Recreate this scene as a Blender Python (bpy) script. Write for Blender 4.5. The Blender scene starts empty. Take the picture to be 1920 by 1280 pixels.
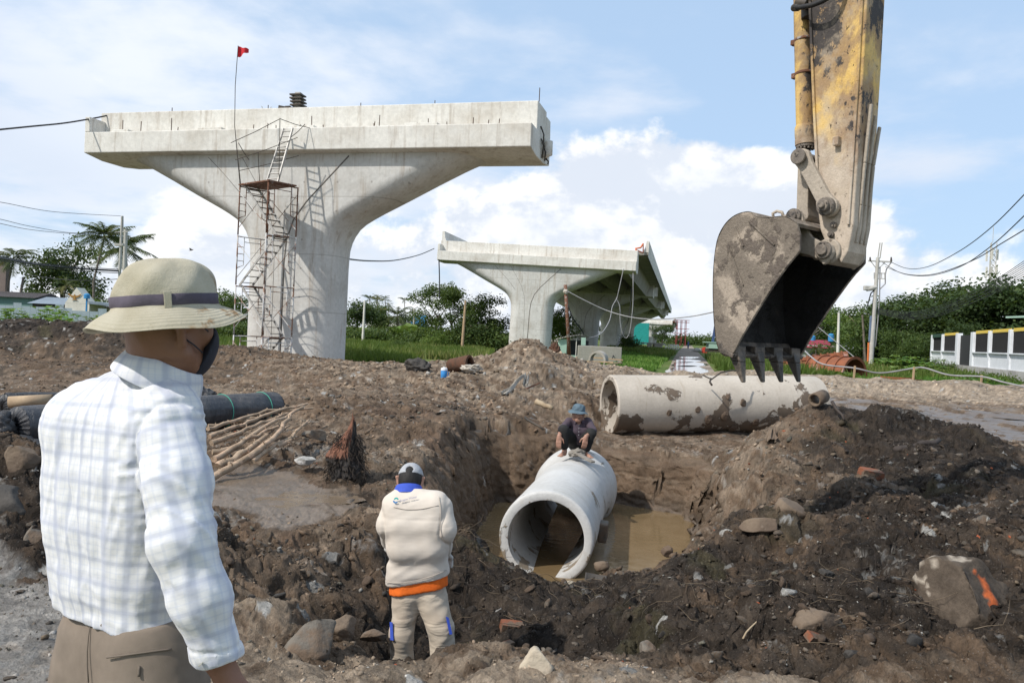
import bpy, bmesh, math, random
import numpy as np
from mathutils import Vector, Matrix
random.seed(7)
RNG = np.random.default_rng(7)
SC = bpy.context.scene
COL = SC.collection
R = math.radians
# ---------------------------------------------------------------- camera
FPX, ROLL, PITCH, EYE = 1493.0, R(2.6), R(0.556), 1.6
_f = np.array([0, math.cos(PITCH), -math.sin(PITCH)])
_r0 = np.array([1.0, 0, 0]); _u0 = np.cross(_r0, _f)
_r = math.cos(ROLL) * _r0 + math.sin(ROLL) * _u0
_u = -math.sin(ROLL) * _r0 + math.cos(ROLL) * _u0
cam_d = bpy.data.cameras.new('camera'); cam = bpy.data.objects.new('camera', cam_d); COL.objects.link(cam)
cam_d.sensor_width = 36; cam_d.lens = 36 * FPX / 1920; cam_d.clip_start = 0.05; cam_d.clip_end = 6000
cam.matrix_world = Matrix(((_r[0], _u[0], -_f[0], 0), (_r[1], _u[1], -_f[1], 0), (_r[2], _u[2], -_f[2], EYE), (0, 0, 0, 1)))
SC.camera = cam
# ---------------------------------------------------------------- light
SUN_DIR = Vector((-0.62, -0.45, 0.80)).normalized()      # towards the sun
SUN_EL = math.asin(SUN_DIR.z); SUN_AZ = math.atan2(SUN_DIR.x, SUN_DIR.y)
sd = bpy.data.lights.new('sun', 'SUN'); sd.energy = 3.9; sd.angle = R(0.9); sd.color = (1.0, 0.955, 0.89)
so = bpy.data.objects.new('sun', sd); COL.objects.link(so); so.rotation_euler = SUN_DIR.to_track_quat('Z', 'Y').to_euler()
SC.view_settings.view_transform = 'Standard'; SC.view_settings.look = 'None'
SC.view_settings.exposure = 0.12; SC.view_settings.gamma = 1.0; SC.view_settings.use_curve_mapping = False
SC.render.engine = 'CYCLES'
try:
    SC.cycles.max_bounces = 6; SC.cycles.diffuse_bounces = 3; SC.cycles.glossy_bounces = 2; SC.cycles.transparent_max_bounces = 6
    SC.cycles.use_denoising = True
    SC.cycles.sample_clamp_indirect = 4.0
except Exception: pass

class NT:
    """small node-tree writer"""
    def __init__(s, tree): s.t = tree; s.n = tree.nodes; s.l = tree.links
    def node(s, typ, ins=None, **kw):
        n = s.n.new(typ)
        for k, v in kw.items(): setattr(n, k, v)
        for k, v in (ins or {}).items(): s.set(n, k, v)
        return n
    def set(s, n, k, v):
        i = n.inputs[k]
        if isinstance(v, bpy.types.Node): v = v.outputs[0]
        if isinstance(v, bpy.types.NodeSocket): s.l.new(v, i)
        else:
            if isinstance(v, (tuple, list)) and len(v) == 3 and i.type == 'RGBA': v = (*v, 1)
            i.default_value = v
    def math(s, op, a, b=0.0, c=None, clamp=False):
        d = {0: a, 1: b}
        if c is not None: d[2] = c
        return s.node('ShaderNodeMath', d, operation=op, use_clamp=clamp).outputs[0]
    def vmath(s, op, a, b=(0, 0, 0)):
        return s.node('ShaderNodeVectorMath', {0: a, 1: b}, operation=op).outputs[0]
    def noise(s, vec, scale, detail=4, rough=0.55, dist=0.0):
        d = {'Scale': scale, 'Detail': detail, 'Roughness': rough, 'Distortion': dist}
        if vec is not None: d['Vector'] = vec
        return s.node('ShaderNodeTexNoise', d).outputs[0]
    def ramp(s, fac, stops, interp='LINEAR'):
        n = s.node('ShaderNodeValToRGB', {'Fac': fac}); cr = n.color_ramp; cr.interpolation = interp
        while len(cr.elements) < len(stops): cr.elements.new(0.5)
        for e, (p, c) in zip(cr.elements, stops):
            e.position = p; e.color = (*c, 1) if isinstance(c, (tuple, list)) else (c, c, c, 1)
        return n.outputs[0]
    def mapr(s, v, a, b, c=0.0, d=1.0, smooth=True):
        return s.node('ShaderNodeMapRange', {'Value': v, 'From Min': a, 'From Max': b, 'To Min': c, 'To Max': d},
                      interpolation_type='SMOOTHSTEP' if smooth else 'LINEAR').outputs[0]
    def mix(s, fac, a, b, mode='MIX'):
        n = s.node('ShaderNodeMix', None, data_type='RGBA', blend_type=mode)
        s.set(n, 0, fac); s.set(n, 6, a); s.set(n, 7, b)
        return n.outputs[2]
# ---------------------------------------------------------------- sky
W = bpy.data.worlds.new('World'); SC.world = W; W.use_nodes = True
w = NT(W.node_tree); w.n.clear()
sky = w.node('ShaderNodeTexSky', sky_type='NISHITA'); sky.sun_disc = False
sky.sun_elevation = SUN_EL; sky.sun_rotation = SUN_AZ; sky.air_density = 1.0; sky.dust_density = 1.6; sky.ozone_density = 1.6
tc = w.node('ShaderNodeTexCoord'); D = tc.outputs['Generated']
sep = w.node('ShaderNodeSeparateXYZ', {0: D}); zc = w.math('MAXIMUM', sep.outputs[2], 0.0)
den = w.math('ADD', zc, 0.16)
flat = w.node('ShaderNodeCombineXYZ', {0: w.math('DIVIDE', sep.outputs[0], den), 1: w.math('DIVIDE', sep.outputs[1], den), 2: 0.0})
# thin high cloud
n1 = w.noise(flat, 1.3, 8, 0.55, 0.12)
n1b = w.noise(w.vmath('ADD', flat, (7.3, 2.1, 0)), 0.42, 3, 0.5)
leftness = w.mapr(sep.outputs[0], -0.35, 0.35, 0.13, -0.085)
cov = w.math('ADD', w.math('ADD', n1, w.math('MULTIPLY', w.math('SUBTRACT', n1b, 0.5), 0.7)), leftness)
thin = w.mapr(cov, 0.43, 0.68)
# heaped cloud low over the horizon
st = w.vmath('MULTIPLY', D, (1.0, 1.0, 1.5))
c1 = w.noise(w.vmath('ADD', st, (0.31, 0.1, 0.23)), 3.4, 10, 0.58, 0.15)
c1u = w.noise(w.vmath('ADD', st, (0.29, 0.08, 0.275)), 3.4, 10, 0.58, 0.15)
low = w.mapr(zc, 0.02, 0.33, 0.17, -0.22, smooth=False)
def lobe(dx, dz, sx, sz, amp):
    a = w.math('DIVIDE', w.math('SUBTRACT', sep.outputs[0], dx), sx); b = w.math('DIVIDE', w.math('SUBTRACT', sep.outputs[2], dz), sz)
    q = w.math('ADD', w.math('MULTIPLY', a, a), w.math('MULTIPLY', b, b))
    return w.math('MULTIPLY', w.math('EXPONENT', w.math('MULTIPLY', q, -1.0)), amp)
lobes = w.math('ADD', lobe(0.185, 0.18, 0.19, 0.085, 0.30), lobe(0.03, 0.12, 0.10, 0.06, 0.12))
dens = w.math('ADD', w.math('ADD', c1, low), lobes)
densu = w.math('ADD', w.math('ADD', c1u, low), lobes)
cum = w.mapr(dens, 0.545, 0.615)
lit = w.mapr(w.math('SUBTRACT', dens, densu), -0.035, 0.045)
core = w.mapr(dens, 0.60, 0.85)
ccol = w.mix(lit, (7.2, 7.75, 8.7), (10.4, 10.35, 10.3))
ccol = w.mix(w.math('MULTIPLY', core, 0.55), ccol, (7.7, 8.2, 9.0))
skyc = w.mix(0.62, w.node('ShaderNodeHueSaturation', {'Saturation': 0.95, 'Value': 1.0, 'Color': sky}).outputs[0], (5.9, 8.1, 11.0))
tcol = w.mix(w.mapr(n1b, 0.35, 0.65), (8.9, 9.25, 9.9), (6.9, 7.6, 8.8))
mix1 = w.mix(w.math('MULTIPLY', thin, 0.86), skyc, tcol)
mix2 = w.mix(w.math('MULTIPLY', cum, 0.95), mix1, ccol)
hz = w.mapr(zc, 0.0, 0.12, 0.45, 0.0)
mix3 = w.mix(hz, mix2, (7.9, 8.5, 9.3))
bg = w.node('ShaderNodeBackground', {'Color': mix3, 'Strength': 0.101})
w.node('ShaderNodeOutputWorld', {0: bg})
# ---------------------------------------------------------------- picture -> place
def ray(px, py):
    return _f + (px - 960) / FPX * _r + (640 - py) / FPX * _u
def P(px, py, Y):
    d = ray(px, py); return Vector((d[0] / d[1] * Y, Y, EYE + d[2] / d[1] * Y))
def PZ(px, py, z):
    d = ray(px, py); t = (z - EYE) / d[2]; return Vector((d[0] * t, d[1] * t, z))
def PP(px, py, A, n):
    d = Vector(ray(px, py)); o = Vector((0, 0, EYE)); t = (Vector(A) - o).dot(n) / d.dot(n); return o + d * t
# ---------------------------------------------------------------- object helpers
def tag(o, label=None, cat=None, group=None, kind=None):
    if label: o['label'] = label
    if cat: o['category'] = cat
    if group: o['group'] = group
    if kind: o['kind'] = kind
    return o
def link(name, data, parent=None, loc=None):
    o = bpy.data.objects.new(name, data); COL.objects.link(o)
    if parent is not None: o.parent = parent
    if loc is not None: o.location = loc
    return o
def thing(name, label, cat, loc=(0, 0, 0), rotz=0.0, group=None):
    o = link(name, None); o.location = loc; o.rotation_euler = (0, 0, rotz); o.empty_display_size = 0.2
    return tag(o, label, cat, group)
def npmesh(name, V, F, smooth=True):
    """V (n,3) floats, F (m,k) ints (k 3 or 4) or list of such arrays"""
    me = bpy.data.meshes.new(name)
    Fs = F if isinstance(F, list) else [F]
    Fs = [np.asarray(f, dtype=np.int32) for f in Fs if len(f)]
    V = np.asarray(V, dtype=np.float32)
    me.vertices.add(len(V)); me.vertices.foreach_set('co', V.ravel())
    nl = sum(f.size for f in Fs); npol = sum(len(f) for f in Fs)
    me.loops.add(nl); me.loops.foreach_set('vertex_index', np.concatenate([f.ravel() for f in Fs]))
    tot = np.concatenate([np.full(len(f), f.shape[1], dtype=np.int32) for f in Fs])
    st_ = np.zeros(npol, dtype=np.int32); st_[1:] = np.cumsum(tot)[:-1]
    me.polygons.add(npol); me.polygons.foreach_set('loop_start', st_)
    if smooth: me.polygons.foreach_set('use_smooth', np.ones(npol, dtype=bool))
    me.update(calc_edges=True); me.validate(verbose=False)
    return me
def setcol(me, C, name='Col'):
    a = me.color_attributes.new(name, 'FLOAT_COLOR', 'POINT')
    C4 = np.ones((len(me.vertices), 4), dtype=np.float32); C = np.asarray(C)
    C4[:, :C.shape[1]] = C; a.data.foreach_set('color', C4.ravel())
class MB:
    """collects simple solids into one mesh"""
    def __init__(s): s.v = []; s.f = []; s.mi = []; s.m = 0
    def add(s, vs, fs):
        b = len(s.v); s.v += [tuple(v) for v in vs]
        for f in fs: s.f.append(tuple(i + b for i in f)); s.mi.append(s.m)
    def box(s, c, size, rot=None):
        hx, hy, hz_ = (x / 2 for x in size); c = Vector(c)
        vs = [Vector((x, y, z)) for z in (-hz_, hz_) for x, y in ((-hx, -hy), (hx, -hy), (hx, hy), (-hx, hy))]
        if rot is not None: vs = [rot @ v for v in vs]
        s.add([v + c for v in vs], [(0, 3, 2, 1), (4, 5, 6, 7), (0, 1, 5, 4), (1, 2, 6, 5), (2, 3, 7, 6), (3, 0, 4, 7)]); return s
    def bar(s, a, b, wx, wz=None, up=(0, 0, 1)):
        a, b = Vector(a), Vector(b); d = b - a; L = d.length
        if L < 1e-6: return s
        d = d / L; upv = Vector(up)
        if abs(d.dot(upv)) > 0.99: upv = Vector((1, 0, 0))
        sx = d.cross(upv).normalized(); sz = sx.cross(d); wz = wz or wx
        rot = Matrix((sx, d, sz)).transposed()
        return s.box((a + b) / 2, (wx, L, wz), rot)
    def tube(s, pts, r, n=8, cap=True, twist=0.0):
        pts = [Vector(p) for p in pts]; m = len(pts)
        rs = r if isinstance(r, (list, tuple)) else [r] * m
        b = len(s.v); prev = None
        for i, p in enumerate(pts):
            t = (pts[min(i + 1, m - 1)] - pts[max(i - 1, 0)]).normalized()
            if prev is None:
                ref = Vector((0, 0, 1)) if abs(t.z) < 0.9 else Vector((1, 0, 0))
                x = t.cross(ref).normalized()
            else:
                x = (prev - t * prev.dot(t))
                x = x.normalized() if x.length > 1e-6 else t.orthogonal().normalized()
            prev = x; y = t.cross(x)
            for k in range(n):
                a = 2 * math.pi * k / n; s.v.append(tuple(p + (x * math.cos(a) + y * math.sin(a)) * rs[i]))
        for i in range(m - 1):
            for k in range(n):
                k2 = (k + 1) % n
                s.f.append((b + i * n + k, b + i * n + k2, b + (i + 1) * n + k2, b + (i + 1) * n + k)); s.mi.append(s.m)
        if cap:
            s.f.append(tuple(b + k for k in range(n))[::-1]); s.mi.append(s.m)
            s.f.append(tuple(b + (m - 1) * n + k for k in range(n))); s.mi.append(s.m)
        return s
    def prism(s, poly, ext):
        """poly: list of 3D points (planar loop), ext: vector"""
        n = len(poly); e = Vector(ext); A = [Vector(p) for p in poly]
        s.add(A + [a + e for a in A], [tuple(range(n))[::-1], tuple(range(n, 2 * n))] + [(i, (i + 1) % n, n + (i + 1) % n, n + i) for i in range(n)]); return s
    def ring(s, a, b, ro, ri, n=48, a0=0.0, a1=2 * math.pi, up=(0, 0, 1)):
        """hollow pipe from a to b"""
        a, b = Vector(a), Vector(b); d = (b - a).normalized(); x = d.cross(Vector(up)).normalized(); y = x.cross(d)
        full = abs(a1 - a0 - 2 * math.pi) < 1e-6; m = n if full else n + 1; base = len(s.v)
        for k in range(m):
            t = a0 + (a1 - a0) * k / n; u = x * math.cos(t) + y * math.sin(t)
            for p, r_ in ((a, ro), (b, ro), (b, ri), (a, ri)): s.v.append(tuple(p + u * r_))
        for k in range(n):
            k2 = (k + 1) % m
            for j in range(4):
                j2 = (j + 1) % 4
                s.f.append((base + k * 4 + j, base + k * 4 + j2, base + k2 * 4 + j2, base + k2 * 4 + j)); s.mi.append(s.m)
        if not full:
            s.f.append((base + 3, base + 2, base + 1, base)); s.mi.append(s.m)
            q = base + (m - 1) * 4; s.f.append((q, q + 1, q + 2, q + 3)); s.mi.append(s.m)
        return s
    def mesh(s, name, mats=None, smooth=False, auto=None):
        me = bpy.data.meshes.new(name); me.from_pydata(s.v, [], s.f)
        for m in (mats if isinstance(mats, (list, tuple)) else [mats] if mats else []): me.materials.append(m)
        if max(s.mi, default=0): me.polygons.foreach_set('material_index', s.mi)
        bm = bmesh.new(); bm.from_mesh(me); bmesh.ops.recalc_face_normals(bm, faces=bm.faces)
        if auto is not None:
            for e in bm.edges:
                e.smooth = not (len(e.link_faces) == 2 and e.calc_face_angle(0) > auto)
            for f in bm.faces: f.smooth = True
        bm.to_mesh(me); bm.free()
        if smooth and auto is None: me.polygons.foreach_set('use_smooth', [True] * len(me.polygons))
        me.update(); return me
    def build(s, name, mats, parent=None, smooth=False, auto=None, bevel=0.0):
        o = link(name, s.mesh(name, mats, smooth, auto), parent)
        if bevel:
            md = o.modifiers.new('b', 'BEVEL'); md.width = bevel; md.segments = 2; md.limit_method = 'ANGLE'; md.angle_limit = R(40)
        return o
def copy_tree(o, parent=None):
    c = o.copy(); COL.objects.link(c); c.parent = parent
    for ch in [k for k in o.children]: copy_tree(ch, c)
    return c
# ---------------------------------------------------------------- numpy noise
def _h(ix, iy, seed=0):
    h = (ix.astype(np.int64) * 374761393 + iy.astype(np.int64) * 668265263 + seed * 974634777) & 0xffffffff
    h = ((h ^ (h >> 13)) * 1274126177) & 0xffffffff
    h = ((h ^ (h >> 16)) * 2246822519) & 0xffffffff
    return ((h ^ (h >> 15)) & 0xffffff) / float(0xffffff)
def vnoise(x, y, seed=0):
    xi = np.floor(x); yi = np.floor(y); fx = x - xi; fy = y - yi; xi = xi.astype(np.int64); yi = yi.astype(np.int64)
    u = fx * fx * fx * (fx * (fx * 6 - 15) + 10); v = fy * fy * fy * (fy * (fy * 6 - 15) + 10)
    def g(a, b):
        t = _h(xi + a, yi + b, seed) * 2 * math.pi
        return np.cos(t) * (fx - a) + np.sin(t) * (fy - b)
    n00, n10, n01, n11 = g(0, 0), g(1, 0), g(0, 1), g(1, 1)
    return ((n00 * (1 - u) + n10 * u) * (1 - v) + (n01 * (1 - u) + n11 * u) * v) * 1.5
def worley(x, y, seed=0, f2=False):
    xi = np.floor(x).astype(np.int64); yi = np.floor(y).astype(np.int64); fx = x - xi; fy = y - yi
    d1 = np.full(x.shape, 9.0); d2 = np.full(x.shape, 9.0); cid = np.zeros(x.shape)
    for a in (-1, 0, 1):
        for b in (-1, 0, 1):
            jx = _h(xi + a, yi + b, seed); jy = _h(xi + a, yi + b, seed + 17)
            d = (a + jx - fx) ** 2 + (b + jy - fy) ** 2
            near = d < d1
            d2 = np.where(near, d1, np.minimum(d2, d)); cid = np.where(near, _h(xi + a, yi + b, seed + 31), cid); d1 = np.where(near, d, d1)
    return np.sqrt(d1), np.sqrt(d2), cid
def fbm(x, y, octs, seed=0, gain=0.5, ridged=False):
    s = 0; a = 1.0
    for o in range(octs):
        n = vnoise(x * 2 ** o + 3.7 * o, y * 2 ** o - 1.9 * o, seed + o * 7)
        s = s + a * ((0.5 - np.abs(n)) * 2 - 0.6 if ridged else n); a *= gain
    return s
def n3(p, scale, seed=0):
    """cheap 3D-ish noise from three 2D slices; p (n,3)"""
    q = p * scale
    return (vnoise(q[:, 0] + 0.37 * q[:, 2], q[:, 1] - 0.21 * q[:, 0], seed) + vnoise(q[:, 1] + 0.3 * q[:, 0] + 5, q[:, 2] + 0.15 * q[:, 1], seed + 5) + vnoise(q[:, 2] - 0.2 * q[:, 1] + 9, q[:, 0] + 0.4 * q[:, 2], seed + 11)) / 1.8
# ---------------------------------------------------------------- materials
def newmat(name):
    m = bpy.data.materials.new(name); m.use_nodes = True; t = NT(m.node_tree); t.n.clear()
    b = t.node('ShaderNodeBsdfPrincipled'); t.node('ShaderNodeOutputMaterial', {0: b.outputs[0]})
    return m, t, b
def pmat(name, c1, c2=None, scale=6.0, rough=0.8, bump=0.0, bscale=40.0, metal=0.0, stretch=(1, 1, 1), lo=0.35, hi=0.65, detail=5, spec=0.3, rough2=None, c3=None, s3=20.0, t3=(0.55, 0.65), coord='Object', trans=0.0):
    m, t, b = newmat(name); tcn = t.node('ShaderNodeTexCoord').outputs[coord]
    v = t.vmath('MULTIPLY', tcn, stretch)
    n = t.noise(v, scale, detail, 0.6)
    col = t.ramp(n, [(lo, c1), (hi, c2 or c1)])
    f = t.noise(tcn, scale * 9, 3, 0.6)
    col = t.mix(0.35, col, t.ramp(f, [(0.3, 0.55), (0.7, 1.0)]), 'MULTIPLY')
    if c3 is not None:
        n2 = t.noise(t.vmath('ADD', tcn, (3.1, 1.7, 9.2)), s3, 6, 0.65)
        col = t.mix(t.mapr(n2, *t3), col, c3)
    t.set(b, 'Base Color', col); t.set(b, 'Metallic', metal); t.set(b, 'Specular IOR Level', spec)
    if rough2 is not None: t.set(b, 'Roughness', t.mapr(n, lo, hi, rough, rough2))
    else: t.set(b, 'Roughness', rough)
    if bump:
        bn = t.node('ShaderNodeBump', {'Strength': 1.0, 'Distance': bump, 'Height': t.noise(tcn, bscale, 5, 0.65)})
        t.set(b, 'Normal', bn.outputs[0])
    return m
# ================================================================ GROUND
# control points: (x, y, z, rough, dark, tan/light, wet, gravel)
CP = []
def g(px, py, Y, ro=0.5, dk=0.0, li=0.0, we=0.0, gr=0.0):
    p = P(px, py, Y); CP.append((p.x, p.y, p.z, ro, dk, li, we, gr))
def q(x, y, z, ro=0.5, dk=0.0, li=0.0, we=0.0, gr=0.0): CP.append((x, y, z, ro, dk, li, we, gr))
for X in (-4, -2.4, -0.8, 0, 0.8, 1.6, 2.4, 4): q(X, 1.2, 0, 0.05, 0, .7, 0, .3); q(X, 2.6, 0, 0.05, 0, .7, 0, .3)
for X in (-0.5, 0, 0.6, 1.3): q(X, 3.75, 0.0, 0.3, 0, .75, 0, .1)
for X in (1.9, 2.4, 3.0): q(X, 3.8, -0.02, 0.6, .25, .35, 0, .1)
q(-1.0, 3.7, 0, 0.2, 0, .6, .2, .1); q(-1.6, 3.8, 0, .15, 0, .8, 0, .3)
for X, Yy in ((-2.6, 3.6), (-3.3, 4.0), (-2.7, 4.4), (-3.6, 4.8), (-2.3, 4.2)): q(X, Yy, 0, 0.08, 0, .8, 0, 1.0)
q(-3.2, 4.95, 0.0, .3, .3, .3, 0, .8); q(-2.9, 5.1, .08, .8, .6)
g(50, 1000, 5.35, 1, .7); g(50, 900, 5.8, 1, .6); g(50, 825, 6.3, 1, .3); g(-120, 850, 6.3, 1, .5); g(120, 850, 6.4, 1, .4); g(100, 1000, 5.4, 1, .7); g(160, 960, 5.8, 1, .5)
q(-3.2, 7.4, .2, .6, .2); q(-4.4, 8.0, .1, .5); q(-6, 9, .05, .5); q(-4.5, 10.5, .02, .5); q(-2.2, 5.6, .25, .8, .2); q(-2.2, 4.9, .1, .6, 0, .4)
g(470, 1010, 5.6, 1, .25, .1); g(440, 960, 6.3, 1, .3); g(520, 1050, 5.5, .9, .1, .2); g(500, 1150, 4.6, .8, 0, .5); g(470, 1230, 4.1, .3, 0, .7)
g(560, 1180, 4.4, .6, .1, .3); g(620, 1100, 5.2, .9, .15, .2); g(680, 1150, 5.1, 1, .45); g(700, 1080, 5.7, 1, .3); g(640, 1010, 6.1, .9, .1, .2); g(690, 960, 6.7, .8, .05, .2)
g(640, 1225, 4.4, .6, .1, .5); g(720, 1245, 4.2, .5, .1, .6); g(800, 1268, 4.0, .5, .1, .5); g(900, 1262, 4.0, .5, .1, .5)
q(-.62, 5.0, -.56, .6, .8); q(-.3, 5.1, -.62, .7, .9); q(-.85, 4.95, -.5, .7, .8); q(-.6, 4.55, -.42, .6, .5)
g(780, 1200, 5.6, .9, .8); g(870, 1150, 6.2, .9, .9); g(930, 1200, 5.7, .8, 1.0); g(960, 1232, 5.35, .7, 1.0); g(1050, 1232, 5.2, .8, .8); g(1150, 1225, 5.0, 1, .6)
g(1050, 1150, 6.2, .8, .9); g(1160, 1150, 5.9, .9, .8); g(870, 1060, 7.3, .9, .85); g(820, 1010, 7.2, .8, .6); g(1000, 1100, 7.4, .9, .75); g(1100, 1110, 7.1, .9, .6)
g(900, 1095, 7.7, .7, .5); g(1050, 1090, 7.9, .6, .3, .2); g(1200, 1072, 8.1, .6, .2, .2); g(1280, 1040, 8.7, .6, .1, .1)
g(1280, 1150, 5.3, 1, .5); g(1350, 1200, 4.7, 1, .4); g(1250, 1250, 4.2, .8, .15, .4); g(1450, 1240, 4.3, 1, .3, .2); g(1500, 1150, 5.0, 1, .5)
g(1320, 1000, 9.0, .6, .1, .25); g(1350, 1080, 6.7, .9, .5); g(1340, 940, 10.2, .7, .1, .4); g(1340, 885, 11.5, .6, .05, .45); g(1300, 850, 13.0, .4, 0, .3)
g(1450, 1060, 6.5, 1, .6); g(1450, 960, 8.0, 1, .4, .1); g(1400, 900, 9.8, .9, .15, .35); g(1470, 860, 9.9, .9, .15, .35); g(1430, 815, 11.4, .8, .05, .3)
g(1500, 790, 11.4, .7, .1, .15); g(1545, 752, 11.8, .6, .1, .1, .2); g(1600, 770, 11.6, .9, .8); g(1680, 765, 11.3, 1, 1); g(1760, 815, 10.4, 1, 1); g(1700, 860, 9.4, 1, 1); g(1600, 830, 10.2, .9, .6); g(1790, 870, 9.3, .9, .9)
g(1880, 905, 8.4, .9, .5); g(1960, 930, 7.6, .9, .5); g(1600, 910, 8.3, 1, .15, .3); g(1540, 960, 7.5, 1, .3, .1); g(1700, 930, 7.6, .9, .35); g(1600, 1010, 6.7, 1, .55); g(1750, 1010, 6.4, 1, .6); g(1880, 1010, 6.2, 1, .6)
g(1600, 1120, 5.3, 1, .6); g(1800, 1100, 5.5, .8, .6); g(1700, 1200, 4.5, 1, .5); g(1880, 1200, 4.5, 1, .45); g(1950, 1100, 5.3, 1, .5); g(2100, 1000, 6.2, 1, .5)
q(5.2, 13.5, .15, .4, .05, 0, .4); q(6.5, 12.5, .1, .4, 0, 0, .5); q(7.5, 10.5, .1, .5, 0, 0, .4); q(4.2, 15, 0, .3, 0, .2, .5); q(6, 16, 0, .2, 0, 0, .8); q(9, 15, 0, .2, 0, 0, .8); q(8, 19, 0, .15, 0, .1, .9)
q(12, 20, 0, .15, 0, .1, .9); q(6, 20, 0, .2, 0, .2, .6); q(10, 24, 0, .2, 0, .2, .7); q(15, 25, 0, .25, 0, .3, .5); q(6, 25, .1, .3, 0, .5, .2); q(18, 20, 0, .2, 0, 0, .7)
for X, zz in ((3.5, .7), (5.5, .75), (7.5, .6)): q(X, 24.5, zz, .5, 0, .8)
for X, zz in ((9.5, .62), (12, .55), (14.5, .5), (17, .6), (20, .5), (24, .5)): q(X, 30.5, zz, .5, 0, .9); q(X + .3, 28.0, .1, .3, 0, .9, .1)
for X in (1.8, 3.2, 4.6): q(X, 14.6, -.14, .25, 0, .1, .1); q(X, 13.5, -.16, .3, 0, .2)
q(1.2, 17, .2, .5, 0, .4); q(3.5, 18, .15, .5, 0, .4); q(3.5, 21, .4, .5, 0, .6)
q(1.0, 14, .0, .5, 0, .2)
# spoil heap and the rubble in front of the second pier
g(990, 622, 20, .8, 0, .45); g(935, 662, 20, .7, 0, .5); g(890, 692, 20, .7, 0, .5); g(1052, 660, 20, .8, 0, .5); g(1120, 693, 19.3, .6, 0, .6); g(1160, 692, 20, .6, 0, .6); g(1085, 678, 20, .7, 0, .5); g(1010, 690, 18, .8, 0, .45, 0, .1); g(1000, 735, 16, .8, 0, .4, 0, .1)
g(1080, 715, 17, .8, 0, .4); g(1100, 745, 15.5, .7, 0, .3); g(1040, 790, 13.6, .6, 0, .2); g(950, 780, 13.6, .7, 0, .2, 0, .1); g(900, 735, 16, .8, 0, .35, 0, .1); g(850, 702, 18.5, .8, 0, .45); g(780, 697, 19, .7, 0, .4)
g(700, 690, 20, .7, 0, .4); g(620, 686, 21, .7, 0, .35); g(540, 674, 22, .7, 0, .35); g(480, 668, 23, .8, .15, .1); g(420, 655, 23.5, .8, .2, 0); g(360, 660, 23.5, .7, .2, 0); g(300, 665, 23, .6, .1)
g(980, 830, 11.9, .5, .1, .1); g(930, 838, 11.4, .6, .15); g(905, 880, 9.6, .7, .15); g(885, 950, 7.8, .7, .3)
g(700, 765, 12.4, .7, .1, .1); g(620, 745, 13, .6, .05, .1); g(560, 725, 15, .5, 0, .3); g(450, 725, 15.5, .4, 0, .35); g(800, 760, 13.3, .7, .1, .1); g(880, 785, 12, .7, .1, .1); g(780, 800, 11, .7, .15); g(700, 800, 10.8, .6, .1, .1)
g(600, 790, 11.2, .5, 0, .25); g(760, 850, 9.2, .8, 0, .35, 0, .15); g(700, 860, 8.8, .8, .05, .3, 0, .2); g(840, 850, 9.4, .8, 0, .3, 0, .1); g(800, 910, 7.9, .8, .1, .2); g(850, 960, 7.2, .9, .35)
q(-2.6, 7.0, -.02, .06, 0, .1, 1); q(-2.0, 7.3, -.03, .06, 0, .1, 1); q(-3.0, 7.8, -.02, .06, 0, .1, 1); q(-2.4, 8.2, -.01, .06, 0, .1, 1); q(-1.7, 7.0, -.02, .12, 0, .1, .9); q(-1.9, 6.4, 0, .35, 0, .2, .7); q(-3.3, 7.1, -.01, .06, 0, .1, 1)
q(-3.4, 9.2, .05, .5, 0, .2); q(-2.4, 9.2, .08, .7, .05, .2, 0, .4); q(-1.9, 8.6, .05, .6, .1, .1, .2); q(-4.2, 11.5, .02, .3, 0, .2); q(-3.2, 11.4, .1, .4, 0, .2); q(-2.9, 6.3, .12, .8, .2)
# left: flats, dark terraces
for X, Yy in ((-5, 14), (-7, 13), (-10, 12), (-8, 16), (-11, 17), (-6, 18), (-5, 16), (-13, 15)): q(X, Yy, .08, .3, .05, .15, .2)
for X in (-15, -12.5, -10, -8): q(X, 21.2, .25, .4, .2, 0, .1)
for X in (-15, -12.5, -10): q(X, 22.4, .75, .6, .35); 
g(0, 603, 25.5, .9, .75); g(60, 604, 25.5, .9, .75); g(120, 610, 25.5, .9, .7); g(175, 602, 25, .9, .7); g(220, 592, 25, .9, .6); g(260, 612, 24.5, .8, .5); g(310, 640, 24, .8, .4); g(-150, 600, 26, .9, .5); g(-350, 600, 26, .9, .5); g(-350, 700, 20, .4, .1)
for X in np.arange(-30, 36, 5.0): q(X, 35.5, -.04, .1, 0, .5); q(X, 33, .0, .2, 0, .5)
for X in (-30, -22): q(X, 20, .1, .3); q(X, 28, .8, .8, .5)
q(-4, 27, .1, .3, 0, .6); q(0, 27, .1, .3, 0, .6); q(-12, 29, .2, .4, .2, .3)
CP = np.array(CP)
def _interp(x, y):
    """Shepard weights in a (bearing, log distance) space so that detail follows scale"""
    a = x / np.maximum(y, 0.6) * 6.0; b = np.log(np.maximum(y, 0.6)) * 6.0
    ca = CP[:, 0] / CP[:, 1] * 6.0; cb = np.log(CP[:, 1]) * 6.0
    out = np.zeros((len(x), 6)); 
    for s in range(0, len(x), 60000):
        e = min(s + 60000, len(x))
        d2 = (a[s:e, None] - ca[None]) ** 2 + (b[s:e, None] - cb[None]) ** 2 + 0.02
        wgt = 1.0 / (d2 ** 1.9); wgt /= wgt.sum(1, keepdims=True)
        out[s:e] = wgt @ CP[:, 2:8]
    return out
def smooth(e0, e1, x):
    t = np.clip((x - e0) / (e1 - e0), 0, 1); return t * t * (3 - 2 * t)
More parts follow.
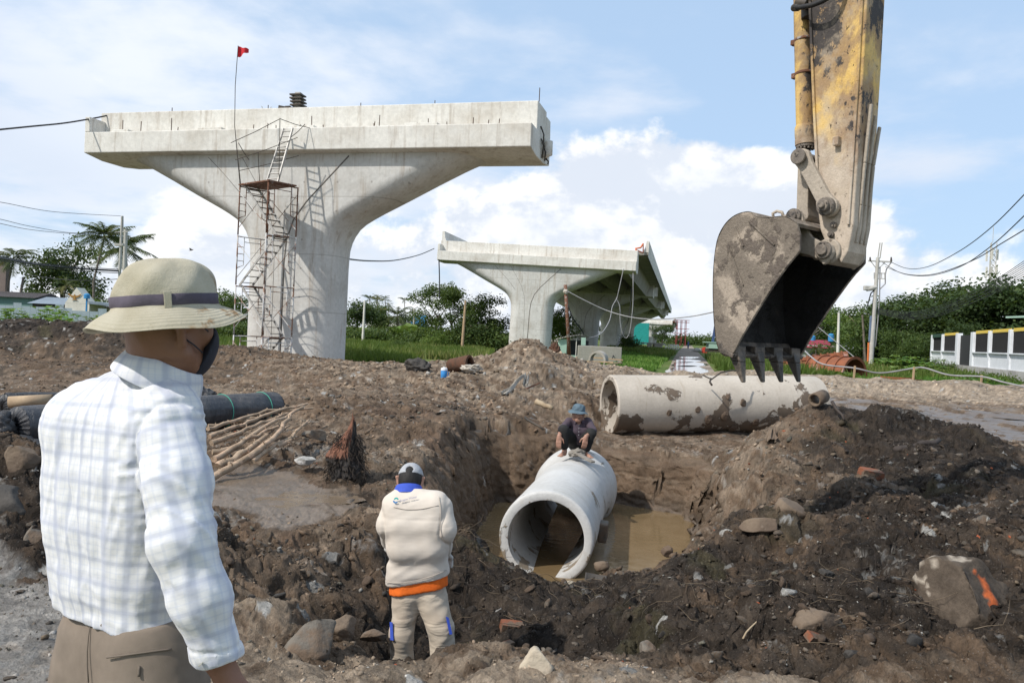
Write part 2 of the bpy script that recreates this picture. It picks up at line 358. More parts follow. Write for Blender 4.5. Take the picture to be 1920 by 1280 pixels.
PIT = np.array([(-.50, 8.25), (-.42, 10.0), (-.15, 12.6), (1.75, 12.95), (2.75, 12.3), (2.55, 10.8), (2.3, 9.7), (1.75, 8.75), (1.2, 8.35), (.35, 8.15)])
def poly_sd(x, y, V):
    d = np.full(x.shape, 1e9); ins = np.zeros(x.shape, bool); n = len(V)
    for i in range(n):
        ax, ay = V[i]; bx, by = V[(i + 1) % n]
        ex, ey = bx - ax, by - ay; wx, wy = x - ax, y - ay
        t = np.clip((wx * ex + wy * ey) / (ex * ex + ey * ey), 0, 1)
        d = np.minimum(d, (wx - ex * t) ** 2 + (wy - ey * t) ** 2)
        c = ((ay > y) != (by > y)) & (x < (bx - ax) * (y - ay) / (by - ay + 1e-12) + ax); ins ^= c
    d = np.sqrt(d); return np.where(ins, -d, d)
WATER_Z = -1.075
def terrain(x, y, fine=True):
    I = _interp(x, y); z = I[:, 0]; ro, dk, li, we, gr = (np.clip(I[:, k], 0, 1) for k in range(1, 6))
    far = smooth(31.5, 35, y); z = z * (1 - far) - 0.04 * far; ro = ro * (1 - far)
    # excavated trench
    pw = poly_sd(x + 0.10 * vnoise(x * 2.3, y * 2.3, 5) + .05 * vnoise(x * 7, y * 7, 6), y + 0.10 * vnoise(x * 2.3 + 9, y * 2.3, 8), PIT)
    wall = -1.42 + 3.3 * np.maximum(pw, 0) + 0.10 * vnoise(x * 3, y * 3, 12)
    inpit = smooth(0.0, 0.25, z - wall)
    z = -np.log(np.exp(-z * 9) + np.exp(-wall * 9)) / 9
    ro = ro * (1 - inpit) + 0.35 * inpit * (pw > 0); dk = dk * (1 - .5 * inpit) + .12 * inpit
    sw = ro
    # lying pipe bed and road ruts
    rut = smooth(14, 17, y) * smooth(3.5, 5.5, x) * (1 - smooth(26, 29, y)) * (1 - far)
    lane = x * 0.35 + y * 0.94
    z = z + rut * (0.07 * np.sin(lane * 3.1 + 1.2 * vnoise(x * .3, y * .3, 3)) - 0.03) 
    big = fbm(x * 0.8, y * 0.8, 3, 20) * 0.16
    w1, w2, cid = worley(x * 2.1 + 0.5 * vnoise(x * 2, y * 2, 3), y * 2.1 + .5 * vnoise(x * 2 + 7, y * 2, 4), 40)
    clod = (np.clip(w2 - w1, 0, .6) ** .6 - .35) * (0.30 + 0.6 * cid)
    w3, w4, cid2 = worley(x * 5.7, y * 5.7, 60)
    clod2 = (np.clip(w4 - w3, 0, .5) ** .6 - .3) * (0.2 + .8 * cid2)
    z = z + ro * (big + 0.16 * clod + 0.085 * clod2 * (0.4 + 0.6 * smooth(-.2, .3, vnoise(x * .9, y * .9, 77))))
    if not fine: return z, I
    w5, w6, cid3 = worley(x * 14, y * 14, 80)
    clod3 = (np.clip(w6 - w5, 0, .5) ** .6 - .3) * (cid3 > .3)
    w7, w8, cid4 = worley(x * 33, y * 33, 90)
    clod4 = (np.clip(w8 - w7, 0, .5) ** .6 - .3) * (cid4 > .35)
    nearf = 1 - smooth(9, 16, y); nn = 1 - smooth(5, 9, y)
    z = z + (ro * 0.9 + .1) * (0.034 * clod3 * (0.5 + .5 * nearf) * 1.3 + 0.016 * clod4 * nn + fbm(x * 6, y * 6, 4, 31, .6, True) * 0.030)
    z = z + gr * (1 - far) * 0.012 * clod4 + smooth(.3, .8, we) * .008 * fbm(x * 1.5, y * 5, 3, 55)
    return z, (ro, dk, li, we, gr, inpit, cid, cid2, cid3, clod, clod2, clod3, far, pw)
def ground_z(x, y):
    z, _ = terrain(np.array([float(x)]), np.array([float(y)])); return float(z[0])
def hard(x, lo, hi): return np.clip((x - lo) / (hi - lo), 0, 1)
def ground_colour(x, y, z, T):
    x = x + z * 1.1; y = y - z * .7
    ro, dk, li, we, gr, inpit, cid, cid2, cid3, clod, clod2, clod3, far, pw = T
    L = lambda c: np.array(c)[None]
    m1 = fbm(x * 1.1, y * 1.1, 4, 101, .6)[:, None]; m2 = fbm(x * 5, y * 5, 4, 111, .65)[:, None]; m3 = fbm(x * 24, y * 24, 3, 121, .7)[:, None]
    brown = L((.160, .110, .073)); brown2 = L((.230, .168, .118)); c = brown + (brown2 - brown) * smooth(-.5, .6, m1 + .5 * m2)
    red = L((.135, .088, .060)); c = c + (red - c) * smooth(.25, .8, fbm(x * .7 + 4, y * .7, 3, 131)[:, None]) * .6
    tan = L((.38, .30, .22)); k = smooth(.1, .8, li[:, None] + .35 * m2 + .2 * m1); c = c + (tan - c) * k
    dark = L((.028, .024, .021)); dk2 = L((.066, .051, .039)); dc = dark + (dk2 - dark) * smooth(-.4, .5, m2)
    k = smooth(.13, .52, dk[:, None] + .30 * m1 + .26 * m2 + .1 * m3); c = c + (dc - c) * k * .93
    olive = L((.085, .075, .040)); k = smooth(.45, .75, fbm(x * .9 + 3, y * .9 + 8, 4, 141)[:, None]) * smooth(.2, .5, dk[:, None]); c = c + (olive - c) * k * .6
    grey = L((.36, .35, .33)); k = smooth(.25, .8, gr[:, None] + .3 * m2); c = c + (grey - c) * k * .75
    # chips of stone, brick and lime among the clods
    h = cid3[:, None]; tone = (0.72 + .56 * cid2[:, None]) * (0.78 + .44 * h)
    c = c * tone
    rg = ro[:, None] > .25
    c = np.where((h > .988) & rg & (m2 > -.2), L((.30, .29, .27)) * (.7 + .6 * cid2[:, None]), c)
    c = np.where((h > .996) & rg, L((.52, .50, .46)), c)
    lime = smooth(.62, .8, fbm(x * 2.6 + 31, y * 2.6, 4, 151, .6)[:, None]) * rg * smooth(.0, .4, m3 + .2); c = c + (L((.50, .48, .44)) - c) * lime * .38
    c = c * (1 - .22 * smooth(.1, .5, -m3))
    wcol = L((.150, .115, .083)); kw = smooth(.35, .75, we[:, None] + .25 * m1 - .25 * (clod[:, None] > .2)); c = c + (wcol - c) * kw * .75
    ip = inpit[:, None]; c = c + (L((.175, .122, .082)) * (.8 + .4 * cid2[:, None]) - c) * ip * .55
    near_w = smooth(.35, 0, (z[:, None] - WATER_Z)) * (pw[:, None] < .6); c = c * (1 - .5 * near_w)
    return np.clip(c, .008, .8), np.clip(np.maximum(kw, near_w)[:, 0], 0, 1)
# fan-shaped sheet, fine near the trench, reaching behind the picture's edges
NC, NR = 1120, 800
ang = np.linspace(-1, 1, NC); ang = np.tan(R(35.0)) * ang * (1 + 0.55 * np.abs(ang) ** 6)
rows = 1.3 * (36.0 / 1.3) ** (np.linspace(0, 1, NR) ** 0.93)
rows = np.concatenate([[0.35, .7, 1.0], rows]); NR = len(rows)
A_, Y_ = np.meshgrid(ang, rows); X_ = (A_ * (Y_ + .5)).ravel(); Y_ = Y_.ravel()
Z_, T_ = terrain(X_, Y_)
ridx = np.arange(NR * NC).reshape(NR, NC)
FQ = np.stack([ridx[:-1, :-1].ravel(), ridx[:-1, 1:].ravel(), ridx[1:, 1:].ravel(), ridx[1:, :-1].ravel()], 1)
amp = np.clip(T_[0], 0, 1) * .05
wl = T_[5] * smooth(2.2, -.2, T_[13]) * .13
def hz3(sx, sd): return n3(np.stack([X_, Y_, Z_ * 1.6], 1), sx, sd)
DX = amp * vnoise(X_ * 7, Y_ * 7, 201) + amp * .5 * vnoise(X_ * 19, Y_ * 19, 203) + wl * (hz3(3.2, 301) + .7 * hz3(8, 303) + .4 * hz3(19, 305))
DY = amp * vnoise(X_ * 7 + 3, Y_ * 7, 202) + amp * .5 * vnoise(X_ * 19 + 3, Y_ * 19, 204) + wl * (hz3(3.2, 307) + .7 * hz3(8, 309) + .4 * hz3(19, 311))
gm = npmesh('dug_ground', np.stack([X_ + DX, Y_ + DY, Z_], 1), FQ)
gc, gw = ground_colour(X_, Y_, Z_, T_)
setcol(gm, np.concatenate([gc, gw[:, None]], 1))
m, t, b = newmat('churned earth'); ca = t.node('ShaderNodeVertexColor', layer_name='Col')
tco = t.node('ShaderNodeTexCoord').outputs['Object']
fn = t.noise(tco, 55, 6, .7); fn2 = t.noise(tco, 260, 3, .6)
col = t.mix(0.75, ca.outputs[0], t.ramp(fn, [(.3, .5), (.5, .85), (.7, 1.25)]), 'MULTIPLY')
speck = t.node('ShaderNodeTexVoronoi', {'Vector': tco, 'Scale': 75.0})
sm = t.math('MULTIPLY', t.mapr(speck.outputs['Distance'], .32, .22), t.mapr(t.node('ShaderNodeSeparateColor', {0: speck.outputs['Color']}).outputs[0], .80, .86))
sm = t.math('MULTIPLY', sm, t.mapr(ca.outputs[1], .7, .2))
col = t.mix(t.math('MULTIPLY', sm, .45), col, (.27, .24, .21))
t.set(b, 'Base Color', col)
t.set(b, 'Roughness', t.math('ADD', t.mapr(ca.outputs[1], .25, 1.0, .92, .34), t.math('MULTIPLY', t.math('SUBTRACT', fn, .5), .3)))
t.set(b, 'Specular IOR Level', t.mapr(ca.outputs[1], .2, 1.0, .15, .5))
hh = t.math('ADD', t.math('MULTIPLY', fn, 1.0), t.math('MULTIPLY', fn2, .3))
bn = t.node('ShaderNodeBump', {'Strength': 1.0, 'Height': hh, 'Distance': t.mapr(ca.outputs[1], .4, 1.0, .034, .003)})
t.set(b, 'Normal', bn.outputs[0]); gm.materials.append(m); M_EARTH = m
tag(link('ground', gm), kind='structure')
# steep faces of the trench, finely modelled
def trench_face():
    seg = [(2.62, 11.5), (2.75, 12.3), (1.75, 12.95), (-.15, 12.6), (-.42, 10.0), (-.50, 8.25), (-.3, 8.0)]
    pts = []; 
    for (ax, ay), (bx, by) in zip(seg, seg[1:]):
        L_ = math.hypot(bx - ax, by - ay); k = max(2, int(L_ / .022))
        pts += [(ax + (bx - ax) * i / k, ay + (by - ay) * i / k) for i in range(k)]
    p = np.array(pts); 
    for _ in range(30): p[1:-1] = (p[:-2] + 2 * p[1:-1] + p[2:]) / 4
    d = np.gradient(p, axis=0); nrm = np.stack([d[:, 1], -d[:, 0]], 1); nrm /= np.linalg.norm(nrm, axis=1, keepdims=True)
    c = np.array([.9, 10.6]); 
    if ((p - c) * nrm).sum() < 0: nrm = -nrm
    n, mth = len(p), 64
    ztop, _ = terrain(p[:, 0] + nrm[:, 0] * .50, p[:, 1] + nrm[:, 1] * .50); ztop = np.convolve(np.pad(ztop, 12, 'edge'), np.ones(25) / 25, 'valid')
    tt = np.linspace(0, 1.0, mth)[None]; z = -1.4 + (ztop[:, None] + 1.4) * tt
    dist = (z + 1.33) / 3.3 - .075 + .10 * smooth(.80, 1.0, tt)
    ii = np.arange(n)[:, None]; dist = dist + .30 * smooth(26, 0, np.minimum(ii, n - 1 - ii))
    X = p[:, :1] + nrm[:, :1] * dist; Y = p[:, 1:] + nrm[:, 1:] * dist
    q3 = np.stack([X.ravel(), Y.ravel(), z.ravel()], 1)
    a = .06 * n3(q3, 2.6, 401) + .045 * (np.abs(n3(q3, 6, 403)) - .3) + .032 * (np.abs(n3(q3, 13, 405)) - .3) + .016 * n3(q3, 30, 407)
    w1_, w2_, cd = worley(q3[:, 0] * 6 + q3[:, 1] * 5.5, q3[:, 2] * 7, 409); a = a - .045 * (np.clip(w2_ - w1_, 0, .5) - .2) * (.4 + cd)
    a = a.reshape(n, mth) * (1 - smooth(.86, 1, tt)); z = z - .06 * smooth(.9, 1, tt)
    X = X + nrm[:, :1] * a; Y = Y + nrm[:, 1:] * a; z = z + .03 * n3(q3, 9, 411).reshape(n, mth)
    idx = np.arange(n * mth).reshape(n, mth); F = np.stack([idx[:-1, :-1].ravel(), idx[1:, :-1].ravel(), idx[1:, 1:].ravel(), idx[:-1, 1:].ravel()], 1)
    me = npmesh('trench_wall', np.stack([X.ravel(), Y.ravel(), z.ravel()], 1), F)
    T = list(terrain(p[:, 0], p[:, 1])[1]); T = [np.repeat(v, mth) for v in T]; T[5] = np.full(n * mth, .9); T[13] = np.full(n * mth, .3); T[0] = np.full(n * mth, .6)
    T[8] = cd; T[1] = T[1] * .5 + .1 * (n3(q3, 1.2, 413) > .1)
    c_, w_ = ground_colour(q3[:, 0] * 1.0 + q3[:, 1] * .8, q3[:, 2] * 1.3 + q3[:, 1] * .2, q3[:, 2] * 0 + .3, T)
    near_w = smooth(.30, 0.0, z.ravel() - WATER_Z)[:, None]; c_ = c_ * (1 - .5 * near_w); setcol(me, np.concatenate([np.clip(c_, .01, .8), near_w * .8], 1)); me.materials.append(M_EARTH)
    tag(link('trench_side', me), kind='structure')
trench_face()
# wide plain to the horizon
mfar, t, b = newmat('grassy plain'); tco = t.node('ShaderNodeTexCoord').outputs['Object']
nz = t.noise(tco, .08, 8, .65); c = t.ramp(nz, [(.35, (.075, .115, .028)), (.5, (.10, .14, .035)), (.62, (.15, .155, .055)), (.72, (.20, .165, .10))])
c = t.mix(.5, c, t.ramp(t.noise(tco, 2.5, 5, .7), [(.3, .55), (.7, 1.2)]), 'MULTIPLY')
t.set(b, 'Base Color', c); t.set(b, 'Roughness', .95); t.set(b, 'Specular IOR Level', .1)
pm = MB(); pm.add([(-3000, 34.5, -.09), (3000, 34.5, -.09), (3000, 4000, -.09), (-3000, 4000, -.09)], [(0, 1, 2, 3)])
pm.add([(-3000, -200, -.09), (-22, -200, -.09), (-22, 34.5, -.09), (-3000, 34.5, -.09)], [(0, 1, 2, 3)])
pm.add([(22, -200, -.09), (3000, -200, -.09), (3000, 34.5, -.09), (22, 34.5, -.09)], [(0, 1, 2, 3)])
pm.add([(-22, -200, -.09), (22, -200, -.09), (22, .5, -.09), (-22, .5, -.09)], [(0, 1, 2, 3)])
tag(pm.build('land', mfar), kind='structure')
# ================================================================ VIADUCT
def concrete(name, base=(.56, .53, .48), dirty=(.40, .36, .30), streak=True, rust=0.0, rough=.85, seam=True):
    m, t, b = newmat(name); tco = t.node('ShaderNodeTexCoord').outputs['Object']
    a = t.noise(tco, .55, 6, .6); c = t.ramp(a, [(.32, dirty), (.5, base), (.75, tuple(min(.8, x * 1.12) for x in base))])
    if streak:
        s1 = t.noise(t.vmath('MULTIPLY', tco, (2.6, 2.6, .22)), 1.6, 6, .65)
        c = t.mix(t.mapr(s1, .50, .74, 0, .75), c, (.36, .30, .235))
        s2 = t.noise(t.vmath('MULTIPLY', t.vmath('ADD', tco, (4, 2, 0)), (5.5, 5.5, .5)), 1.1, 5, .6)
        c = t.mix(t.mapr(s2, .60, .74, 0, .5), c, (.30, .22, .15))
    c = t.mix(.4, c, t.ramp(t.noise(tco, 7, 6, .7), [(.3, .6), (.65, 1.08)]), 'MULTIPLY')
    if seam:
        z = t.node('ShaderNodeSeparateXYZ', {0: tco}).outputs[2]
        f = t.math('ABSOLUTE', t.math('SUBTRACT', t.math('FRACT', t.math('DIVIDE', z, 2.05)), .5))
        c = t.mix(t.math('MULTIPLY', t.mapr(f, .488, .499), .45), c, (.2, .18, .15))
        fr_ = lambda v_, p_: t.math('SUBTRACT', t.math('FRACT', t.math('DIVIDE', v_, p_)), .5); xx_ = t.node('ShaderNodeSeparateXYZ', {0: tco}).outputs[0]
        dd_ = t.math('ADD', t.math('POWER', t.math('MULTIPLY', fr_(xx_, 1.3), 1.3), 2), t.math('POWER', t.math('MULTIPLY', fr_(z, 1.025), 1.025), 2)); c = t.mix(t.mapr(dd_, .0022, .0010, 0, .5), c, (.17, .15, .13))
    t.set(b, 'Base Color', c); t.set(b, 'Roughness', rough); t.set(b, 'Specular IOR Level', .25)
    t.set(b, 'Normal', t.node('ShaderNodeBump', {'Strength': .7, 'Distance': .012, 'Height': t.noise(tco, 9, 6, .7)}).outputs[0])
    return m
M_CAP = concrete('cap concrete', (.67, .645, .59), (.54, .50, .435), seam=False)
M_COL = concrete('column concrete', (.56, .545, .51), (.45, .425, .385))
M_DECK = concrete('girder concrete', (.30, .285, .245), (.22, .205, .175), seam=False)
M_GROOVE = pmat('dark groove', (.20, .18, .155), (.13, .115, .10), 3)  # dark tone for the pier groove tubes and the pipe seams
M_STEEL = pmat('dark steel', (.06, .055, .05), (.10, .08, .06), 8, .6, metal=.4)
M_REBAR = pmat('rebar rust', (.12, .075, .05), (.08, .06, .05), 9, .7, metal=.3)
M_RUST = pmat('rust brown', (.20, .085, .045), (.12, .06, .04), 14, .8, c3=(.30, .28, .26), s3=9, t3=(.55, .62))
M_SCAF = pmat('worn scaffold tube', (.30, .17, .11), (.22, .12, .08), 5, .7, c3=(.52, .51, .49), s3=2.2, t3=(.42, .52), metal=.1)
M_ALU = pmat('dull aluminium', (.52, .50, .47), (.40, .38, .35), 6, .5, metal=.3)
M_CABLE = pmat('black cable', (.02, .02, .022), (.03, .03, .03), 5, .6)

def col_profile(z, H):
    """half width of the pier stem at height z under the cap (H = soffit height)"""
    d = H - z
    pts = [(0, 7.25), (.10, 6.95), (.32, 6.4), (.85, 5.3), (1.45, 4.1), (1.95, 3.06), (2.25, 2.50), (2.55, 2.14), (2.9, 1.92), (3.3, 1.81), (3.8, 1.77), (20, 1.75)]
    for (a, wa), (b_, wb) in zip(pts, pts[1:]):
        if a <= d <= b_: return wa + (wb - wa) * (d - a) / (b_ - a)
    return 1.7
def stem_mesh(H, base, hv=1.1):
    zs = [base] + list(np.linspace(base + .6, H - 4.4, 8)) + list(H - np.array([4.0, 3.6, 3.3, 3.0, 2.75, 2.5, 2.3, 2.1, 1.9, 1.65, 1.4, 1.1, .85, .6, .4, .25, .12, .04, 0.0]))
    V = []; n = 12
    for z in zs:
        w_ = col_profile(z, H); ru = min(w_ * .95, .85 + (w_ - 1.7) * .16); rv = .85
        loop = []
        for cx, cy, a0 in ((w_ - ru, hv - rv, 0), (-(w_ - ru), hv - rv, 90), (-(w_ - ru), -(hv - rv), 180), (w_ - ru, -(hv - rv), 270)):
            for k in range(n + 1):
                a = R(a0 + 90 * k / n); loop.append((cx + ru * math.cos(a), cy + rv * math.sin(a), z))
        V += loop
    L_ = 4 * (n + 1); F = []
    for i in range(len(zs) - 1):
        for k in range(L_):
            k2 = (k + 1) % L_; F.append((i * L_ + k, i * L_ + k2, (i + 1) * L_ + k2, (i + 1) * L_ + k))
    me = npmesh('column', V, np.array(F)); return me
def pier(name_label, C, ang, H, base, half=8.75, dep=3.0, roll=0.0, detail=2, stem_top=1.75, mats=None, uoff=-.12, group='piers of the unfinished viaduct'):
    """C = (x, y) centre; ang = heading of the bridge axis from +Y; local x along the cap, y away from us"""
    t_ = thing('bridge_pier', name_label, 'bridge pier', (C[0], C[1], 0), -ang, group)
    t_.rotation_euler = (0, roll, -ang)
    mc, mp = mats or (M_CAP, M_COL)
    me = stem_mesh(H, base); me.materials.append(mp); link('column', me, t_, (uoff, 0, 0))
    h2 = dep / 2
    c = MB(); sec = [(-h2, H + .02), (-h2, H + .80), (-h2 + .8, H + .80), (-h2 + .8, H + stem_top), (h2 - .8, H + stem_top), (h2 - .8, H + .80), (h2, H + .80), (h2, H + .02), (h2 - .9, H - .10), (-h2 + .9, H - .10)]
    c.prism([(-half, y, z) for y, z in sec], (2 * half, 0, 0)); c.build('cap', mc, t_, bevel=.03)
    if detail >= 1:
        for (sx, sy) in ((-1, -1), (1, 1)):
            e = MB(); x0 = sx * half - (.22 if sx > 0 else 0)
            y0, y1 = (-h2, -h2 + .797) if sy < 0 else (h2 - .797, h2)
            lo_, hi_ = H + .803, H + (1.38 if sx < 0 else 1.6)
            e.prism([(x0 + .002, y0, lo_), (x0 + .002, y1, lo_), (x0 + .002, y1 - (0.0 if sy < 0 else .1), hi_), (x0 + .002, y0 + (.06 if sy > 0 else 0), hi_)], (.216, 0, 0))
            e.build('end_cheek', mc, t_, bevel=.02)
        for line in ([(2.35, H - .12), (1.5, H - .98), (.75, H - 1.75), (.28, H - 2.4), (.05, H - 3.1), (-.02, H - 3.9), (-.02, base)],
                     [(-1.9, H - .12), (-1.35, H - .95), (-.85, H - 1.75), (-.55, H - 2.6), (-.42, H - 3.6), (-.40, base)],
                     [(-3.3, H - .12), (-2.6, H - .75), (-1.9, H - 1.45), (-1.35, H - 2.1)]):
            gm_ = MB(); pr = -1.1 if 1 else 0
            gm_.tube([(u + uoff, pr + .012, z) for u, z in line], .032 if line[0][0] > 0 else .018, 6); gm_.build('groove', M_GROOVE, t_, smooth=True)
    if detail >= 2:
        for u0, u1 in ((-7.7, -6.9), (-3.9, -2.9), (-.3, .8), (4.2, 5.4)):
            e = MB(); e.box(((u0 + u1) / 2, -h2 + .42, H + .86), (u1 - u0, .55, .11)); e.build('bearing_plinth', mc, t_, bevel=.015)
        rr = random.Random(5)
        for u in (-7.3, -6.7, -5.1, -5.0, -1.75, -1.2, -.9, -.1, .1, .55, .95, 2.9, 3.0, 3.1, 4.5, 5.0, 5.6, 6.6, 7.1, 7.5):
            e = MB(); L_ = rr.choice((.14, .2, .42)); y_ = -h2 + rr.uniform(.25, .6)
            e.tube([(u, y_, H + .79), (u + rr.uniform(-.03, .03), y_, H + .9 + L_)], .016, 5); e.build('rebar_stub', M_REBAR, t_)
        for u, L_ in ((-5.6, .15), (2.2, .12), (5.0, .13), (8.72, .45), (-1.5, .14)):
            e = MB(); e.tube([(u, -h2 + .9, H + stem_top - .02), (u, -h2 + .9, H + stem_top + L_)], .016, 5); e.build('rebar_stub', M_REBAR, t_)
        # broken lifting hole and bent bars on the end face
        x = half + .01
        for pts in ([(x + .01, -.25, H + 1.0), (x + .10, -.12, H + .75), (x + .08, .0, H + .35), (x + .03, .02, H - .02)],
                    [(x + .01, .05, H + .55), (x + .14, .12, H + .2), (x + .12, .1, H - .1)], [(x + .01, .55, H + .3), (x + .1, .62, H + .02)],
                    [(x + .01, .6, H + .0 + .1), (x + .12, .72, H + .02), (x + .1, .75, H - .08)], [(x + .01, -.1, H + .6), (x + .18, -.28, H + .3)]):
            e = MB(); e.tube(pts, .026, 6); e.build('bent_bar', M_STEEL, t_, smooth=True)
        e = MB(); e.tube([(x - .02, .38, H + .62), (x + .16, .40, H + .58), (x + .17, .38, H + .2), (x + .02, .36, H + .08)], [.12, .17, .16, .07], 12); e.build('anchor_block', mc, t_, smooth=True)
    return t_
# --- first pier, near
L1 = P(157, 288, 30.3); R1 = P(995, 275, 26.0); A1 = math.atan2(-(R1.y - L1.y), R1.x - L1.x)
mid = (L1 + R1) / 2; ax1 = Vector((math.sin(A1), math.cos(A1), 0)); C1 = mid + ax1 * 1.5
half1 = (Vector((R1.x, R1.y)) - Vector((L1.x, L1.y))).length / 2
H1 = (L1.z + R1.z) / 2
PIER1 = pier('tall near T-shaped concrete pier with scaffold tower against its column', C1, A1, H1, -.3, half1, 3.0, 0, 2, uoff=-.27)
def p1(u, v, z):  # local point on pier one
    return Vector((C1.x + u * math.cos(A1) + v * math.sin(A1), C1.y - u * math.sin(A1) + v * math.cos(A1), z))
# things on top of the first cap
ps = thing('plate_stack', 'small stack of dark square steel plates on top of the near pier cap', 'steel plates', p1(-.95 + .5, -.3, H1 + 1.75), -A1)
for k in range(5):
    e = MB(); e.box((random.uniform(-.03, .03), 0, .05 + .125 * k), (.46, .42, .05), Matrix.Rotation(random.uniform(-.1, .1), 3, 'Z')); e.build('plate', M_STEEL, ps)
    e = MB(); e.box((0, 0, .112 + .125 * k), (.2, .2, .074)); e.build('spacer', M_ALU, ps)
e = MB(); e.box((0, 0, .1), (.42, .3, .13), Matrix.Rotation(.15, 3, 'Y')); e.box((.12, 0, .17), (.2, .2, .06), Matrix.Rotation(-.1, 3, 'Y')); e.box((-.1, .03, .015), (.2, .2, .06))
o = e.build('dark_bundle', M_STEEL, bevel=.01); o.location = p1(-.95 + -.1, -.2, H1 + 1.75); tag(o, 'dark crumpled bundle lying beside the plate stack on the cap', 'bundle')
e = MB(); e.box((0, 0, .03), (.38, .2, .05)); e.tube([(-.16, 0, .05), (-.17, 0, .16), (-.2, 0, .18)], .015, 5); e.tube([(.14, 0, .05), (.15, 0, .16), (.19, 0, .17)], .015, 5)
o = e.build('formwork_clamp', M_ALU); o.location = p1(-1.75, -.3, H1 + 1.75); tag(o, 'small steel clamp with two raised hooks on the near cap', 'clamp')
for u, lab in ((-6.6, 'low pale bucket lid left of the flag on the near cap'), (7.4, 'round pale lid near the right end of the near cap')):
    e = MB(); e.tube([(0, 0, 0), (0, 0, .05), (0, 0, .09), (0, 0, .11)], [.2, .2, .16, .04], 14); o = e.build('bucket_lid', M_ALU, smooth=True); o.location = p1(u, -.2, H1 + 1.75); tag(o, lab, 'lid')
# --- second bridge section: piers 2..5 under one deck
L2 = P(814.6, 487, 67.8); R2 = P(1187, 508, 64.2)
A2 = R(12.1); ax2 = Vector((math.sin(A2), math.cos(A2), 0)); ux2 = Vector((math.cos(A2), -math.sin(A2), 0))
m2_ = (L2 + R2) / 2; C2 = Vector((m2_.x, m2_.y, 0)) + ax2 * 1.5; half2 = (R2 - L2).dot(ux2) / 2; H2 = m2_.z
roll2 = math.atan2(L2.z - R2.z, 2 * half2)
labs = ['second T-shaped pier, at the open end of the long deck', 'shaded third pier under the long deck, behind the green hut', 'fourth pier in shade under the long deck', 'last pier under the far end of the long deck']
for k in range(4):
    c_ = C2 + ax2 * 38.0 * k
    pier(labs[k], c_, A2, H2, -.3, half2, 3.0, roll2, 1 if k < 2 else 0)
def deck(label, C, ang, roll, H, half, v0, v1, ngird=6, para=True, seg=4.0, group=None, far=False):
    t_ = thing('bridge_deck', label, 'bridge deck', (C[0], C[1], 0), 0, group); t_.rotation_euler = (0, roll, -ang)
    L_ = v1 - v0
    for k in range(ngird):
        u = -half + 1.3 + k * (2 * half - 2.6) / (ngird - 1)
        s0 = v0 - .75
        while s0 < v1 - 5:
            s1 = min(s0 + 38, v1)
            e = MB(); a, b_ = s0 + 1.58, s1 - 1.58 if s1 < v1 else s1
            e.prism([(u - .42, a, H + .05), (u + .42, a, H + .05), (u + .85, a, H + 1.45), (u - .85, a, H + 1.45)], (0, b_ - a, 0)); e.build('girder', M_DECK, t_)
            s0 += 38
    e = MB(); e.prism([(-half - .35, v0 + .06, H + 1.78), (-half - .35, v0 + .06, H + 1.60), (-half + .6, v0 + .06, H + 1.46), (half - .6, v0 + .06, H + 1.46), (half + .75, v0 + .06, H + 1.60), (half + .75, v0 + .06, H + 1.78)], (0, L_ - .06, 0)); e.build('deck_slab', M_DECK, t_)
    s0 = v0 + 38
    while s0 < v1 + 1:
        for side in ((1,) if far else (1, -1)):
            e = MB(); e.box((side * (half + .25), s0 - .7, H + .75), (.5, .12, 1.2)); e.build('end_block', M_CAP, t_)
        s0 += 38
    n = int(L_ / seg)
    for side in (1, -1):
        for i in range(n if side > 0 else min(n, 12)):
            e = MB(); a = v0 + i * seg + .02; h0 = H + 1.785
            xo = side * (half + .78) if side > 0 else side * (half + .40)
            e.prism([(xo, a, h0 - .35), (xo, a, h0 + .95), (xo - side * .2, a, h0 + .95), (xo - side * .3, a, h0 + .35), (xo - side * .48, a, h0), (xo - side * .02, a, h0)], (0, seg - .05, 0)); e.build('parapet_panel', M_CAP, t_)
    return t_
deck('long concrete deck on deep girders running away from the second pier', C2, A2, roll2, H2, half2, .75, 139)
# orange barrier at the open deck edge
M_ORG = pmat('orange plastic', (.75, .20, .07), (.65, .16, .06), 5, .6)
e = MB(); a_, b_ = P(1192, 466, 65.6), P(1206, 457, 66.2)
e.tube([a_, a_.lerp(b_, .5) + Vector((.1, 0, -.12)), b_], .07, 6); e.tube([a_ + Vector((.05, 0, -.12)), b_ + Vector((0, 0, -.75))], .06, 6); e.tube([b_, b_ + Vector((.03, 0, -.7))], .05, 6); e.tube([a_ + Vector((0, 0, .05)), a_ + Vector((0.02, 0, -.2))], .06, 6)
tag(e.build('barrier_strip', M_ORG, smooth=True), 'orange plastic barrier strip sagging at the open deck edge', 'barrier')
# --- far section
C3 = P(1217, 600, 300); C3.z = 0; A3 = R(12.3)
pier('distant pier wrapped in green netting on its left', (C3.x, C3.y), A3, 7.6, -.3, 8.7, 3.0, 0, 0)
pier('farthest pier behind the green-wrapped one', (C3.x + math.sin(A3) * 38, C3.y + math.cos(A3) * 38), A3, 7.6, -.3, 8.7, 3.0, 0, 0)
deck('distant deck section beyond the gap in the viaduct', (C3.x, C3.y), A3, 0, 7.6, 8.7, .75, 115, 5, far=True, seg=8.0)
M_NET = pmat('green debris netting', (.02, .30, .27), (.015, .22, .20), 3, .8, bump=.05, bscale=3)
e = MB(); a_ = P(1194, 600, 296); e.box((a_.x + .6, 296, 3.6), (8.2, .5, 8.3), Matrix.Rotation(-A3, 3, 'Z'))
e.v = [(x, y + .15 * math.sin(x * 3 + z), z) for x, y, z in e.v]
tag(e.build('debris_netting', M_NET), 'tall sheet of teal debris netting hung on the distant pier', 'netting')
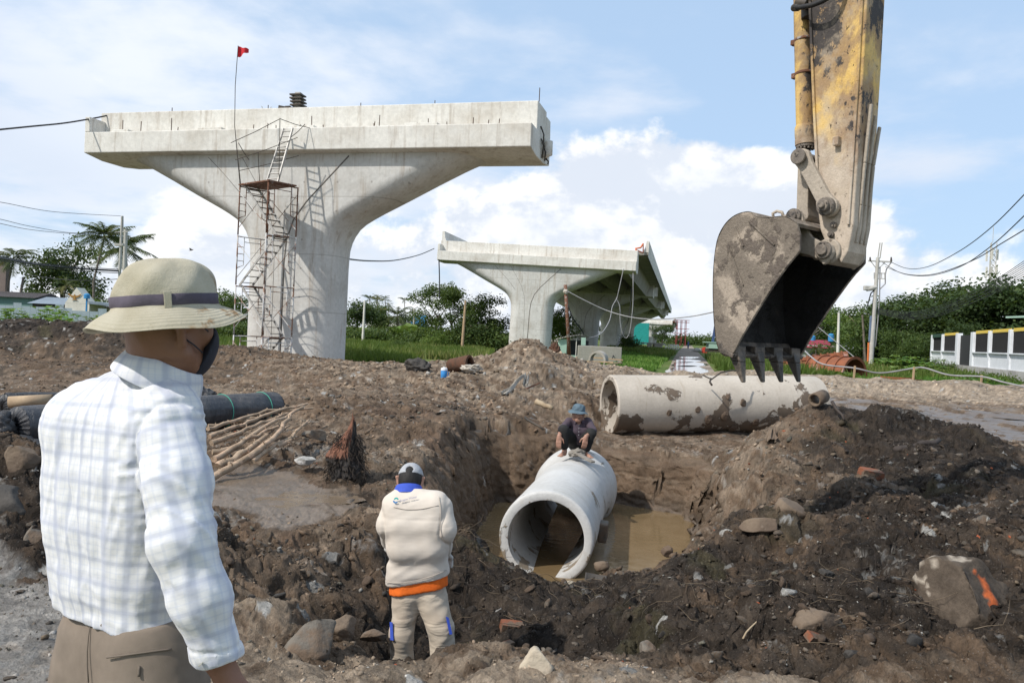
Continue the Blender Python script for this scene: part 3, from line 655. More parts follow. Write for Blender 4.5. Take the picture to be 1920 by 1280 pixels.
M_RED = pmat('red painted steel', (.32, .05, .05), (.24, .05, .05), 5, .6)
e = MB(); b0 = P(1268, 660, 292); 
for i in range(3):
    for j in (0, 1):
        x = b0.x + i * 1.6; e.tube([(x, 292 + j * 2, 0), (x, 292 + j * 2, 9.5)], .12, 5)
for z in (4.5, 6.2, 8.6, 9.4): e.box((b0.x + 1.6, 293, z), (5.5, 2.4, .16))
for z in (1.5, 3.0): e.bar((b0.x - 1, 292, z), (b0.x + 4, 293, z + 2.5), .16)
tag(e.build('formwork_tower', M_RED), 'distant dark red steel formwork tower at the right of the far deck', 'scaffold')
# ================================================================ SCAFFOLD at the first pier
S0 = P(450, 348, 27.4); e1 = Vector((1.30, -1.05, 0)); e2 = Vector((.74, .88, 0)); ztop = S0.z
sc = thing('scaffold_tower', 'rusty tube scaffold tower with zigzag stairs against the near pier', 'scaffold', (S0.x, S0.y, 0)); O = Vector((0, 0, 0))
lift = 1.71
for side, base_ in ((0, O), (1, e1)):
    for k in range(5):
        zt = ztop - lift * k; zb = max(zt - lift + .02, -.3)
        if zt < 0: continue
        f = MB(); a_, b_ = base_ + Vector((0, 0, 0)), base_ + e2
        zv = lambda z: Vector((0, 0, z))
        f.tube([a_ + zv(zb), a_ + zv(zt)], .024, 6); f.tube([b_ + zv(zb), b_ + zv(zt)], .024, 6)
        f.tube([a_ + zv(zt - .03), b_ + zv(zt - .03)], .022, 6); 
        i1, i2 = a_.lerp(b_, .22), a_.lerp(b_, .78)
        f.tube([i1 + zv(zt - .03), i1 + zv(max(zt - 1.0, zb)), a_ + zv(max(zt - 1.12, zb))], .016, 5); f.tube([i2 + zv(zt - .03), i2 + zv(max(zt - 1.0, zb)), b_ + zv(max(zt - 1.12, zb))], .016, 5)
        f.tube([i1 + zv(zt - .2), i2 + zv(zt - .2)], .014, 5)
        for q_ in (.38, .62, .86): f.tube([a_ + zv(zt - q_), i1 + zv(zt - q_)], .012, 4); f.tube([b_ + zv(zt - q_), i2 + zv(zt - q_)], .012, 4)
        f.build('scaffold_frame', M_SCAF if k else M_RUST, sc, smooth=True)
for k in range(5):
    zt = ztop - lift * k; zb = max(zt - lift, -.3)
    if zt < 0: continue
    for off in (O, e2):
        for s_ in (0, 1):
            a_, b_ = (off + Vector((0, 0, zt - .25)), off + e1 + Vector((0, 0, zb + .25)))
            if s_: a_.z, b_.z = b_.z, a_.z
            f = MB(); f.tube([a_, b_], .012, 5); f.build('brace', M_SCAF, sc)
pl = MB(); c_ = (e1 + e2) / 2
for j in range(3):
    o_ = e2 * (.12 + .32 * j); pl.bar(o_ + e1 * -.02 + Vector((0, 0, ztop + .03)), o_ + e1 * 1.04 + Vector((0, 0, ztop + .03)), .36, .045)
pl.build('platform', M_RUST, sc)
dirs = ((0.05, .95), (.92, .03), (.05, .92), (.9, .3))
for k in range(4):
    zt = ztop - lift * k; zb = zt - lift; a_, b_ = e1 * dirs[k][0] + e2 * (.35 if dirs[k][0] < .5 else .6) + Vector((0, 0, zt)), e1 * dirs[k][1] + e2 * (.6 if dirs[k][1] > .5 else .3) + Vector((0, 0, max(zb, .05)))
    st_ = MB(); off = e2.normalized() * .24
    for s_ in (-1, 1): st_.bar(a_ + off * s_, b_ + off * s_, .03, .07)
    so_ = st_.build('stair_flight', M_ALU, sc)
    for i in range(8):
        p_ = a_.lerp(b_, (i + .5) / 8); tr = MB(); tr.bar(p_ - off, p_ + off, .13, .02); tr.build('tread', M_STEEL, so_)
    if k < 3:
        f = MB(); f.bar(e1 * (.72 if dirs[k][1] > .5 else -.02) + e2 * .5 + Vector((0, 0, zb - .02)), e1 * (1.02 if dirs[k][1] > .5 else .25) + e2 * .5 + Vector((0, 0, zb - .02)), .6, .04); f.build('landing', M_RUST, sc)
# ladder from the platform to the cap
ld = thing('ladder', 'aluminium ladder from the scaffold platform up to the near cap', 'ladder', (0, 0, 0))
la, lb = P(500, 342, 27.3), P(532, 241, 27.95); la2, lb2 = P(521, 341, 27.1), P(549, 240, 27.75)
for a_, b_ in ((la, lb), (la2, lb2)):
    e = MB(); e.bar(a_, b_, .035, .07); e.build('rail', M_ALU, ld)
for i in range(10):
    f = (i + .6) / 10.2; e = MB(); e.tube([la.lerp(lb, f), la2.lerp(lb2, f)], .022, 6); e.build('rung', M_ALU, ld)
# flag
fl = thing('flag', 'small red triangular flag on a thin pole above the near pier', 'flag', (0, 0, 0))
fp0, fp1, fp2 = P(450, 347, 27.4), P(440, 236, 27.3), P(446.5, 86, 27.4)
e = MB(); e.tube([fp0, fp1, fp1.lerp(fp2, .5) + Vector((-.04, 0, 0)), fp2], .012, 6); e.build('pole', M_STEEL, fl)
M_FLAG = pmat('red cloth', (.62, .03, .04), (.50, .02, .03), 6, .8)
V = []; F = []
for i in range(9):
    for j in range(7):
        s_, q_ = i / 8, j / 6; hgt = .37 * (1 - s_ * .72); p_ = fp2 + Vector((s_ * .36, .06 * math.sin(s_ * 7), -(.02 + .02 * s_) - hgt * q_ - .06 * s_ + .02 * math.sin(s_ * 9 + q_ * 3)))
        V.append(tuple(p_))
for i in range(8):
    for j in range(6): a = i * 7 + j; F.append((a, a + 7, a + 8, a + 1))
me = npmesh('cloth', V, np.array(F)); me.materials.append(M_FLAG); link('cloth', me, fl)
rods = [((433, 268, 27.3), (525, 223, 27.0)), ((525, 222, 27.0), (523, 343, 26.9)), ((525, 223, 27.0), (583, 241, 28)), ((441, 300, 27.2), (558, 258, 27.6)), ((484, 285, 27.6), (487, 345, 27.6)), ((449, 320, 27.3), (560, 292, 27.8)), ((440, 236, 27.3), (452, 350, 27.3)), ((545, 258, 27.7), (572, 233, 27.9)), ((447, 268, 27.5), (467, 300, 27.8))]
for i, (a_, b_) in enumerate(rods):
    e = MB(); a_, b_ = P(*a_), P(*b_); mid_ = a_.lerp(b_, .5) + Vector((0, 0, -.03)); e.tube([a_, mid_, b_], .013, 5)
    tag(e.build('steel_rod', M_STEEL), ['thin rod slanting up to the peak left of the ladder', 'upright thin rod carrying the peak beside the ladder', 'thin rod falling right from the peak over the ladder top', 'thin rod crossing low behind the ladder on the cap soffit', 'short upright rod left of the ladder foot', 'thin rod sloping gently above the scaffold platform', 'thin rod continuing the flag pole down to the scaffold', 'short rod crossing the top of the ladder', 'short slanting rod below the foot of the flag pole'][i], 'rod', 'thin rods tied above the scaffold')
# ================================================================ WATER in the trench
mw, t, b = newmat('muddy water'); tco = t.node('ShaderNodeTexCoord').outputs['Object']
wn = t.noise(tco, 1.2, 4, .6)
t.set(b, 'Base Color', t.ramp(wn, [(.3, (.155, .105, .052)), (.7, (.21, .148, .08))])); t.set(b, 'Roughness', .07); t.set(b, 'Specular IOR Level', .5)
t.set(b, 'Normal', t.node('ShaderNodeBump', {'Strength': .35, 'Distance': .01, 'Height': t.noise(tco, 9, 3, .5)}).outputs[0])
e = MB(); e.add([(-.9, 7.4, WATER_Z), (3.2, 7.4, WATER_Z), (3.2, 13.2, WATER_Z), (-.9, 13.2, WATER_Z)], [(0, 1, 2, 3)])
tag(e.build('trench_water', mw), kind='structure')
mp_, t, b = newmat('shallow puddle'); tco = t.node('ShaderNodeTexCoord').outputs['Object']
t.set(b, 'Base Color', t.ramp(t.noise(tco, 2, 4, .6), [(.35, (.155, .115, .078)), (.65, (.20, .15, .105))])); t.set(b, 'Roughness', .12); t.set(b, 'Specular IOR Level', .5)
t.set(b, 'Normal', t.node('ShaderNodeBump', {'Strength': .3, 'Distance': .01, 'Height': t.noise(tco, 14, 4, .6)}).outputs[0])
e = MB(); pts = []
for k in range(40):
    a = 2 * math.pi * k / 40; r_ = 1 + .22 * math.sin(3 * a + 1) + .1 * math.sin(7 * a)
    pts.append((-2.6 + 1.0 * r_ * math.cos(a), 7.35 + .8 * r_ * math.sin(a), -.034))
e.add(pts, [tuple(range(40))]); tag(e.build('puddle_water', mp_), kind='structure')
# ================================================================ PIPES
def pipe_mat(name, base, base2, mud, mud_t, scale=2.2, rough=.75, streak=0.0, seamcol=None):
    m, t, b = newmat(name); tco = t.node('ShaderNodeTexCoord').outputs['Object']
    a = t.noise(tco, 1.3, 6, .6); c = t.ramp(a, [(.3, base2), (.6, base)])
    c = t.mix(.35, c, t.ramp(t.noise(tco, 22, 6, .7), [(.3, .65), (.65, 1.08)]), 'MULTIPLY')
    if streak:
        s1 = t.noise(t.vmath('MULTIPLY', tco, (1, 1, 9)), 1.4, 7, .7)   # rings round the pipe (z is the axis)
        c = t.mix(t.mapr(s1, .55, .72, 0, streak), c, (.33, .27, .20))
    n = t.noise(t.vmath('ADD', tco, (2.2, 5.1, 1.4)), scale, 9, .62, .3)
    low = t.mapr(t.node('ShaderNodeSeparateXYZ', {0: tco}).outputs[0], -.5, .6, -.03, .10, smooth=False)
    f = t.mapr(t.math('ADD', n, low), mud_t, mud_t + .03)
    c = t.mix(f, c, t.mix(t.noise(tco, 9, 4, .6), mud, tuple(x * .55 for x in mud)))
    t.set(b, 'Base Color', c); t.set(b, 'Roughness', rough); t.set(b, 'Specular IOR Level', .3)
    h = t.math('ADD', t.math('MULTIPLY', f, 1.2), t.math('MULTIPLY', t.noise(tco, 45, 5, .7), .5))
    t.set(b, 'Normal', t.node('ShaderNodeBump', {'Strength': .8, 'Distance': .012, 'Height': h}).outputs[0])
    return m
M_PIPE_N = pipe_mat('fresh pale concrete', (.56, .55, .53), (.46, .45, .42), (.34, .28, .21), .615, 2.4, .7, .75)
M_PIPE_O = pipe_mat('mud-splashed concrete', (.50, .445, .375), (.40, .35, .29), (.17, .128, .093), .565, 1.7, .8, .7)
def pipe(name, label, A, B, profile, inner, mat, roll_=0.0, flat=True, n=96):
    """profile: (t along axis 0..L, outer radius); local z along axis from A; local x points down"""
    A, B = Vector(A), Vector(B); zax = (B - A).normalized(); L_ = (B - A).length
    xax = (Vector((0, 0, -1)) - zax * Vector((0, 0, -1)).dot(zax)).normalized(); yax = zax.cross(xax)
    t_ = thing(name, label, 'concrete pipe'); t_.matrix_world = Matrix(((xax.x, yax.x, zax.x, A.x), (xax.y, yax.y, zax.y, A.y), (xax.z, yax.z, zax.z, A.z), (0, 0, 0, 1)))
    loop = [(0.004, inner + .0), (0, inner + .012)] + [(s, r_) for s, r_ in profile] + [(L_, inner + .012), (L_ - .004, inner)]
    loop2 = [(L_ * (1 - k / 10), inner) for k in range(1, 10)]
    full = loop + loop2; V = []; m_ = len(full)
    for k in range(n):
        a = 2 * math.pi * k / n; wob = 1 + .0012 * math.sin(5 * a)
        for s, r_ in full: V.append((r_ * wob * math.cos(a), r_ * wob * math.sin(a), s))
    F = [(k * m_ + j, k * m_ + (j + 1) % m_, ((k + 1) % n) * m_ + (j + 1) % m_, ((k + 1) % n) * m_ + j) for k in range(n) for j in range(m_)]
    mb = MB(); mb.add(V, F); o = mb.build('barrel', mat, t_, auto=R(35)); return t_, o, L_
FA, FB = P(1023, 1010, 8.85), P(1082, 912, 12.55); Lp = (FB - FA).length
PIPE, pb, Lp = pipe('concrete_pipe', 'white concrete pipe in the trench with the squatting man on its bell end', FA, FB,
    [(0, .50), (.006, .518), (.02, .53)] + [(.12 + k * .35, .535) for k in range(8)] + [(Lp - .80, .536), (Lp - .66, .56), (Lp - .54, .605), (Lp - .45, .625), (Lp - .2, .63), (Lp - .02, .63), (Lp, .62)], .43, M_PIPE_N)
LA, LB = P(1142, 758, 14.6), P(1526, 757, 15.5); Ll = (LB - LA).length
P2, pb2, Ll = pipe('concrete_pipe', 'long mud-splashed concrete pipe lying on the ground behind the trench', LA, LB,
    [(0, .525), (.02, .54)] + [(.2 + k * .4, .542) for k in range(int((Ll - .4) / .4))] + [(Ll - .02, .54), (Ll, .53)], .45, M_PIPE_O)
for a_ in (148, 40):
    s_ = MB(); a = R(a_); pts = [(.5425 * math.cos(a), .5425 * math.sin(a), z) for z in np.linspace(.03, Ll - .03, 12)]
    s_.tube(pts, .007, 5); s_.build('mould_seam', M_GROOVE, P2)
# mud clods stuck on the lying pipe
def rock_mesh(name, seed, sub=2, size=(1, 1, 1), cuts=9, rough=.08, nf=2.0, cut=.72):
    bm = bmesh.new(); bmesh.ops.create_icosphere(bm, subdivisions=sub, radius=1)
    V = np.array([v.co[:] for v in bm.verts]); rg = np.random.default_rng(seed)
    V *= (1 + .25 * n3(V + seed, 1.0, seed))[:, None]
    for k in range(cuts):
        nrm = rg.normal(size=3); nrm /= np.linalg.norm(nrm); dcut = rg.uniform(cut * .75, cut * 1.15)
        dd = V @ nrm; ov = np.maximum(dd - dcut, 0); V -= ov[:, None] * nrm[None]
    if rough: V *= (1 + rough * n3(V * 1.0 + seed * 1.3, nf * 1.5, seed + 3) + rough * .6 * n3(V + seed, nf * 4, seed + 4) + rough * .35 * n3(V + seed, nf * 11, seed + 6))[:, None]
    V *= np.array(size)[None]
    for v, c in zip(bm.verts, V): v.co = c
    me = bpy.data.meshes.new(name); bm.to_mesh(me); bm.free(); return me
def stone_mat(name, c1, c2, c3=(.4, .38, .35), t3=(.62, .72), rough=.85, s=3.0):
    return pmat(name, c1, c2, s, rough, .012, 30, c3=c3, s3=6, t3=t3, coord='Object')
M_ST_GREY = stone_mat('grey stone', (.19, .168, .138), (.115, .098, .08), (.155, .11, .076), (.42, .58))
M_ST_BROWN = stone_mat('mud-caked stone', (.20, .15, .105), (.12, .085, .06), (.30, .24, .18), (.6, .75))
M_ST_DARK = stone_mat('dark stone', (.055, .05, .045), (.09, .08, .07), (.16, .15, .14))
M_ST_PALE = stone_mat('pale stone', (.52, .45, .34), (.40, .33, .25), (.62, .58, .50))
M_ST_WHITE = stone_mat('whitish stone', (.38, .365, .33), (.27, .26, .235), (.5, .48, .45), (.52, .62))
M_BRICK = stone_mat('broken orange brick', (.25, .088, .045), (.19, .075, .04), (.13, .09, .062), (.46, .54))
M_CLOD = stone_mat('mud clod', (.15, .105, .072), (.10, .07, .05), (.2, .15, .11))
for k, (a_, z_, s_) in enumerate([(55, 1.75, .09), (62, 2.05, .07), (30, 2.3, .08), (75, 1.5, .05), (100, 2.1, .045), (88, 2.4, .055), (20, 1.2, .06), (48, 2.7, .06), (70, .95, .045)]):
    me = rock_mesh('clod', 400 + k, 2, (s_ * 1.1, s_ * 1.3, s_ * .45), 3, .2, 3); me.materials.append(M_CLOD)
    o = link('mud_clod', me, P2); a = R(a_ + 10); 
    o.location = (.55 * math.cos(a), -.55 * math.sin(a), z_); o.rotation_euler = (0, R(90), -a)
# block standing in the water beside the pipe
e = MB(); e.box((0, 0, 0), (.11, .2, .24)); o = e.build('concrete_block', M_ST_GREY, bevel=.02); o.location = P(1131, 996, 9.9); o.rotation_euler = (.1, .05, -.2)
tag(o, 'small grey concrete block standing against the white pipe in the trench', 'block')
# ================================================================ NAMED ROCKS
def put_rock(name, label, px, py, Y, wid, mat, seed, size=(1, .8, .7), cuts=10, rot=0.0, sub=4, rough=.06, sink=.3, cat='rock', cut=.72, tilt=0.0):
    p = P(px, py, Y); s_ = wid / 2 * 1.12; me = rock_mesh(name, seed, sub, (size[0] * s_, size[1] * s_, size[2] * s_), cuts, rough, 2, cut)
    me.polygons.foreach_set('use_smooth', [True] * len(me.polygons)) if rough > .03 and sub > 3 else None
    me.materials.append(mat); o = link(name, me, None, p); o.rotation_euler = (tilt, 0, rot); tag(o, label, cat); return o
put_rock('boulder', 'big grey-brown boulder in the front left of the white-trousered digger', 577, 1212, 4.25, .31, M_ST_GREY, 11, (1, .8, .95), 10, .5, rough=.035)
put_rock('boulder', 'brown rounded rock leaning behind the big grey boulder', 645, 1180, 4.6, .19, M_ST_BROWN, 12, (1, .8, .8), 8, 1.0)
put_rock('rock', 'cream pointed rock at the bottom edge right of the digger', 1010, 1268, 3.85, .22, M_ST_PALE, 26, (.95, .7, 1.1), 8, .3, rough=.06)
put_rock('rock', 'mud-caked slab rock sticking out of the right slope', 1482, 955, 7.6, .34, M_ST_BROWN, 14, (1, .8, .55), 9, .6, rough=.05, tilt=.25)
put_rock('rock', 'flat pale-topped slab below the slab rock on the right slope', 1428, 985, 7.3, .36, M_ST_BROWN, 15, (1, .7, .4), 9, .2, rough=.04, tilt=-.2)
put_rock('rock', 'large brown boulder on the left heap under the film roll', 45, 862, 6.1, .30, M_ST_BROWN, 161, (1.1, .8, .85), 12, .6, rough=.06)
put_rock('rock', 'dark boulder half under the edge of the left heap', 15, 945, 5.7, .34, M_ST_DARK, 17, (1.2, .8, .7), 8, .1, rough=.04)
put_rock('rock', 'grey angular stone at the foot of the left heap', 66, 1008, 5.3, .14, M_ST_GREY, 18, (.9, .8, 1), 9, .7, rough=.03)
put_rock('rock', 'grey stone lying on the pale gravel near the left edge', 52, 1122, 4.75, .17, M_ST_GREY, 19, (1.1, .8, .7), 9, .7, rough=.03)
put_rock('rock', 'flat brown stone low on the left heap', 110, 955, 5.6, .13, M_ST_BROWN, 21, (1.2, .8, .6), 9, .2, rough=.04)
put_rock('rock', 'dark stone wedged low in the left heap by the shirt', 80, 1060, 5.1, .16, M_ST_DARK, 22, (1.2, .8, .7), 9, .9, rough=.04)
put_rock('rock', 'grey slab of broken concrete tilted near the stick pile', 590, 815, 9.6, .26, M_ST_GREY, 23, (1.1, .7, .55), 9, .5, rough=.03, tilt=.4)
put_rock('rock', 'pale block at the puddle edge left of the stump', 572, 862, 8.5, .19, M_ST_WHITE, 24, (1.1, .8, .6), 9, .1, rough=.03)
put_rock('rock', 'brown rock on the trench lip right of the pipe mouth', 1130, 1062, 8.5, .17, M_ST_BROWN, 25, (1.1, .8, .7), 9, .3, rough=.05)
put_rock('rock', 'round dark clod at the right end of the trench lip', 1252, 1033, 8.75, .13, M_CLOD, 27, (1, 1, .9), 6, .3, rough=.08)
put_rock('rock', 'pale rounded stone on the right slope left of the orange-streaked boulder', 1475, 1078, 6.1, .12, M_ST_GREY, 28, (1.1, .8, .6), 9, .6, rough=.03)
put_rock('rock', 'sharp dark stone at the bottom right of the slope', 1600, 1235, 4.3, .13, M_ST_DARK, 29, (.9, .7, 1), 9, .6, rough=.03)
put_rock('rock', 'large clod overhanging a dark hollow at the bottom right', 1530, 1165, 4.8, .24, M_ST_BROWN, 30, (1.2, .8, .6), 7, .5, rough=.07)
put_rock('rock', 'grey stone at the left of the digger boots', 700, 1190, 4.9, .14, M_ST_GREY, 31, (1.2, .7, .6), 9, .2, rough=.04)
put_rock('rock', 'pale stone on the dark slope below the trench lip', 1063, 1124, 6.8, .10, M_ST_WHITE, 32, (1, .8, .8), 9, .2, rough=.03)
put_rock('rock', 'yellow-brown lump under the pipe mouth', 1068, 1100, 7.5, .13, M_ST_PALE, 33, (1.1, .8, .8), 7, .2, rough=.08)
put_rock('rock', 'grey stone in the middle of the black slope', 1215, 1215, 4.9, .13, M_ST_GREY, 34, (1.2, .8, .6), 9, 1.2, rough=.03)
put_rock('rock', 'grey chip with pale edge beside the cream pointed rock', 1090, 1255, 4.2, .12, M_ST_GREY, 35, (1.2, .8, .6), 9, 1.2, rough=.03)
o = put_rock('slate', 'grey slab with a white paint stroke, high on the right slope', 1838, 985, 6.5, .20, M_ST_GREY, 36, (1.1, .25, .8), 8, .2, rough=.02, cat='slab')
e = MB(); e.box((.035, -.032, .02), (.018, .012, .11), Matrix.Rotation(.15, 3, 'Y')); e.build('paint_stroke', M_ST_WHITE, o)
# broken bricks
def brick(px, py, Y, wid, rot, label, tilt=.2):
    me = rock_mesh('brick', int(px), 3, (wid * .72, wid * .4, wid * .3), 0, .03, 2)
    V = np.array([v.co[:] for v in me.vertices]); S = np.array((wid * .5, wid * .27, wid * .2)); V = np.sign(V) * np.minimum(np.abs(V) * 1.25, S)
    me.vertices.foreach_set('co', V.ravel().astype(np.float32)); me.materials.append(M_BRICK); o = link('brick', me, None, P(px, py, Y)); o.rotation_euler = (tilt, tilt * .7, rot); tag(o, label, 'brick')
brick(1633, 888, 8.75, .24, .1, 'muddy orange brick with a bright broken end below the black heap')
brick(960, 1175, 5.9, .17, .2, 'broken orange brick on the black slope right of the digger')
brick(953, 1207, 5.5, .09, 1.0, 'small bright orange brick chip below the broken brick')
brick(1527, 1196, 4.6, .11, .5, 'dull pink brick piece low on the right slope', .5)
brick(1061, 1243, 4.6, .07, .5, 'reddish brick chip beside the cream pointed rock')
brick(1625, 795, 11.0, .08, .3, 'red brick chip high on the black heap')
brick(1275, 1102, 7.2, .06, .8, 'tiny orange brick chip on the right of the trench lip')
brick(1312, 1111, 6.6, .07, .3, 'thin orange tile sliver on the slope right of the lip')
# boulder with the orange streak
me = rock_mesh('boulder', 52, 5, (.46, .40, .33), 7, .075, 2.2, .8)
V = np.array([v.co[:] for v in me.vertices]); bp = P(1808, 1165, 5.2)
cams = np.array([0, 0, EYE]) - np.array(bp[:]); 
def pix(Vw):
    d = Vw - np.array([0, 0, EYE]); zf = d @ _f; return 960 + FPX * (d @ _r) / zf, 640 - FPX * (d @ _u) / zf
def paint_boulder(me, bp):
    V = np.array([v.co[:] for v in me.vertices]); n1_ = n3(V, 5, 61); n2_ = n3(V, 14, 62); n4_ = n3(V, 40, 63)
    c = np.array([.092, .071, .053])[None] * (1 + .35 * n1_ + .3 * n2_ + .25 * n4_)[:, None]
    side = V[:, 1] < .16
    # orange seam: a slanting band across the face turned to the path
    a_ = V[:, 0] + V[:, 1] * .32; bnd = np.abs(a_ - .03) < (.040 + .02 * n2_ + .012 * n4_); orange = bnd & (V[:, 1] < -.02) & (V[:, 2] > -.12) & (n1_ + .4 * n4_ > -.9)
    c[orange] = np.array([.55, .13, .04]) * (1 + .25 * n2_[orange] + .2 * n4_[orange])[:, None]
    pale = (V[:, 1] > .02) & (V[:, 2] > .1) & (V[:, 0] < .05) & (n1_ + .7 * n2_ + .6 * n4_ > .50); c[pale] = np.array([.36, .31, .25]) * (1 + .3 * n4_[pale])[:, None]
    h_ = np.exp(-(((V[:, 0] - .17) / .032) ** 2 + ((V[:, 1] + .10) / .032) ** 2)) * (V[:, 2] > 0)
    c *= (1 - .9 * np.clip(h_ * 1.5, 0, 1))[:, None]  # shade inside the hole is painted into the vertex colour
    V[:, 2] -= .07 * h_
    me.vertices.foreach_set('co', V.ravel().astype(np.float32)); setcol(me, np.clip(c, .01, .8))
paint_boulder(me, bp); me.polygons.foreach_set('use_smooth', [True] * len(me.polygons))
mb_, t, b = newmat('streaked boulder'); ca = t.node('ShaderNodeVertexColor', layer_name='Col'); tco = t.node('ShaderNodeTexCoord').outputs['Object']
t.set(b, 'Base Color', t.mix(.6, ca.outputs[0], t.ramp(t.noise(tco, 40, 5, .7), [(.3, .5), (.7, 1.2)]), 'MULTIPLY')); t.set(b, 'Roughness', .85); t.set(b, 'Specular IOR Level', .2)
t.set(b, 'Normal', t.node('ShaderNodeBump', {'Strength': 1, 'Distance': .012, 'Height': t.noise(tco, 35, 6, .7)}).outputs[0]); me.materials.append(mb_)
o = link('boulder', me, None, bp); o.rotation_euler = (.1, 0, .15); tag(o, 'large brown boulder with a bright orange streak and a dark hole', 'boulder')
# ================================================================ RUBBLE scattered over the earth
def stone_template(seed, sub):
    me = rock_mesh('tmp', seed, sub, (1, .8, .62), 15 if sub > 1 else 9, .20, 2, .48); V = np.array([v.co[:] for v in me.vertices]); F = np.array([p.vertices[:] for p in me.polygons]); bpy.data.meshes.remove(me); return V, F
TS = [stone_template(900 + k, 1) for k in range(7)]; TB = [stone_template(950 + k, 2) for k in range(8)]
def rot_mats(n, rg, flat=.5):
    a, b_, c = rg.uniform(0, 2 * math.pi, n), rg.normal(0, flat, n), rg.normal(0, flat, n)
    ca_, sa, cb, sb, cc, sc_ = np.cos(a), np.sin(a), np.cos(b_), np.sin(b_), np.cos(c), np.sin(c)
    Rz = np.zeros((n, 3, 3)); Rz[:, 0, 0] = ca_; Rz[:, 0, 1] = -sa; Rz[:, 1, 0] = sa; Rz[:, 1, 1] = ca_; Rz[:, 2, 2] = 1
    Rx = np.zeros((n, 3, 3)); Rx[:, 0, 0] = 1; Rx[:, 1, 1] = cb; Rx[:, 1, 2] = -sb; Rx[:, 2, 1] = sb; Rx[:, 2, 2] = cb
    Ry = np.zeros((n, 3, 3)); Ry[:, 1, 1] = 1; Ry[:, 0, 0] = cc; Ry[:, 0, 2] = sc_; Ry[:, 2, 0] = -sc_; Ry[:, 2, 2] = cc
    return Rz @ Rx @ Ry
rg = np.random.default_rng(33)
N = 52000
a_ = rg.uniform(-.80, .80, N); y = 3.3 * (30 / 3.3) ** (rg.uniform(0, 1, N) ** 1.0); x = a_ * (y + .3)
z, T = terrain(x, y); colg, wet = ground_colour(x, y, z, T)
ro, dk, li, we, gr, inpit = T[:6]; pw = T[13]
size = y * .0023 * (1 + rg.pareto(2.5, N)); size = np.clip(size * .88, .009, .075)
prob = np.clip(ro * 1.1 + .08 + gr * .5, 0, 1) * (1 - .93 * smooth(.3, .6, we)) * (1 - .55 * inpit)
# patches of stone and patches of bare mud
patch = smooth(-.35, .35, fbm(x * .9, y * .9, 3, 501)); prob *= .25 + .75 * patch
keep = (rg.uniform(0, 1, N) < prob) & (z > WATER_Z + .03) & (pw > -.02)
axp = (x - LA.x) / (LB.x - LA.x); nearpipe = (axp > -.02) & (axp < 1.03) & (np.abs(y - (LA.y + axp * (LB.y - LA.y))) < .5); keep &= ~nearpipe
x, y, z, size, colg, dk, gr, li = x[keep], y[keep], z[keep], size[keep], colg[keep], dk[keep], gr[keep], li[keep]; n = len(x)
u = rg.uniform(0, 1, n); C = colg * (0.75 + .6 * rg.uniform(0, 1, (n, 1)))
stoneish = np.where(dk > .45, .15, .10) + gr * .5
pal = np.array([(.15, .125, .10), (.11, .092, .073), (.20, .17, .135), (.07, .060, .05), (.12, .11, .085), (.17, .13, .09)])
big_ = size > y * .0055
isst = (u < stoneish) | (big_ & (u < .42)); C[isst] = pal[rg.integers(0, len(pal), isst.sum())] * rg.uniform(.75, 1.25, (isst.sum(), 1))
pale_ = u > .98; C[pale_] = np.array([.38, .36, .32]) * rg.uniform(.7, 1.15, (pale_.sum(), 1))
brk = (u > .952) & (u < .962) & (y < 12) & ~big_; C[brk] = np.array([.36, .10, .045]) * rg.uniform(.7, 1.2, (brk.sum(), 1))
kindc = np.where(brk, 3, np.where(pale_, 2, np.where(isst, np.where(C.sum(1) < .30, 4, 1), 0)))
RM = rot_mats(n, rg, .45); aspect = rg.uniform(.65, 1.35, (n, 3)); sink = size * rg.uniform(-.15, .25, n)
pxs = size / y
vis = np.abs((x / y)) < .63
order = np.argsort(-np.where(vis & (y < 22), pxs * np.where(kindc == 0, .8, 1), 0)); named = set(order[:190].tolist())
Vs, Fs, Cs = [], [], []; off = 0
for i in range(n):
    if i in named: continue
    V, F = (TB if pxs[i] > .012 else TS)[i % 7]
    W_ = (V * aspect[i] * size[i]) @ RM[i].T + (x[i], y[i], z[i] + size[i] * .10 - abs(sink[i]) * .5)
    Vs.append(W_); Fs.append(F + off); Cs.append(np.repeat(C[i][None], len(V), 0)); off += len(V)
me = npmesh('rubble', np.concatenate(Vs), np.concatenate(Fs), smooth=False); setcol(me, np.clip(np.concatenate(Cs), .01, .8))
m, t, b = newmat('loose stone'); ca = t.node('ShaderNodeVertexColor', layer_name='Col'); tco = t.node('ShaderNodeTexCoord').outputs['Object']
t.set(b, 'Base Color', t.mix(.7, ca.outputs[0], t.ramp(t.noise(tco, 60, 5, .7), [(.3, .5), (.7, 1.2)]), 'MULTIPLY')); t.set(b, 'Roughness', .85); t.set(b, 'Specular IOR Level', .2)
t.set(b, 'Normal', t.node('ShaderNodeBump', {'Strength': 1, 'Distance': .008, 'Height': t.noise(tco, 90, 4, .7)}).outputs[0]); me.materials.append(m)
tag(link('rubble', me), kind='stuff')
MK = {1: M_ST_GREY, 2: M_ST_WHITE, 3: M_BRICK, 4: M_ST_DARK, 0: M_CLOD}
CN = {1: 'grey', 2: 'whitish', 3: 'brick-red', 4: 'dark', 0: 'brown'}
TM = {}
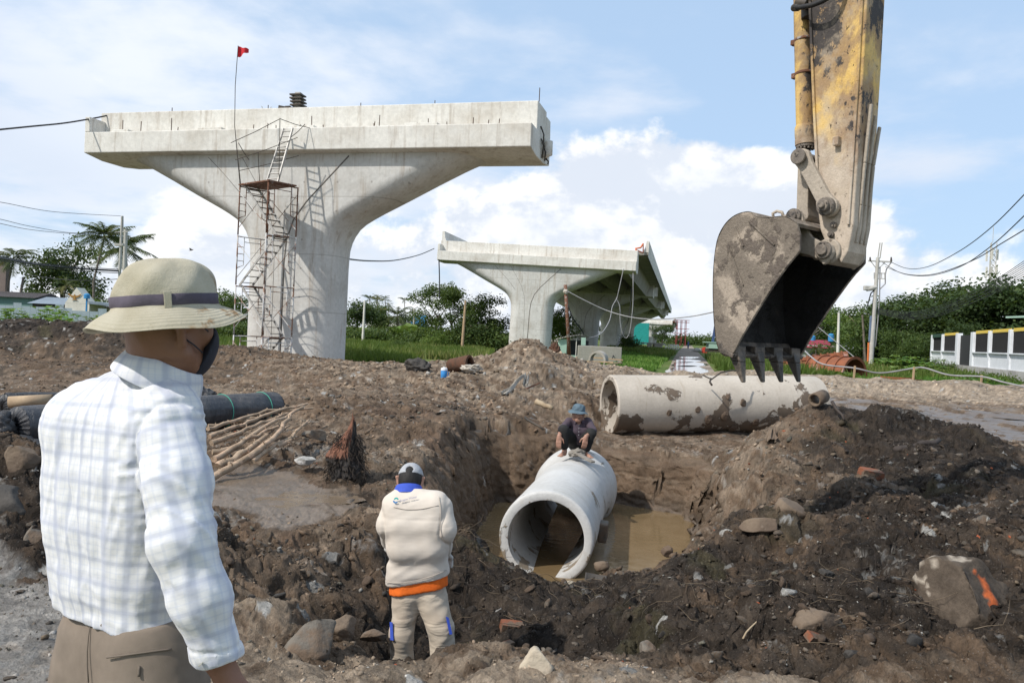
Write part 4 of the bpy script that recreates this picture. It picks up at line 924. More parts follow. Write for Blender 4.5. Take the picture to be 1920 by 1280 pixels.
LM = [(p_.x, p_.y, n_) for p_, n_ in ((P(577, 1212, 4.25), 'the big grey-brown boulder'), (P(1010, 1268, 3.9), 'the cream pointed rock'), (P(1808, 1138, 5.3), 'the orange-streaked boulder'), (P(1482, 955, 7.6), 'the mud-caked slab rock'), (P(1633, 888, 8.8), 'the muddy orange brick'), (P(1545, 752, 11.6), 'the muddy pipe stub'), (P(1838, 985, 6.5), 'the slab with the paint stroke'),
    (P(960, 1175, 5.9), 'the broken brick on the black slope'), (P(1030, 1085, 8.2), 'the mouth of the white pipe'), (P(1250, 1033, 8.7), 'the clod at the lip end'), (P(1215, 1215, 4.9), 'the grey stone of the black slope'), (P(1530, 1165, 4.8), 'the overhanging clod'), (P(640, 905, 8), 'the pointed stump'), (P(480, 850, 8.6), 'the cut limbs'), (P(560, 930, 7.2), 'the puddle'), (P(42, 1122, 4.75), 'the stone on the pale gravel'),
    (P(787, 1100, 5.0), 'the digger in the cream jacket'), (P(832, 709, 17.2), 'the blue water jug'), (P(990, 640, 20), 'the spoil heap peak'), (P(985, 710, 16.2), 'the white rags'), (P(1300, 800, 14.4), 'the lying pipe'), (P(1018, 760, 13.6), 'the driftwood stick'), (P(590, 815, 9.6), 'the broken grey slab'), (P(470, 1060, 5.4), 'the checked sleeve'), (P(1700, 850, 9.8), 'the black heap'), (P(1475, 1078, 6.1), 'the pale rounded stone'), (P(700, 760, 12.4), 'the flattened mud behind the stump'), (P(1410, 1200, 4.7), 'the bent pale root'), (P(480, 665, 22), 'the scaffold foot'), (P(1750, 1240, 4.3), 'the bottom right corner'))]
for i in sorted(named):
    X, Yv = x[i], y[i]
    L_ = min(LM, key=lambda m_: math.hypot((X - m_[0]) / Yv * 8, (math.log(Yv) - math.log(m_[1])) * 8)); dx_, dy_ = (X - L_[0]) / Yv * 8, (math.log(Yv) - math.log(L_[1])) * 8
    reg = ('left of ' if dx_ < 0 else 'right of ') + L_[2] if abs(dx_) > abs(dy_) else ('behind ' if dy_ > 0 else 'in front of ') + L_[2]
    sz = 'tiny' if pxs[i] < .010 else 'small' if pxs[i] < .0135 else 'larger'
    k = int(kindc[i]); key = (i % 8, k)
    if key not in TM:
        V, F = TB[i % 8]; mm = npmesh('stone', V, F, smooth=False); mm.materials.append(MK[k]); TM[key] = mm
    o = link('stone', TM[key]); s_ = size[i] * aspect[i]
    o.matrix_world = Matrix.Translation((X, Yv, z[i] + size[i] * .06)) @ Matrix(RM[i].tolist()).to_4x4() @ Matrix.Diagonal((*s_, 1))
    tag(o, '%s %s stone %s' % (sz, CN[k], reg), 'stone', 'loose stones strewn over the dug earth')
# roots and dark fibres
def fibres(name, spots, cnt, mat, L0, L1, r0, seed, curl=1.0):
    rr = random.Random(seed); e = MB()
    for _ in range(cnt):
        cx, cy, sx, sy, up = spots[rr.randrange(len(spots))]
        px_, py_ = cx + rr.gauss(0, sx), cy + rr.gauss(0, sy); e_pts = []; L_ = rr.uniform(L0, L1); d = Vector((rr.gauss(0, 1), rr.gauss(0, 1), rr.uniform(-.2, .5))).normalized()
        p_ = Vector((px_, py_, 0)); p_.z = up(px_, py_) + .012; pts = [p_.copy()]
        for k in range(4):
            d = (d + Vector((rr.gauss(0, .45 * curl), rr.gauss(0, .45 * curl), rr.gauss(-.1, .25)))).normalized(); p_ = p_ + d * L_ / 4; pts.append(p_.copy())
        e.tube(pts, [r0, r0 * .9, r0 * .7, r0 * .5, r0 * .2], 3, cap=False)
    me = e.mesh(name, mat, smooth=True); return tag(link(name, me), kind='stuff')
M_ROOT = pmat('dark root', (.035, .028, .022), (.06, .045, .035), 20, .9)
M_ROOTL = pmat('dry root', (.20, .15, .10), (.12, .09, .06), 20, .9)
gxs = rg.uniform(0, 1, (400, 2)); GC = {}
def gz(xx, yy):
    k = (round(xx, 1), round(yy, 1))
    if k not in GC: GC[k] = ground_z(*k)
    return GC[k]
fibres('root_fibres', [(.0, 5.9, .5, .45, gz), (-.25, 6.6, .2, .3, gz), (4.9, 9.8, .6, .6, gz), (5.4, 11, .6, .4, gz), (1.1, 5.6, .6, .5, gz), (2.6, 5.8, .9, .8, gz), (5.6, 9.2, .5, .5, gz)], 1100, M_ROOT, .08, .28, .0028, 4)
fibres('dry_roots', [(-.42, 7.6, .12, .5, gz), (-.35, 8.4, .08, .5, gz), (1.9, 5.2, .6, .4, gz), (.6, 6.6, .7, .4, gz)], 260, M_ROOTL, .12, .38, .003, 9)
# single sticks
def stick(label, a, b_, r, mat, name='stick', sag=.0, cat='stick', n=7, taper=.7):
    a, b_ = Vector(a), Vector(b_); pts = []; rr = random.Random(label)
    for i in range(6):
        f = i / 5; p_ = a.lerp(b_, f); j = (b_ - a).length * .03; pts.append(p_ + Vector((rr.uniform(-j, j), rr.uniform(-j, j), rr.uniform(-j, j) - sag * math.sin(math.pi * f))))
    e = MB(); e.tube(pts, [r * (1 - (1 - taper) * i / 5) for i in range(6)], n); return tag(e.build(name, mat, smooth=True), label, cat)
M_WOOD = pmat('pale driftwood', (.42, .33, .22), (.30, .22, .14), 9, .85, stretch=(1, 1, 1), bump=.004, bscale=50)
M_WOODD = pmat('wet dark wood', (.07, .055, .045), (.045, .035, .03), 9, .75, bump=.004, bscale=50)
stick('pale wooden stick lying on the rubble behind the squatting man', P(1004, 752, 13.7), P(1036, 765, 13.5), .055, M_WOOD)
stick('dark iron bar stuck in the mud left of the squatting man', P(983, 783, 12.6), P(1021, 805, 12.4), .022, M_STEEL, 'bar', cat='bar')
stick('thin rusty rod across the rubble under the white rags', P(972, 735, 16), P(1014, 718, 16.3), .02, M_RUST, 'rod', cat='rod')
stick('bent pale root on the slope below the right boulder', P(1391, 1196, 4.75), P(1437, 1148, 4.95), .006, M_WOOD, sag=-.01)
stick('thin curved root at the digger right leg', P(872, 1262, 4.5), P(903, 1228, 4.75), .006, M_WOOD)
stick('thick dark branch lying low on the right slope', P(1482, 1190, 4.75), P(1537, 1140, 5.1), .022, M_WOODD)
stick('dark charred plank across the black heap', P(1676, 845, 9.75), P(1765, 826, 10.05), .05, M_WOODD, 'plank', cat='plank', n=4)
stick('dark handle slanting out of the mound by the lying pipe', P(1560, 752, 11.3), P(1582, 786, 11.0), .024, M_WOODD, 'handle_bar', cat='bar')
e = MB(); c_ = P(1540, 750, 11.6); e.ring(c_ + Vector((-.12, -.05, .0)), c_ + Vector((.08, .14, .05)), .10, .075, 24)
tag(e.build('pipe_stub', M_ST_BROWN, smooth=True), 'muddy pipe stub on the crest of the right mound', 'pipe stub')
e = MB(); c_ = P(1111, 1102, 7.3); e.ring(c_ + Vector((0, -.02, -.1)), c_ + Vector((.03, .05, .12)), .13, .118, 20, 3.6, 5.4)
tag(e.build('pot_shard', M_ST_DARK, smooth=True), 'curved dark pot shard with a white rim on the trench lip', 'shard')
M_GRN = pmat('green leaf scrap', (.12, .30, .06), (.20, .40, .10), 12, .7)
e = MB(); p0 = P(1832, 1272, 4.05); e.box(p0, (.07, .05, .05), Matrix.Rotation(.3, 3, 'X'))
tag(e.build('wrapper', M_GRN), 'crumpled light green wrapper at the bottom right edge', 'wrapper')
# ================================================================ CUT TREE LIMBS
M_BARK = pmat('peeling bark', (.42, .315, .22), (.27, .195, .13), 7, .85, c3=(.48, .33, .225), s3=12, t3=(.5, .62), bump=.01, bscale=40)
limbs = [((395, 905, 7.9), (470, 862, 8.3), (520, 820, 8.8), (545, 785, 9.6), .052), ((405, 884, 8.1), (440, 868, 8.3), (468, 850, 8.6), (500, 823, 9.0), .060), ((397, 870, 8.4), (450, 842, 8.8), (500, 805, 9.4), (566, 770, 10.3), .045),
         ((395, 838, 8.8), (440, 822, 9.2), (490, 800, 9.7), (538, 783, 10.2), .042), ((392, 826, 9.2), (440, 808, 9.6), (490, 786, 10.1), (575, 765, 10.9), .04), ((392, 812, 9.7), (440, 795, 10.1), (500, 778, 10.7), (584, 771, 11.2), .036),
         ((474, 872, 8.3), (505, 850, 8.6), (545, 828, 9.0), (580, 797, 9.6), .034), ((520, 845, 8.7), (548, 832, 9.0), (553, 815, 9.2), (582, 798, 9.6), .03), ((395, 858, 8.5), (430, 850, 8.7), (480, 825, 9.1), (520, 808, 9.5), .04),
         ((430, 880, 8.1), (462, 872, 8.3), (500, 838, 8.9), (542, 804, 9.6), .03), ((392, 804, 10.0), (440, 800, 10.2), (480, 790, 10.4), (520, 779, 10.7), .03)]
desc = ['thick pale limb lying lowest across the front of the pile', 'stripped limb with torn bark at the bottom left of the pile', 'long limb crossing the middle of the pile to its far end', 'short limb in the upper middle of the pile', 'upper limb reaching far right out of the pile',
        'topmost long thin limb of the pile', 'kinked limb nearest the broken grey slab', 'short forked twig on the right flank of the pile', 'half-hidden limb in the left of the pile behind the checked sleeve', 'thin crooked limb between the two lowest ones', 'thin grey limb at the back of the pile against the black roll']
for i, l in enumerate(limbs):
    rr = random.Random(i); pts = []
    W4 = [P(*q_) + Vector((0, 0, .05)) for q_ in l[:4]]
    for k in range(13):
        f = k / 12 * 3; j = min(int(f), 2); f -= j; a, b_ = W4[j], W4[j + 1]; p_ = a.lerp(b_, f)
        pts.append(p_ + Vector((rr.gauss(0, .010), rr.gauss(0, .012), rr.gauss(0, .009))))
    e = MB(); e.tube(pts, [l[4] * .66 * (1.15 - .55 * k / 12) * rr.uniform(.95, 1.06) for k in range(13)], 9)
    for k in range(26):   # torn bark flakes and side knots
        q_ = pts[rr.randrange(1, 12)]; d = Vector((rr.gauss(0, 1), rr.gauss(0, 1), rr.gauss(.3, .8))).normalized(); e.bar(q_ + d * l[4] * .5, q_ + d * (l[4] * .7 + rr.uniform(.01, .035)), .010, .004)
    tag(e.build('tree_limb', M_BARK, smooth=False, auto=R(50)), 'cut ' + desc[i], 'cut limb', 'cut limbs piled by the black roll')
# ================================================================ STUMP
st_ = thing('tree_stump', 'pointed stump with reddish torn wood and black hanging roots by the puddle', 'stump')
M_TORN = pmat('torn reddish wood', (.36, .14, .07), (.22, .09, .05), 12, .85, stretch=(1, 1, .25), bump=.015, bscale=30)
a_, b_ = P(640, 905, 7.95), P(656, 779, 8.25)
me = rock_mesh('body', 71, 5, (.21, .17, .40), 5, .16, 2.4, .8); V = np.array([v.co[:] for v in me.vertices]); f = np.clip((V[:, 2] + .4) / .8, 0, 1)
V[:, 0] *= (1.12 - .95 * f ** 1.2); V[:, 1] *= (1.1 - .9 * f ** 1.2); V[:, 0] += .05 * f + .01 * np.sin(f * 9); V[:, 2] *= .88; V[:, 0] -= .02
V[:, :2] *= (1 + .22 * n3(V * np.array([1, 1, .3]), 16, 72) + .12 * n3(V, 40, 73))[:, None]
me.vertices.foreach_set('co', V.ravel().astype(np.float32)); 
torn = (V[:, 0] < .0 + .06 * f) & (f > .42) & (V[:, 1] < .07)
c = np.where(torn[:, None], np.array([.20, .09, .055])[None], np.array([.035, .030, .027])[None]) * (1 + .4 * n3(V * np.array([1, 1, .25]), 30, 74))[:, None]; setcol(me, np.clip(c, .01, .6))
mst, t, b = newmat('stump wood'); ca = t.node('ShaderNodeVertexColor', layer_name='Col'); t.set(b, 'Base Color', ca.outputs[0]); t.set(b, 'Roughness', .9); tco = t.node('ShaderNodeTexCoord').outputs['Object']
t.set(b, 'Normal', t.node('ShaderNodeBump', {'Strength': 1, 'Distance': .02, 'Height': t.noise(t.vmath('MULTIPLY', tco, (1, 1, .3)), 40, 5, .7)}).outputs[0]); me.materials.append(mst)
o = link('body', me, st_, (a_ + b_) / 2 + Vector((.02, 0, -.02)))
rr = random.Random(8); e = MB(); base_ = (a_ + b_) / 2
for k in range(420):
    an = rr.uniform(0, 6.28); h_ = rr.uniform(-.36, .16); wdt = .2 * (1.0 - .6 * (h_ + .36) / .7); p_ = base_ + Vector((math.cos(an) * wdt + .02, math.sin(an) * wdt * .8, h_)); pts = [p_.copy()]; d = Vector((math.cos(an) * .6 + rr.gauss(0, .5), math.sin(an) * .6 + rr.gauss(0, .5), rr.gauss(-.5, .5)))
    for s_ in range(4):
        d = (d.normalized() + Vector((rr.gauss(0, .6), rr.gauss(0, .6), -.35))).normalized(); p_ = p_ + d * rr.uniform(.02, .045); p_.z = max(p_.z, base_.z - .40); pts.append(p_.copy())
    e.tube(pts, [.004, .0035, .003, .0025, .001], 3, cap=False)
o = e.build('roots', M_ROOT, st_, smooth=True); o['kind'] = 'stuff'
# ================================================================ BLACK FILM ROLLS
def film_mat(name, c, rough):
    m, t, b = newmat(name); tco = t.node('ShaderNodeTexCoord').outputs['Object']
    n = t.noise(t.vmath('MULTIPLY', tco, (5, 5, .8)), 3, 6, .6, 1.2); du = t.noise(tco, 3, 6, .65)
    t.set(b, 'Base Color', t.mix(t.mapr(du, .4, .7, 0, .45), c, (.16, .14, .125))); t.set(b, 'Roughness', rough); t.set(b, 'Specular IOR Level', .5)
    t.set(b, 'Normal', t.node('ShaderNodeBump', {'Strength': .9, 'Distance': .03, 'Height': n}).outputs[0]); return m
M_FILM = film_mat('black film', (.022, .023, .026), .38); M_FILM2 = film_mat('dusty black film', (.030, .033, .040), .45)
M_TAPE = pmat('green tape', (.10, .42, .30), (.08, .36, .26), 10, .5)
M_PAPER = pmat('label paper', (.72, .72, .72), (.60, .60, .62), 20, .7)
def roll(label, A, B, r, mat, seed, squash=.92, folds=.02, sleeve=True):
    A, B = Vector(A), Vector(B); zax = (B - A).normalized(); L_ = (B - A).length; x_ = zax.cross(Vector((0, 0, 1))).normalized(); y_ = x_.cross(zax)
    t_ = thing('film_roll', label, 'film roll'); n, mth = 64, 44; V = []; 
    for j in range(mth + 1):
        s_ = j / mth
        rad = r * (1 if 0 < j < mth else .97)
        for k in range(n):
            a = 2 * math.pi * k / n
            w_ = rad * (1 + folds * (math.sin(7 * a + seed + s_ * 6) * .6 + .8 * math.sin(3 * a - s_ * 9 + seed) + .7 * math.sin(17 * a + 23 * s_ + math.sin(s_ * 14) * 2)))
            V.append(A + zax * (s_ * L_) + x_ * math.cos(a) * w_ + y_ * math.sin(a) * w_ * squash)
    F = [(j * n + k, j * n + (k + 1) % n, (j + 1) * n + (k + 1) % n, (j + 1) * n + k) for j in range(mth) for k in range(n)]
    me = npmesh('film', V, np.array(F)); me.materials.append(mat); link('film', me, t_)
    # gathered ends: crinkled discs
    for end, sg in ((A, -1), (B, 1)):
        V = [end + zax * sg * .01]; F = []; m2 = 8
        for q_ in range(1, m2 + 1):
            for k in range(96):
                a = 2 * math.pi * k / 96; w_ = r * .985 * q_ / m2; bulge = (.05 * math.sin(math.pi * q_ / m2) + .012 * math.sin(a * 24 + seed) * (q_ / m2) * (1 - q_ / m2 * .7) * 2 + .008 * math.sin(a * 41)) * sg
                V.append(end + zax * bulge + x_ * math.cos(a) * w_ + y_ * math.sin(a) * w_ * squash)
        for k in range(96): F.append((0, 1 + k, 1 + (k + 1) % 96))
        Q = [(1 + q_ * 96 + k, 1 + q_ * 96 + (k + 1) % 96, 1 + (q_ + 1) * 96 + (k + 1) % 96, 1 + (q_ + 1) * 96 + k) for q_ in range(m2 - 1) for k in range(96)]
        me = npmesh('roll_end', V, [np.array(F), np.array(Q)]); me.materials.append(mat); link('roll_end', me, t_)
    return t_, zax, x_, y_
rA, rB = P(33, 797, 9.2), P(512, 775, 12.6); rA.z, rB.z = .26, .27
RL, zx, xx, yx = roll('long black film roll lying behind the man in the checked shirt, tied with green tape', rA, rB, .262, M_FILM2, 1.0, .93, .014)
Lr = (rB - rA).length
for s_ in (.19, .30, .74, .93):
    e = MB(); pts = [rA + zx * (s_ * Lr) + xx * math.cos(a) * .268 + yx * math.sin(a) * .250 for a in np.linspace(0, 2 * math.pi, 40)]; e.tube(pts, .006, 4, cap=False); e.build('tape', M_TAPE, RL)
e = MB(); c_ = rA - zx * .055; e.box((0, 0, 0), (.12, .004, .15)); o = e.build('paper_label', M_PAPER, RL); o.location = c_ + Vector((-.03, -.01, .03)); o.rotation_euler = (.1, .5, math.atan2(-zx.x, zx.y) )
r2A, r2B = P(8, 770, 11.0), P(380, 752, 13.6); r2A.z, r2B.z = .24, .22
roll('second black film roll behind the long one, torn open at its left end', r2A, r2B, .235, M_FILM, 3.0, .9, .05)
# loose torn film and cardboard core at the left
M_CARD = pmat('brown cardboard', (.46, .34, .22), (.36, .26, .17), 5, .9)
e = MB(); c_ = P(55, 752, 10.4); e.ring(c_ + Vector((-.25, -.03, -.02)), c_ + Vector((.22, .14, .02)), .075, .062, 20); tag(e.build('cardboard_core', M_CARD, smooth=True), 'pale cardboard tube showing through the torn film at the left edge', 'tube')
def crumple(label, c, size, mat, seed, name='film_scrap', cat='film'):
    me = rock_mesh(name, seed, 4, size, 3, .35, 2.2, .8); me.polygons.foreach_set('use_smooth', [True] * len(me.polygons)); me.materials.append(mat); return tag(link(name, me, None, c), label, cat)
crumple('crumpled shiny black film on the ground under the roll end', P(15, 842, 8.9), (.34, .2, .13), M_FILM, 91)
crumple('loose black film heap left of the torn roll at the left edge', P(-12, 800, 9.0), (.22, .2, .16), M_FILM, 92)
crumple('small black film bundle beyond the chin of the man in the checked shirt', P(378, 742, 13.0), (.22, .2, .14), M_FILM, 93)
# ================================================================ water jug, rags, log, sheets on the ridge
M_BLUE = pmat('blue plastic', (.05, .27, .62), (.045, .24, .56), 4, .45); M_WPL = pmat('white plastic', (.80, .82, .85), (.74, .76, .8), 4, .45)
jp = P(832, 709, 17.2); j = thing('water_jug', 'blue plastic water jug with a white lid standing on the rubble ridge', 'jug', jp)
e = MB(); e.tube([(0, 0, 0), (0, 0, .01), (0, 0, .16), (0, 0, .17)], [.060, .066, .070, .064], 20); e.tube([(.068, 0, .04), (.098, 0, .06), (.098, 0, .13), (.068, 0, .15)], .010, 6); e.build('body', M_BLUE, j, auto=R(50))
e = MB(); e.tube([(0, 0, .17), (0, 0, .172), (0, 0, .215), (0, 0, .225)], [.060, .072, .070, .055], 20); e.tube([(0, 0, .222), (0, 0, .245)], .022, 10); e.build('lid', M_WPL, j, auto=R(50))
M_LOG = pmat('dark torn wood', (.13, .06, .035), (.075, .045, .03), 9, .9, bump=.02, bscale=20)
e = MB(); 
lg = P(862, 682, 18.6); V = []
e.ring(lg + Vector((-.22, .25, -.06)), lg + Vector((.26, -.22, .0)), .16, .10, 22)
e.v = [tuple(Vector(v) + Vector((0, 0, .05 * math.sin(v[0] * 11) + .03 * math.sin(v[1] * 23)))) for v in e.v]
tag(e.build('hollow_log', M_LOG, auto=R(60)), 'short hollow brown log lying on the ridge above the blue jug', 'log')
M_RAG = pmat('dirty white cloth', (.50, .46, .40), (.38, .34, .28), 7, .9, bump=.02, bscale=10)
crumple('dirty white rags heaped beside the hollow log', P(884, 690, 18.3), (.22, .15, .10), M_RAG, 95, 'rag', 'rags')
def cloth(label, pts4, mat, seed, name='rag', cat='rag', n=14, amp=.05):
    A, B, C_, D_ = [Vector(p) for p in pts4]; V = []
    for i in range(n + 1):
        for k in range(n + 1):
            u, v = i / n, k / n; p_ = A.lerp(B, u).lerp(D_.lerp(C_, u), v); w_ = amp * (math.sin(u * 9 + seed) * .5 + math.sin(u * 17 + v * 5 + seed) * .4 + math.sin(v * 7) * .3); V.append(p_ + Vector((0, -w_, w_)))
    F = [(i * (n + 1) + k, i * (n + 1) + k + 1, (i + 1) * (n + 1) + k + 1, (i + 1) * (n + 1) + k) for i in range(n) for k in range(n)]
    me = npmesh(name, V, np.array(F)); me.materials.append(mat); o = link(name, me); s_ = o.modifiers.new('s', 'SOLIDIFY'); s_.thickness = .006; return tag(o, label, cat)
cloth('dirty white rag draped over the rubble above the rusty rod', (P(985, 701, 16.2), P(992, 705, 16.2), P(990, 722, 15.9), P(979, 722, 15.9)), M_RAG, 1)
cloth('long twisted white rag trailing down the rubble left of the draped one', (P(979, 706, 16.0), P(984, 703, 16.1), P(950, 741, 15.2), P(938, 738, 15.2)), M_RAG, 2)
crumple('dark grey earth-covered sack on the ridge left of the blue jug', P(781, 686, 19), (.32, .2, .16), M_ST_DARK, 97, 'sack', 'sack')
cloth('brown wet cloth folded on the right mound below the pipe stub', (P(1438, 806, 11.2), P(1452, 800, 11.2), P(1458, 822, 10.9), P(1436, 826, 10.9)), M_ST_BROWN, 4, amp=.03)
me = rock_mesh('tree_root', 98, 4, (.16, .2, .24), 3, .3, 3, .8); me.materials.append(M_LOG); tag(link('tree_root', me, None, P(1040, 660, 20.5)), 'dark brown root ball on the right shoulder of the spoil heap', 'root')
# cloth and board on the white pipe by the squatting man
M_GCL = pmat('grey work cloth', (.28, .255, .22), (.20, .18, .155), 12, .9, bump=.006, bscale=60)
tp = P(1083, 851, 11.6)
crumple('grey crumpled cloth lying on the white pipe between the feet of the squatting man', tp + Vector((-.02, .0, .02)), (.12, .11, .055), M_GCL, 99, 'work_cloth', 'cloth')
e = MB(); e.bar(P(1083, 850, 11.5) + Vector((0, 0, .0)), P(1112, 866, 11.1), .07, .03); tag(e.build('wood_float', M_GCL, bevel=.006), 'narrow grey board beside the cloth on the white pipe', 'board')
# ================================================================ VEGETATION
def leafmat(name, c1, c2, c3=None, tr=.35):
    m = bpy.data.materials.new(name); m.use_nodes = True; t = NT(m.node_tree); t.n.clear()
    ca = t.node('ShaderNodeVertexColor', layer_name='Col'); g_ = t.node('ShaderNodeSeparateColor', {0: ca.outputs[0]}).outputs[0]
    col = t.ramp(g_, [(.1, c1), (.6, c2), (.95, c3 or c2)])
    oi = t.node('ShaderNodeObjectInfo'); col = t.mix(t.math('MULTIPLY', oi.outputs['Random'], .30), col, tuple(x * .55 for x in c1))
    d = t.node('ShaderNodeBsdfPrincipled', {'Base Color': col, 'Roughness': .6, 'Specular IOR Level': .25}); tl = t.node('ShaderNodeBsdfTranslucent', {'Color': t.mix(.5, col, (.20, .26, .03))})
    mx = t.node('ShaderNodeMixShader', {0: tr, 1: d, 2: tl}); t.node('ShaderNodeOutputMaterial', {0: mx}); return m
M_LEAF = leafmat('tree leaves', (.045, .080, .022), (.085, .135, .036), (.17, .21, .065))
M_LEAFD = leafmat('dark tree leaves', (.028, .050, .018), (.052, .088, .028), (.10, .14, .045), .3)
M_LEAFY = leafmat('yellow-green leaves', (.07, .12, .02), (.12, .19, .035), (.22, .26, .07))
M_PALM = leafmat('palm fronds', (.030, .050, .014), (.075, .095, .028), (.19, .17, .06), .25)
M_BROAD = leafmat('broad leaves', (.06, .14, .02), (.13, .26, .04), (.28, .38, .10))
M_TRUNK = pmat('tree trunk', (.20, .17, .14), (.12, .10, .08), 4, .9)
def leaf_cloud(blobs, n, size, rg, droop=.3, shell=.55):
    """blobs: (x,y,z,rx,ry,rz). leaf quads gathered in clumps near the blob surfaces"""
    nb = len(blobs); B = np.array(blobs); vol = (B[:, 3] * B[:, 4] * B[:, 5]) ** .67; pr = vol / vol.sum()
    nc = max(20, n // 14); bi = rg.choice(nb, nc, p=pr); d = rg.normal(size=(nc, 3)); d /= np.linalg.norm(d, axis=1, keepdims=True); r_ = rg.uniform(shell, 1.05, nc) ** .7
    r_ *= 1 + .16 * n3(d * 1.0, 2.4, 7)
    cc = B[bi, :3] + d * r_[:, None] * B[bi, 3:6]; ci = rg.integers(0, nc, n); cs = size * 2.6
    c = cc[ci] + rg.normal(size=(n, 3)) * cs * np.array([1, 1, .7])
    nr = rg.normal(size=(n, 3)) + d[ci] * .8 + np.array([0, 0, .6]); nr /= np.linalg.norm(nr, axis=1, keepdims=True)
    t1 = np.cross(nr, rg.normal(size=(n, 3))); t1 /= np.linalg.norm(t1, axis=1, keepdims=True); t2 = np.cross(nr, t1)
    s = size * rg.uniform(.6, 1.4, (n, 1)); V = np.stack([c - t1 * s, c + t2 * s * .55, c + t1 * s, c - t2 * s * .55], 1).reshape(-1, 3); F = np.arange(n * 4).reshape(n, 4)
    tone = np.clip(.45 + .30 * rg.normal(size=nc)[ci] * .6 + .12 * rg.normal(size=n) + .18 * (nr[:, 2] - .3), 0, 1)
    return V, F, np.repeat(tone, 4)
CROWNS = {}
def crown_mesh(kind, i, mat):
    key = (kind, i, mat.name)
    if key in CROWNS: return CROWNS[key]
    rg = np.random.default_rng(700 + i * 13 + len(kind)); b_ = []
    if kind == 'round':
        for k in range(9): a = rg.uniform(0, 6.28); r_ = rg.uniform(.1, .33); b_.append((r_ * math.cos(a), r_ * math.sin(a), rg.uniform(.34, .82), rg.uniform(.14, .26), rg.uniform(.14, .26), rg.uniform(.11, .19)))
        n, s = 5200, .019
    elif kind == 'tall':
        for k in range(11): z = rg.uniform(.28, .93); a = rg.uniform(0, 6.28); r_ = rg.uniform(.06, .27) * (1.15 - .6 * abs(z - .6)); b_.append((r_ * math.cos(a), r_ * math.sin(a), z, rg.uniform(.09, .17), rg.uniform(.09, .17), rg.uniform(.07, .13)))
        n, s = 5200, .016
    elif kind == 'bush':
        for k in range(12): a = rg.uniform(0, 6.28); r_ = rg.uniform(.0, .75); b_.append((r_ * math.cos(a), r_ * math.sin(a), rg.uniform(.18, .55), rg.uniform(.2, .36), rg.uniform(.2, .36), rg.uniform(.2, .42)))
        n, s = 4200, .038
    V, F, tone = leaf_cloud(b_, n, s, rg); me = npmesh('crown', V, F, smooth=False); setcol(me, np.repeat(tone[:, None], 3, 1)); me.materials.append(mat); CROWNS[key] = me; return me
TRUNKS = {}
def trunk_mesh(i, lim=5):
    if i in TRUNKS: return TRUNKS[i]
    rr = random.Random(50 + i); e = MB(); bend = Vector((rr.uniform(-.05, .05), rr.uniform(-.05, .05), 0)); top = Vector((bend.x * 2, bend.y * 2, .55))
    e.tube([(0, 0, -.02), bend * .6 + Vector((0, 0, .2)), bend * 1.4 + Vector((0, 0, .4)), top], [.028, .022, .018, .012], 8)
    for k in range(lim):
        a = rr.uniform(0, 6.28); z0 = rr.uniform(.22, .5); b0 = bend * (z0 * 3) + Vector((0, 0, z0)); e.tube([b0, b0 + Vector((math.cos(a) * .1, math.sin(a) * .1, .12)), b0 + Vector((math.cos(a) * .22, math.sin(a) * .22, .26))], [.012, .008, .004], 6)
    TRUNKS[i] = e.mesh('trunk', M_TRUNK, smooth=True); return TRUNKS[i]
def tree(label, px, py, Y, h, kind='round', i=0, mat=None, wid=1.0, group=None, name='tree', zb=None, rot=0):
    p = P(px, py, Y); z_ = -.1 if zb is None else zb; t_ = thing(name, label, 'bush' if kind == 'bush' else 'tree', (p.x, p.y, z_), rot, group)
    c = link('foliage' if kind == 'bush' else 'crown', crown_mesh(kind, i, mat or M_LEAF), t_); c.scale = (h * wid, h * wid, h)
    if kind != 'bush':
        k = link('trunk', trunk_mesh(i), t_); k.scale = (h * wid, h * wid, h)
    return t_
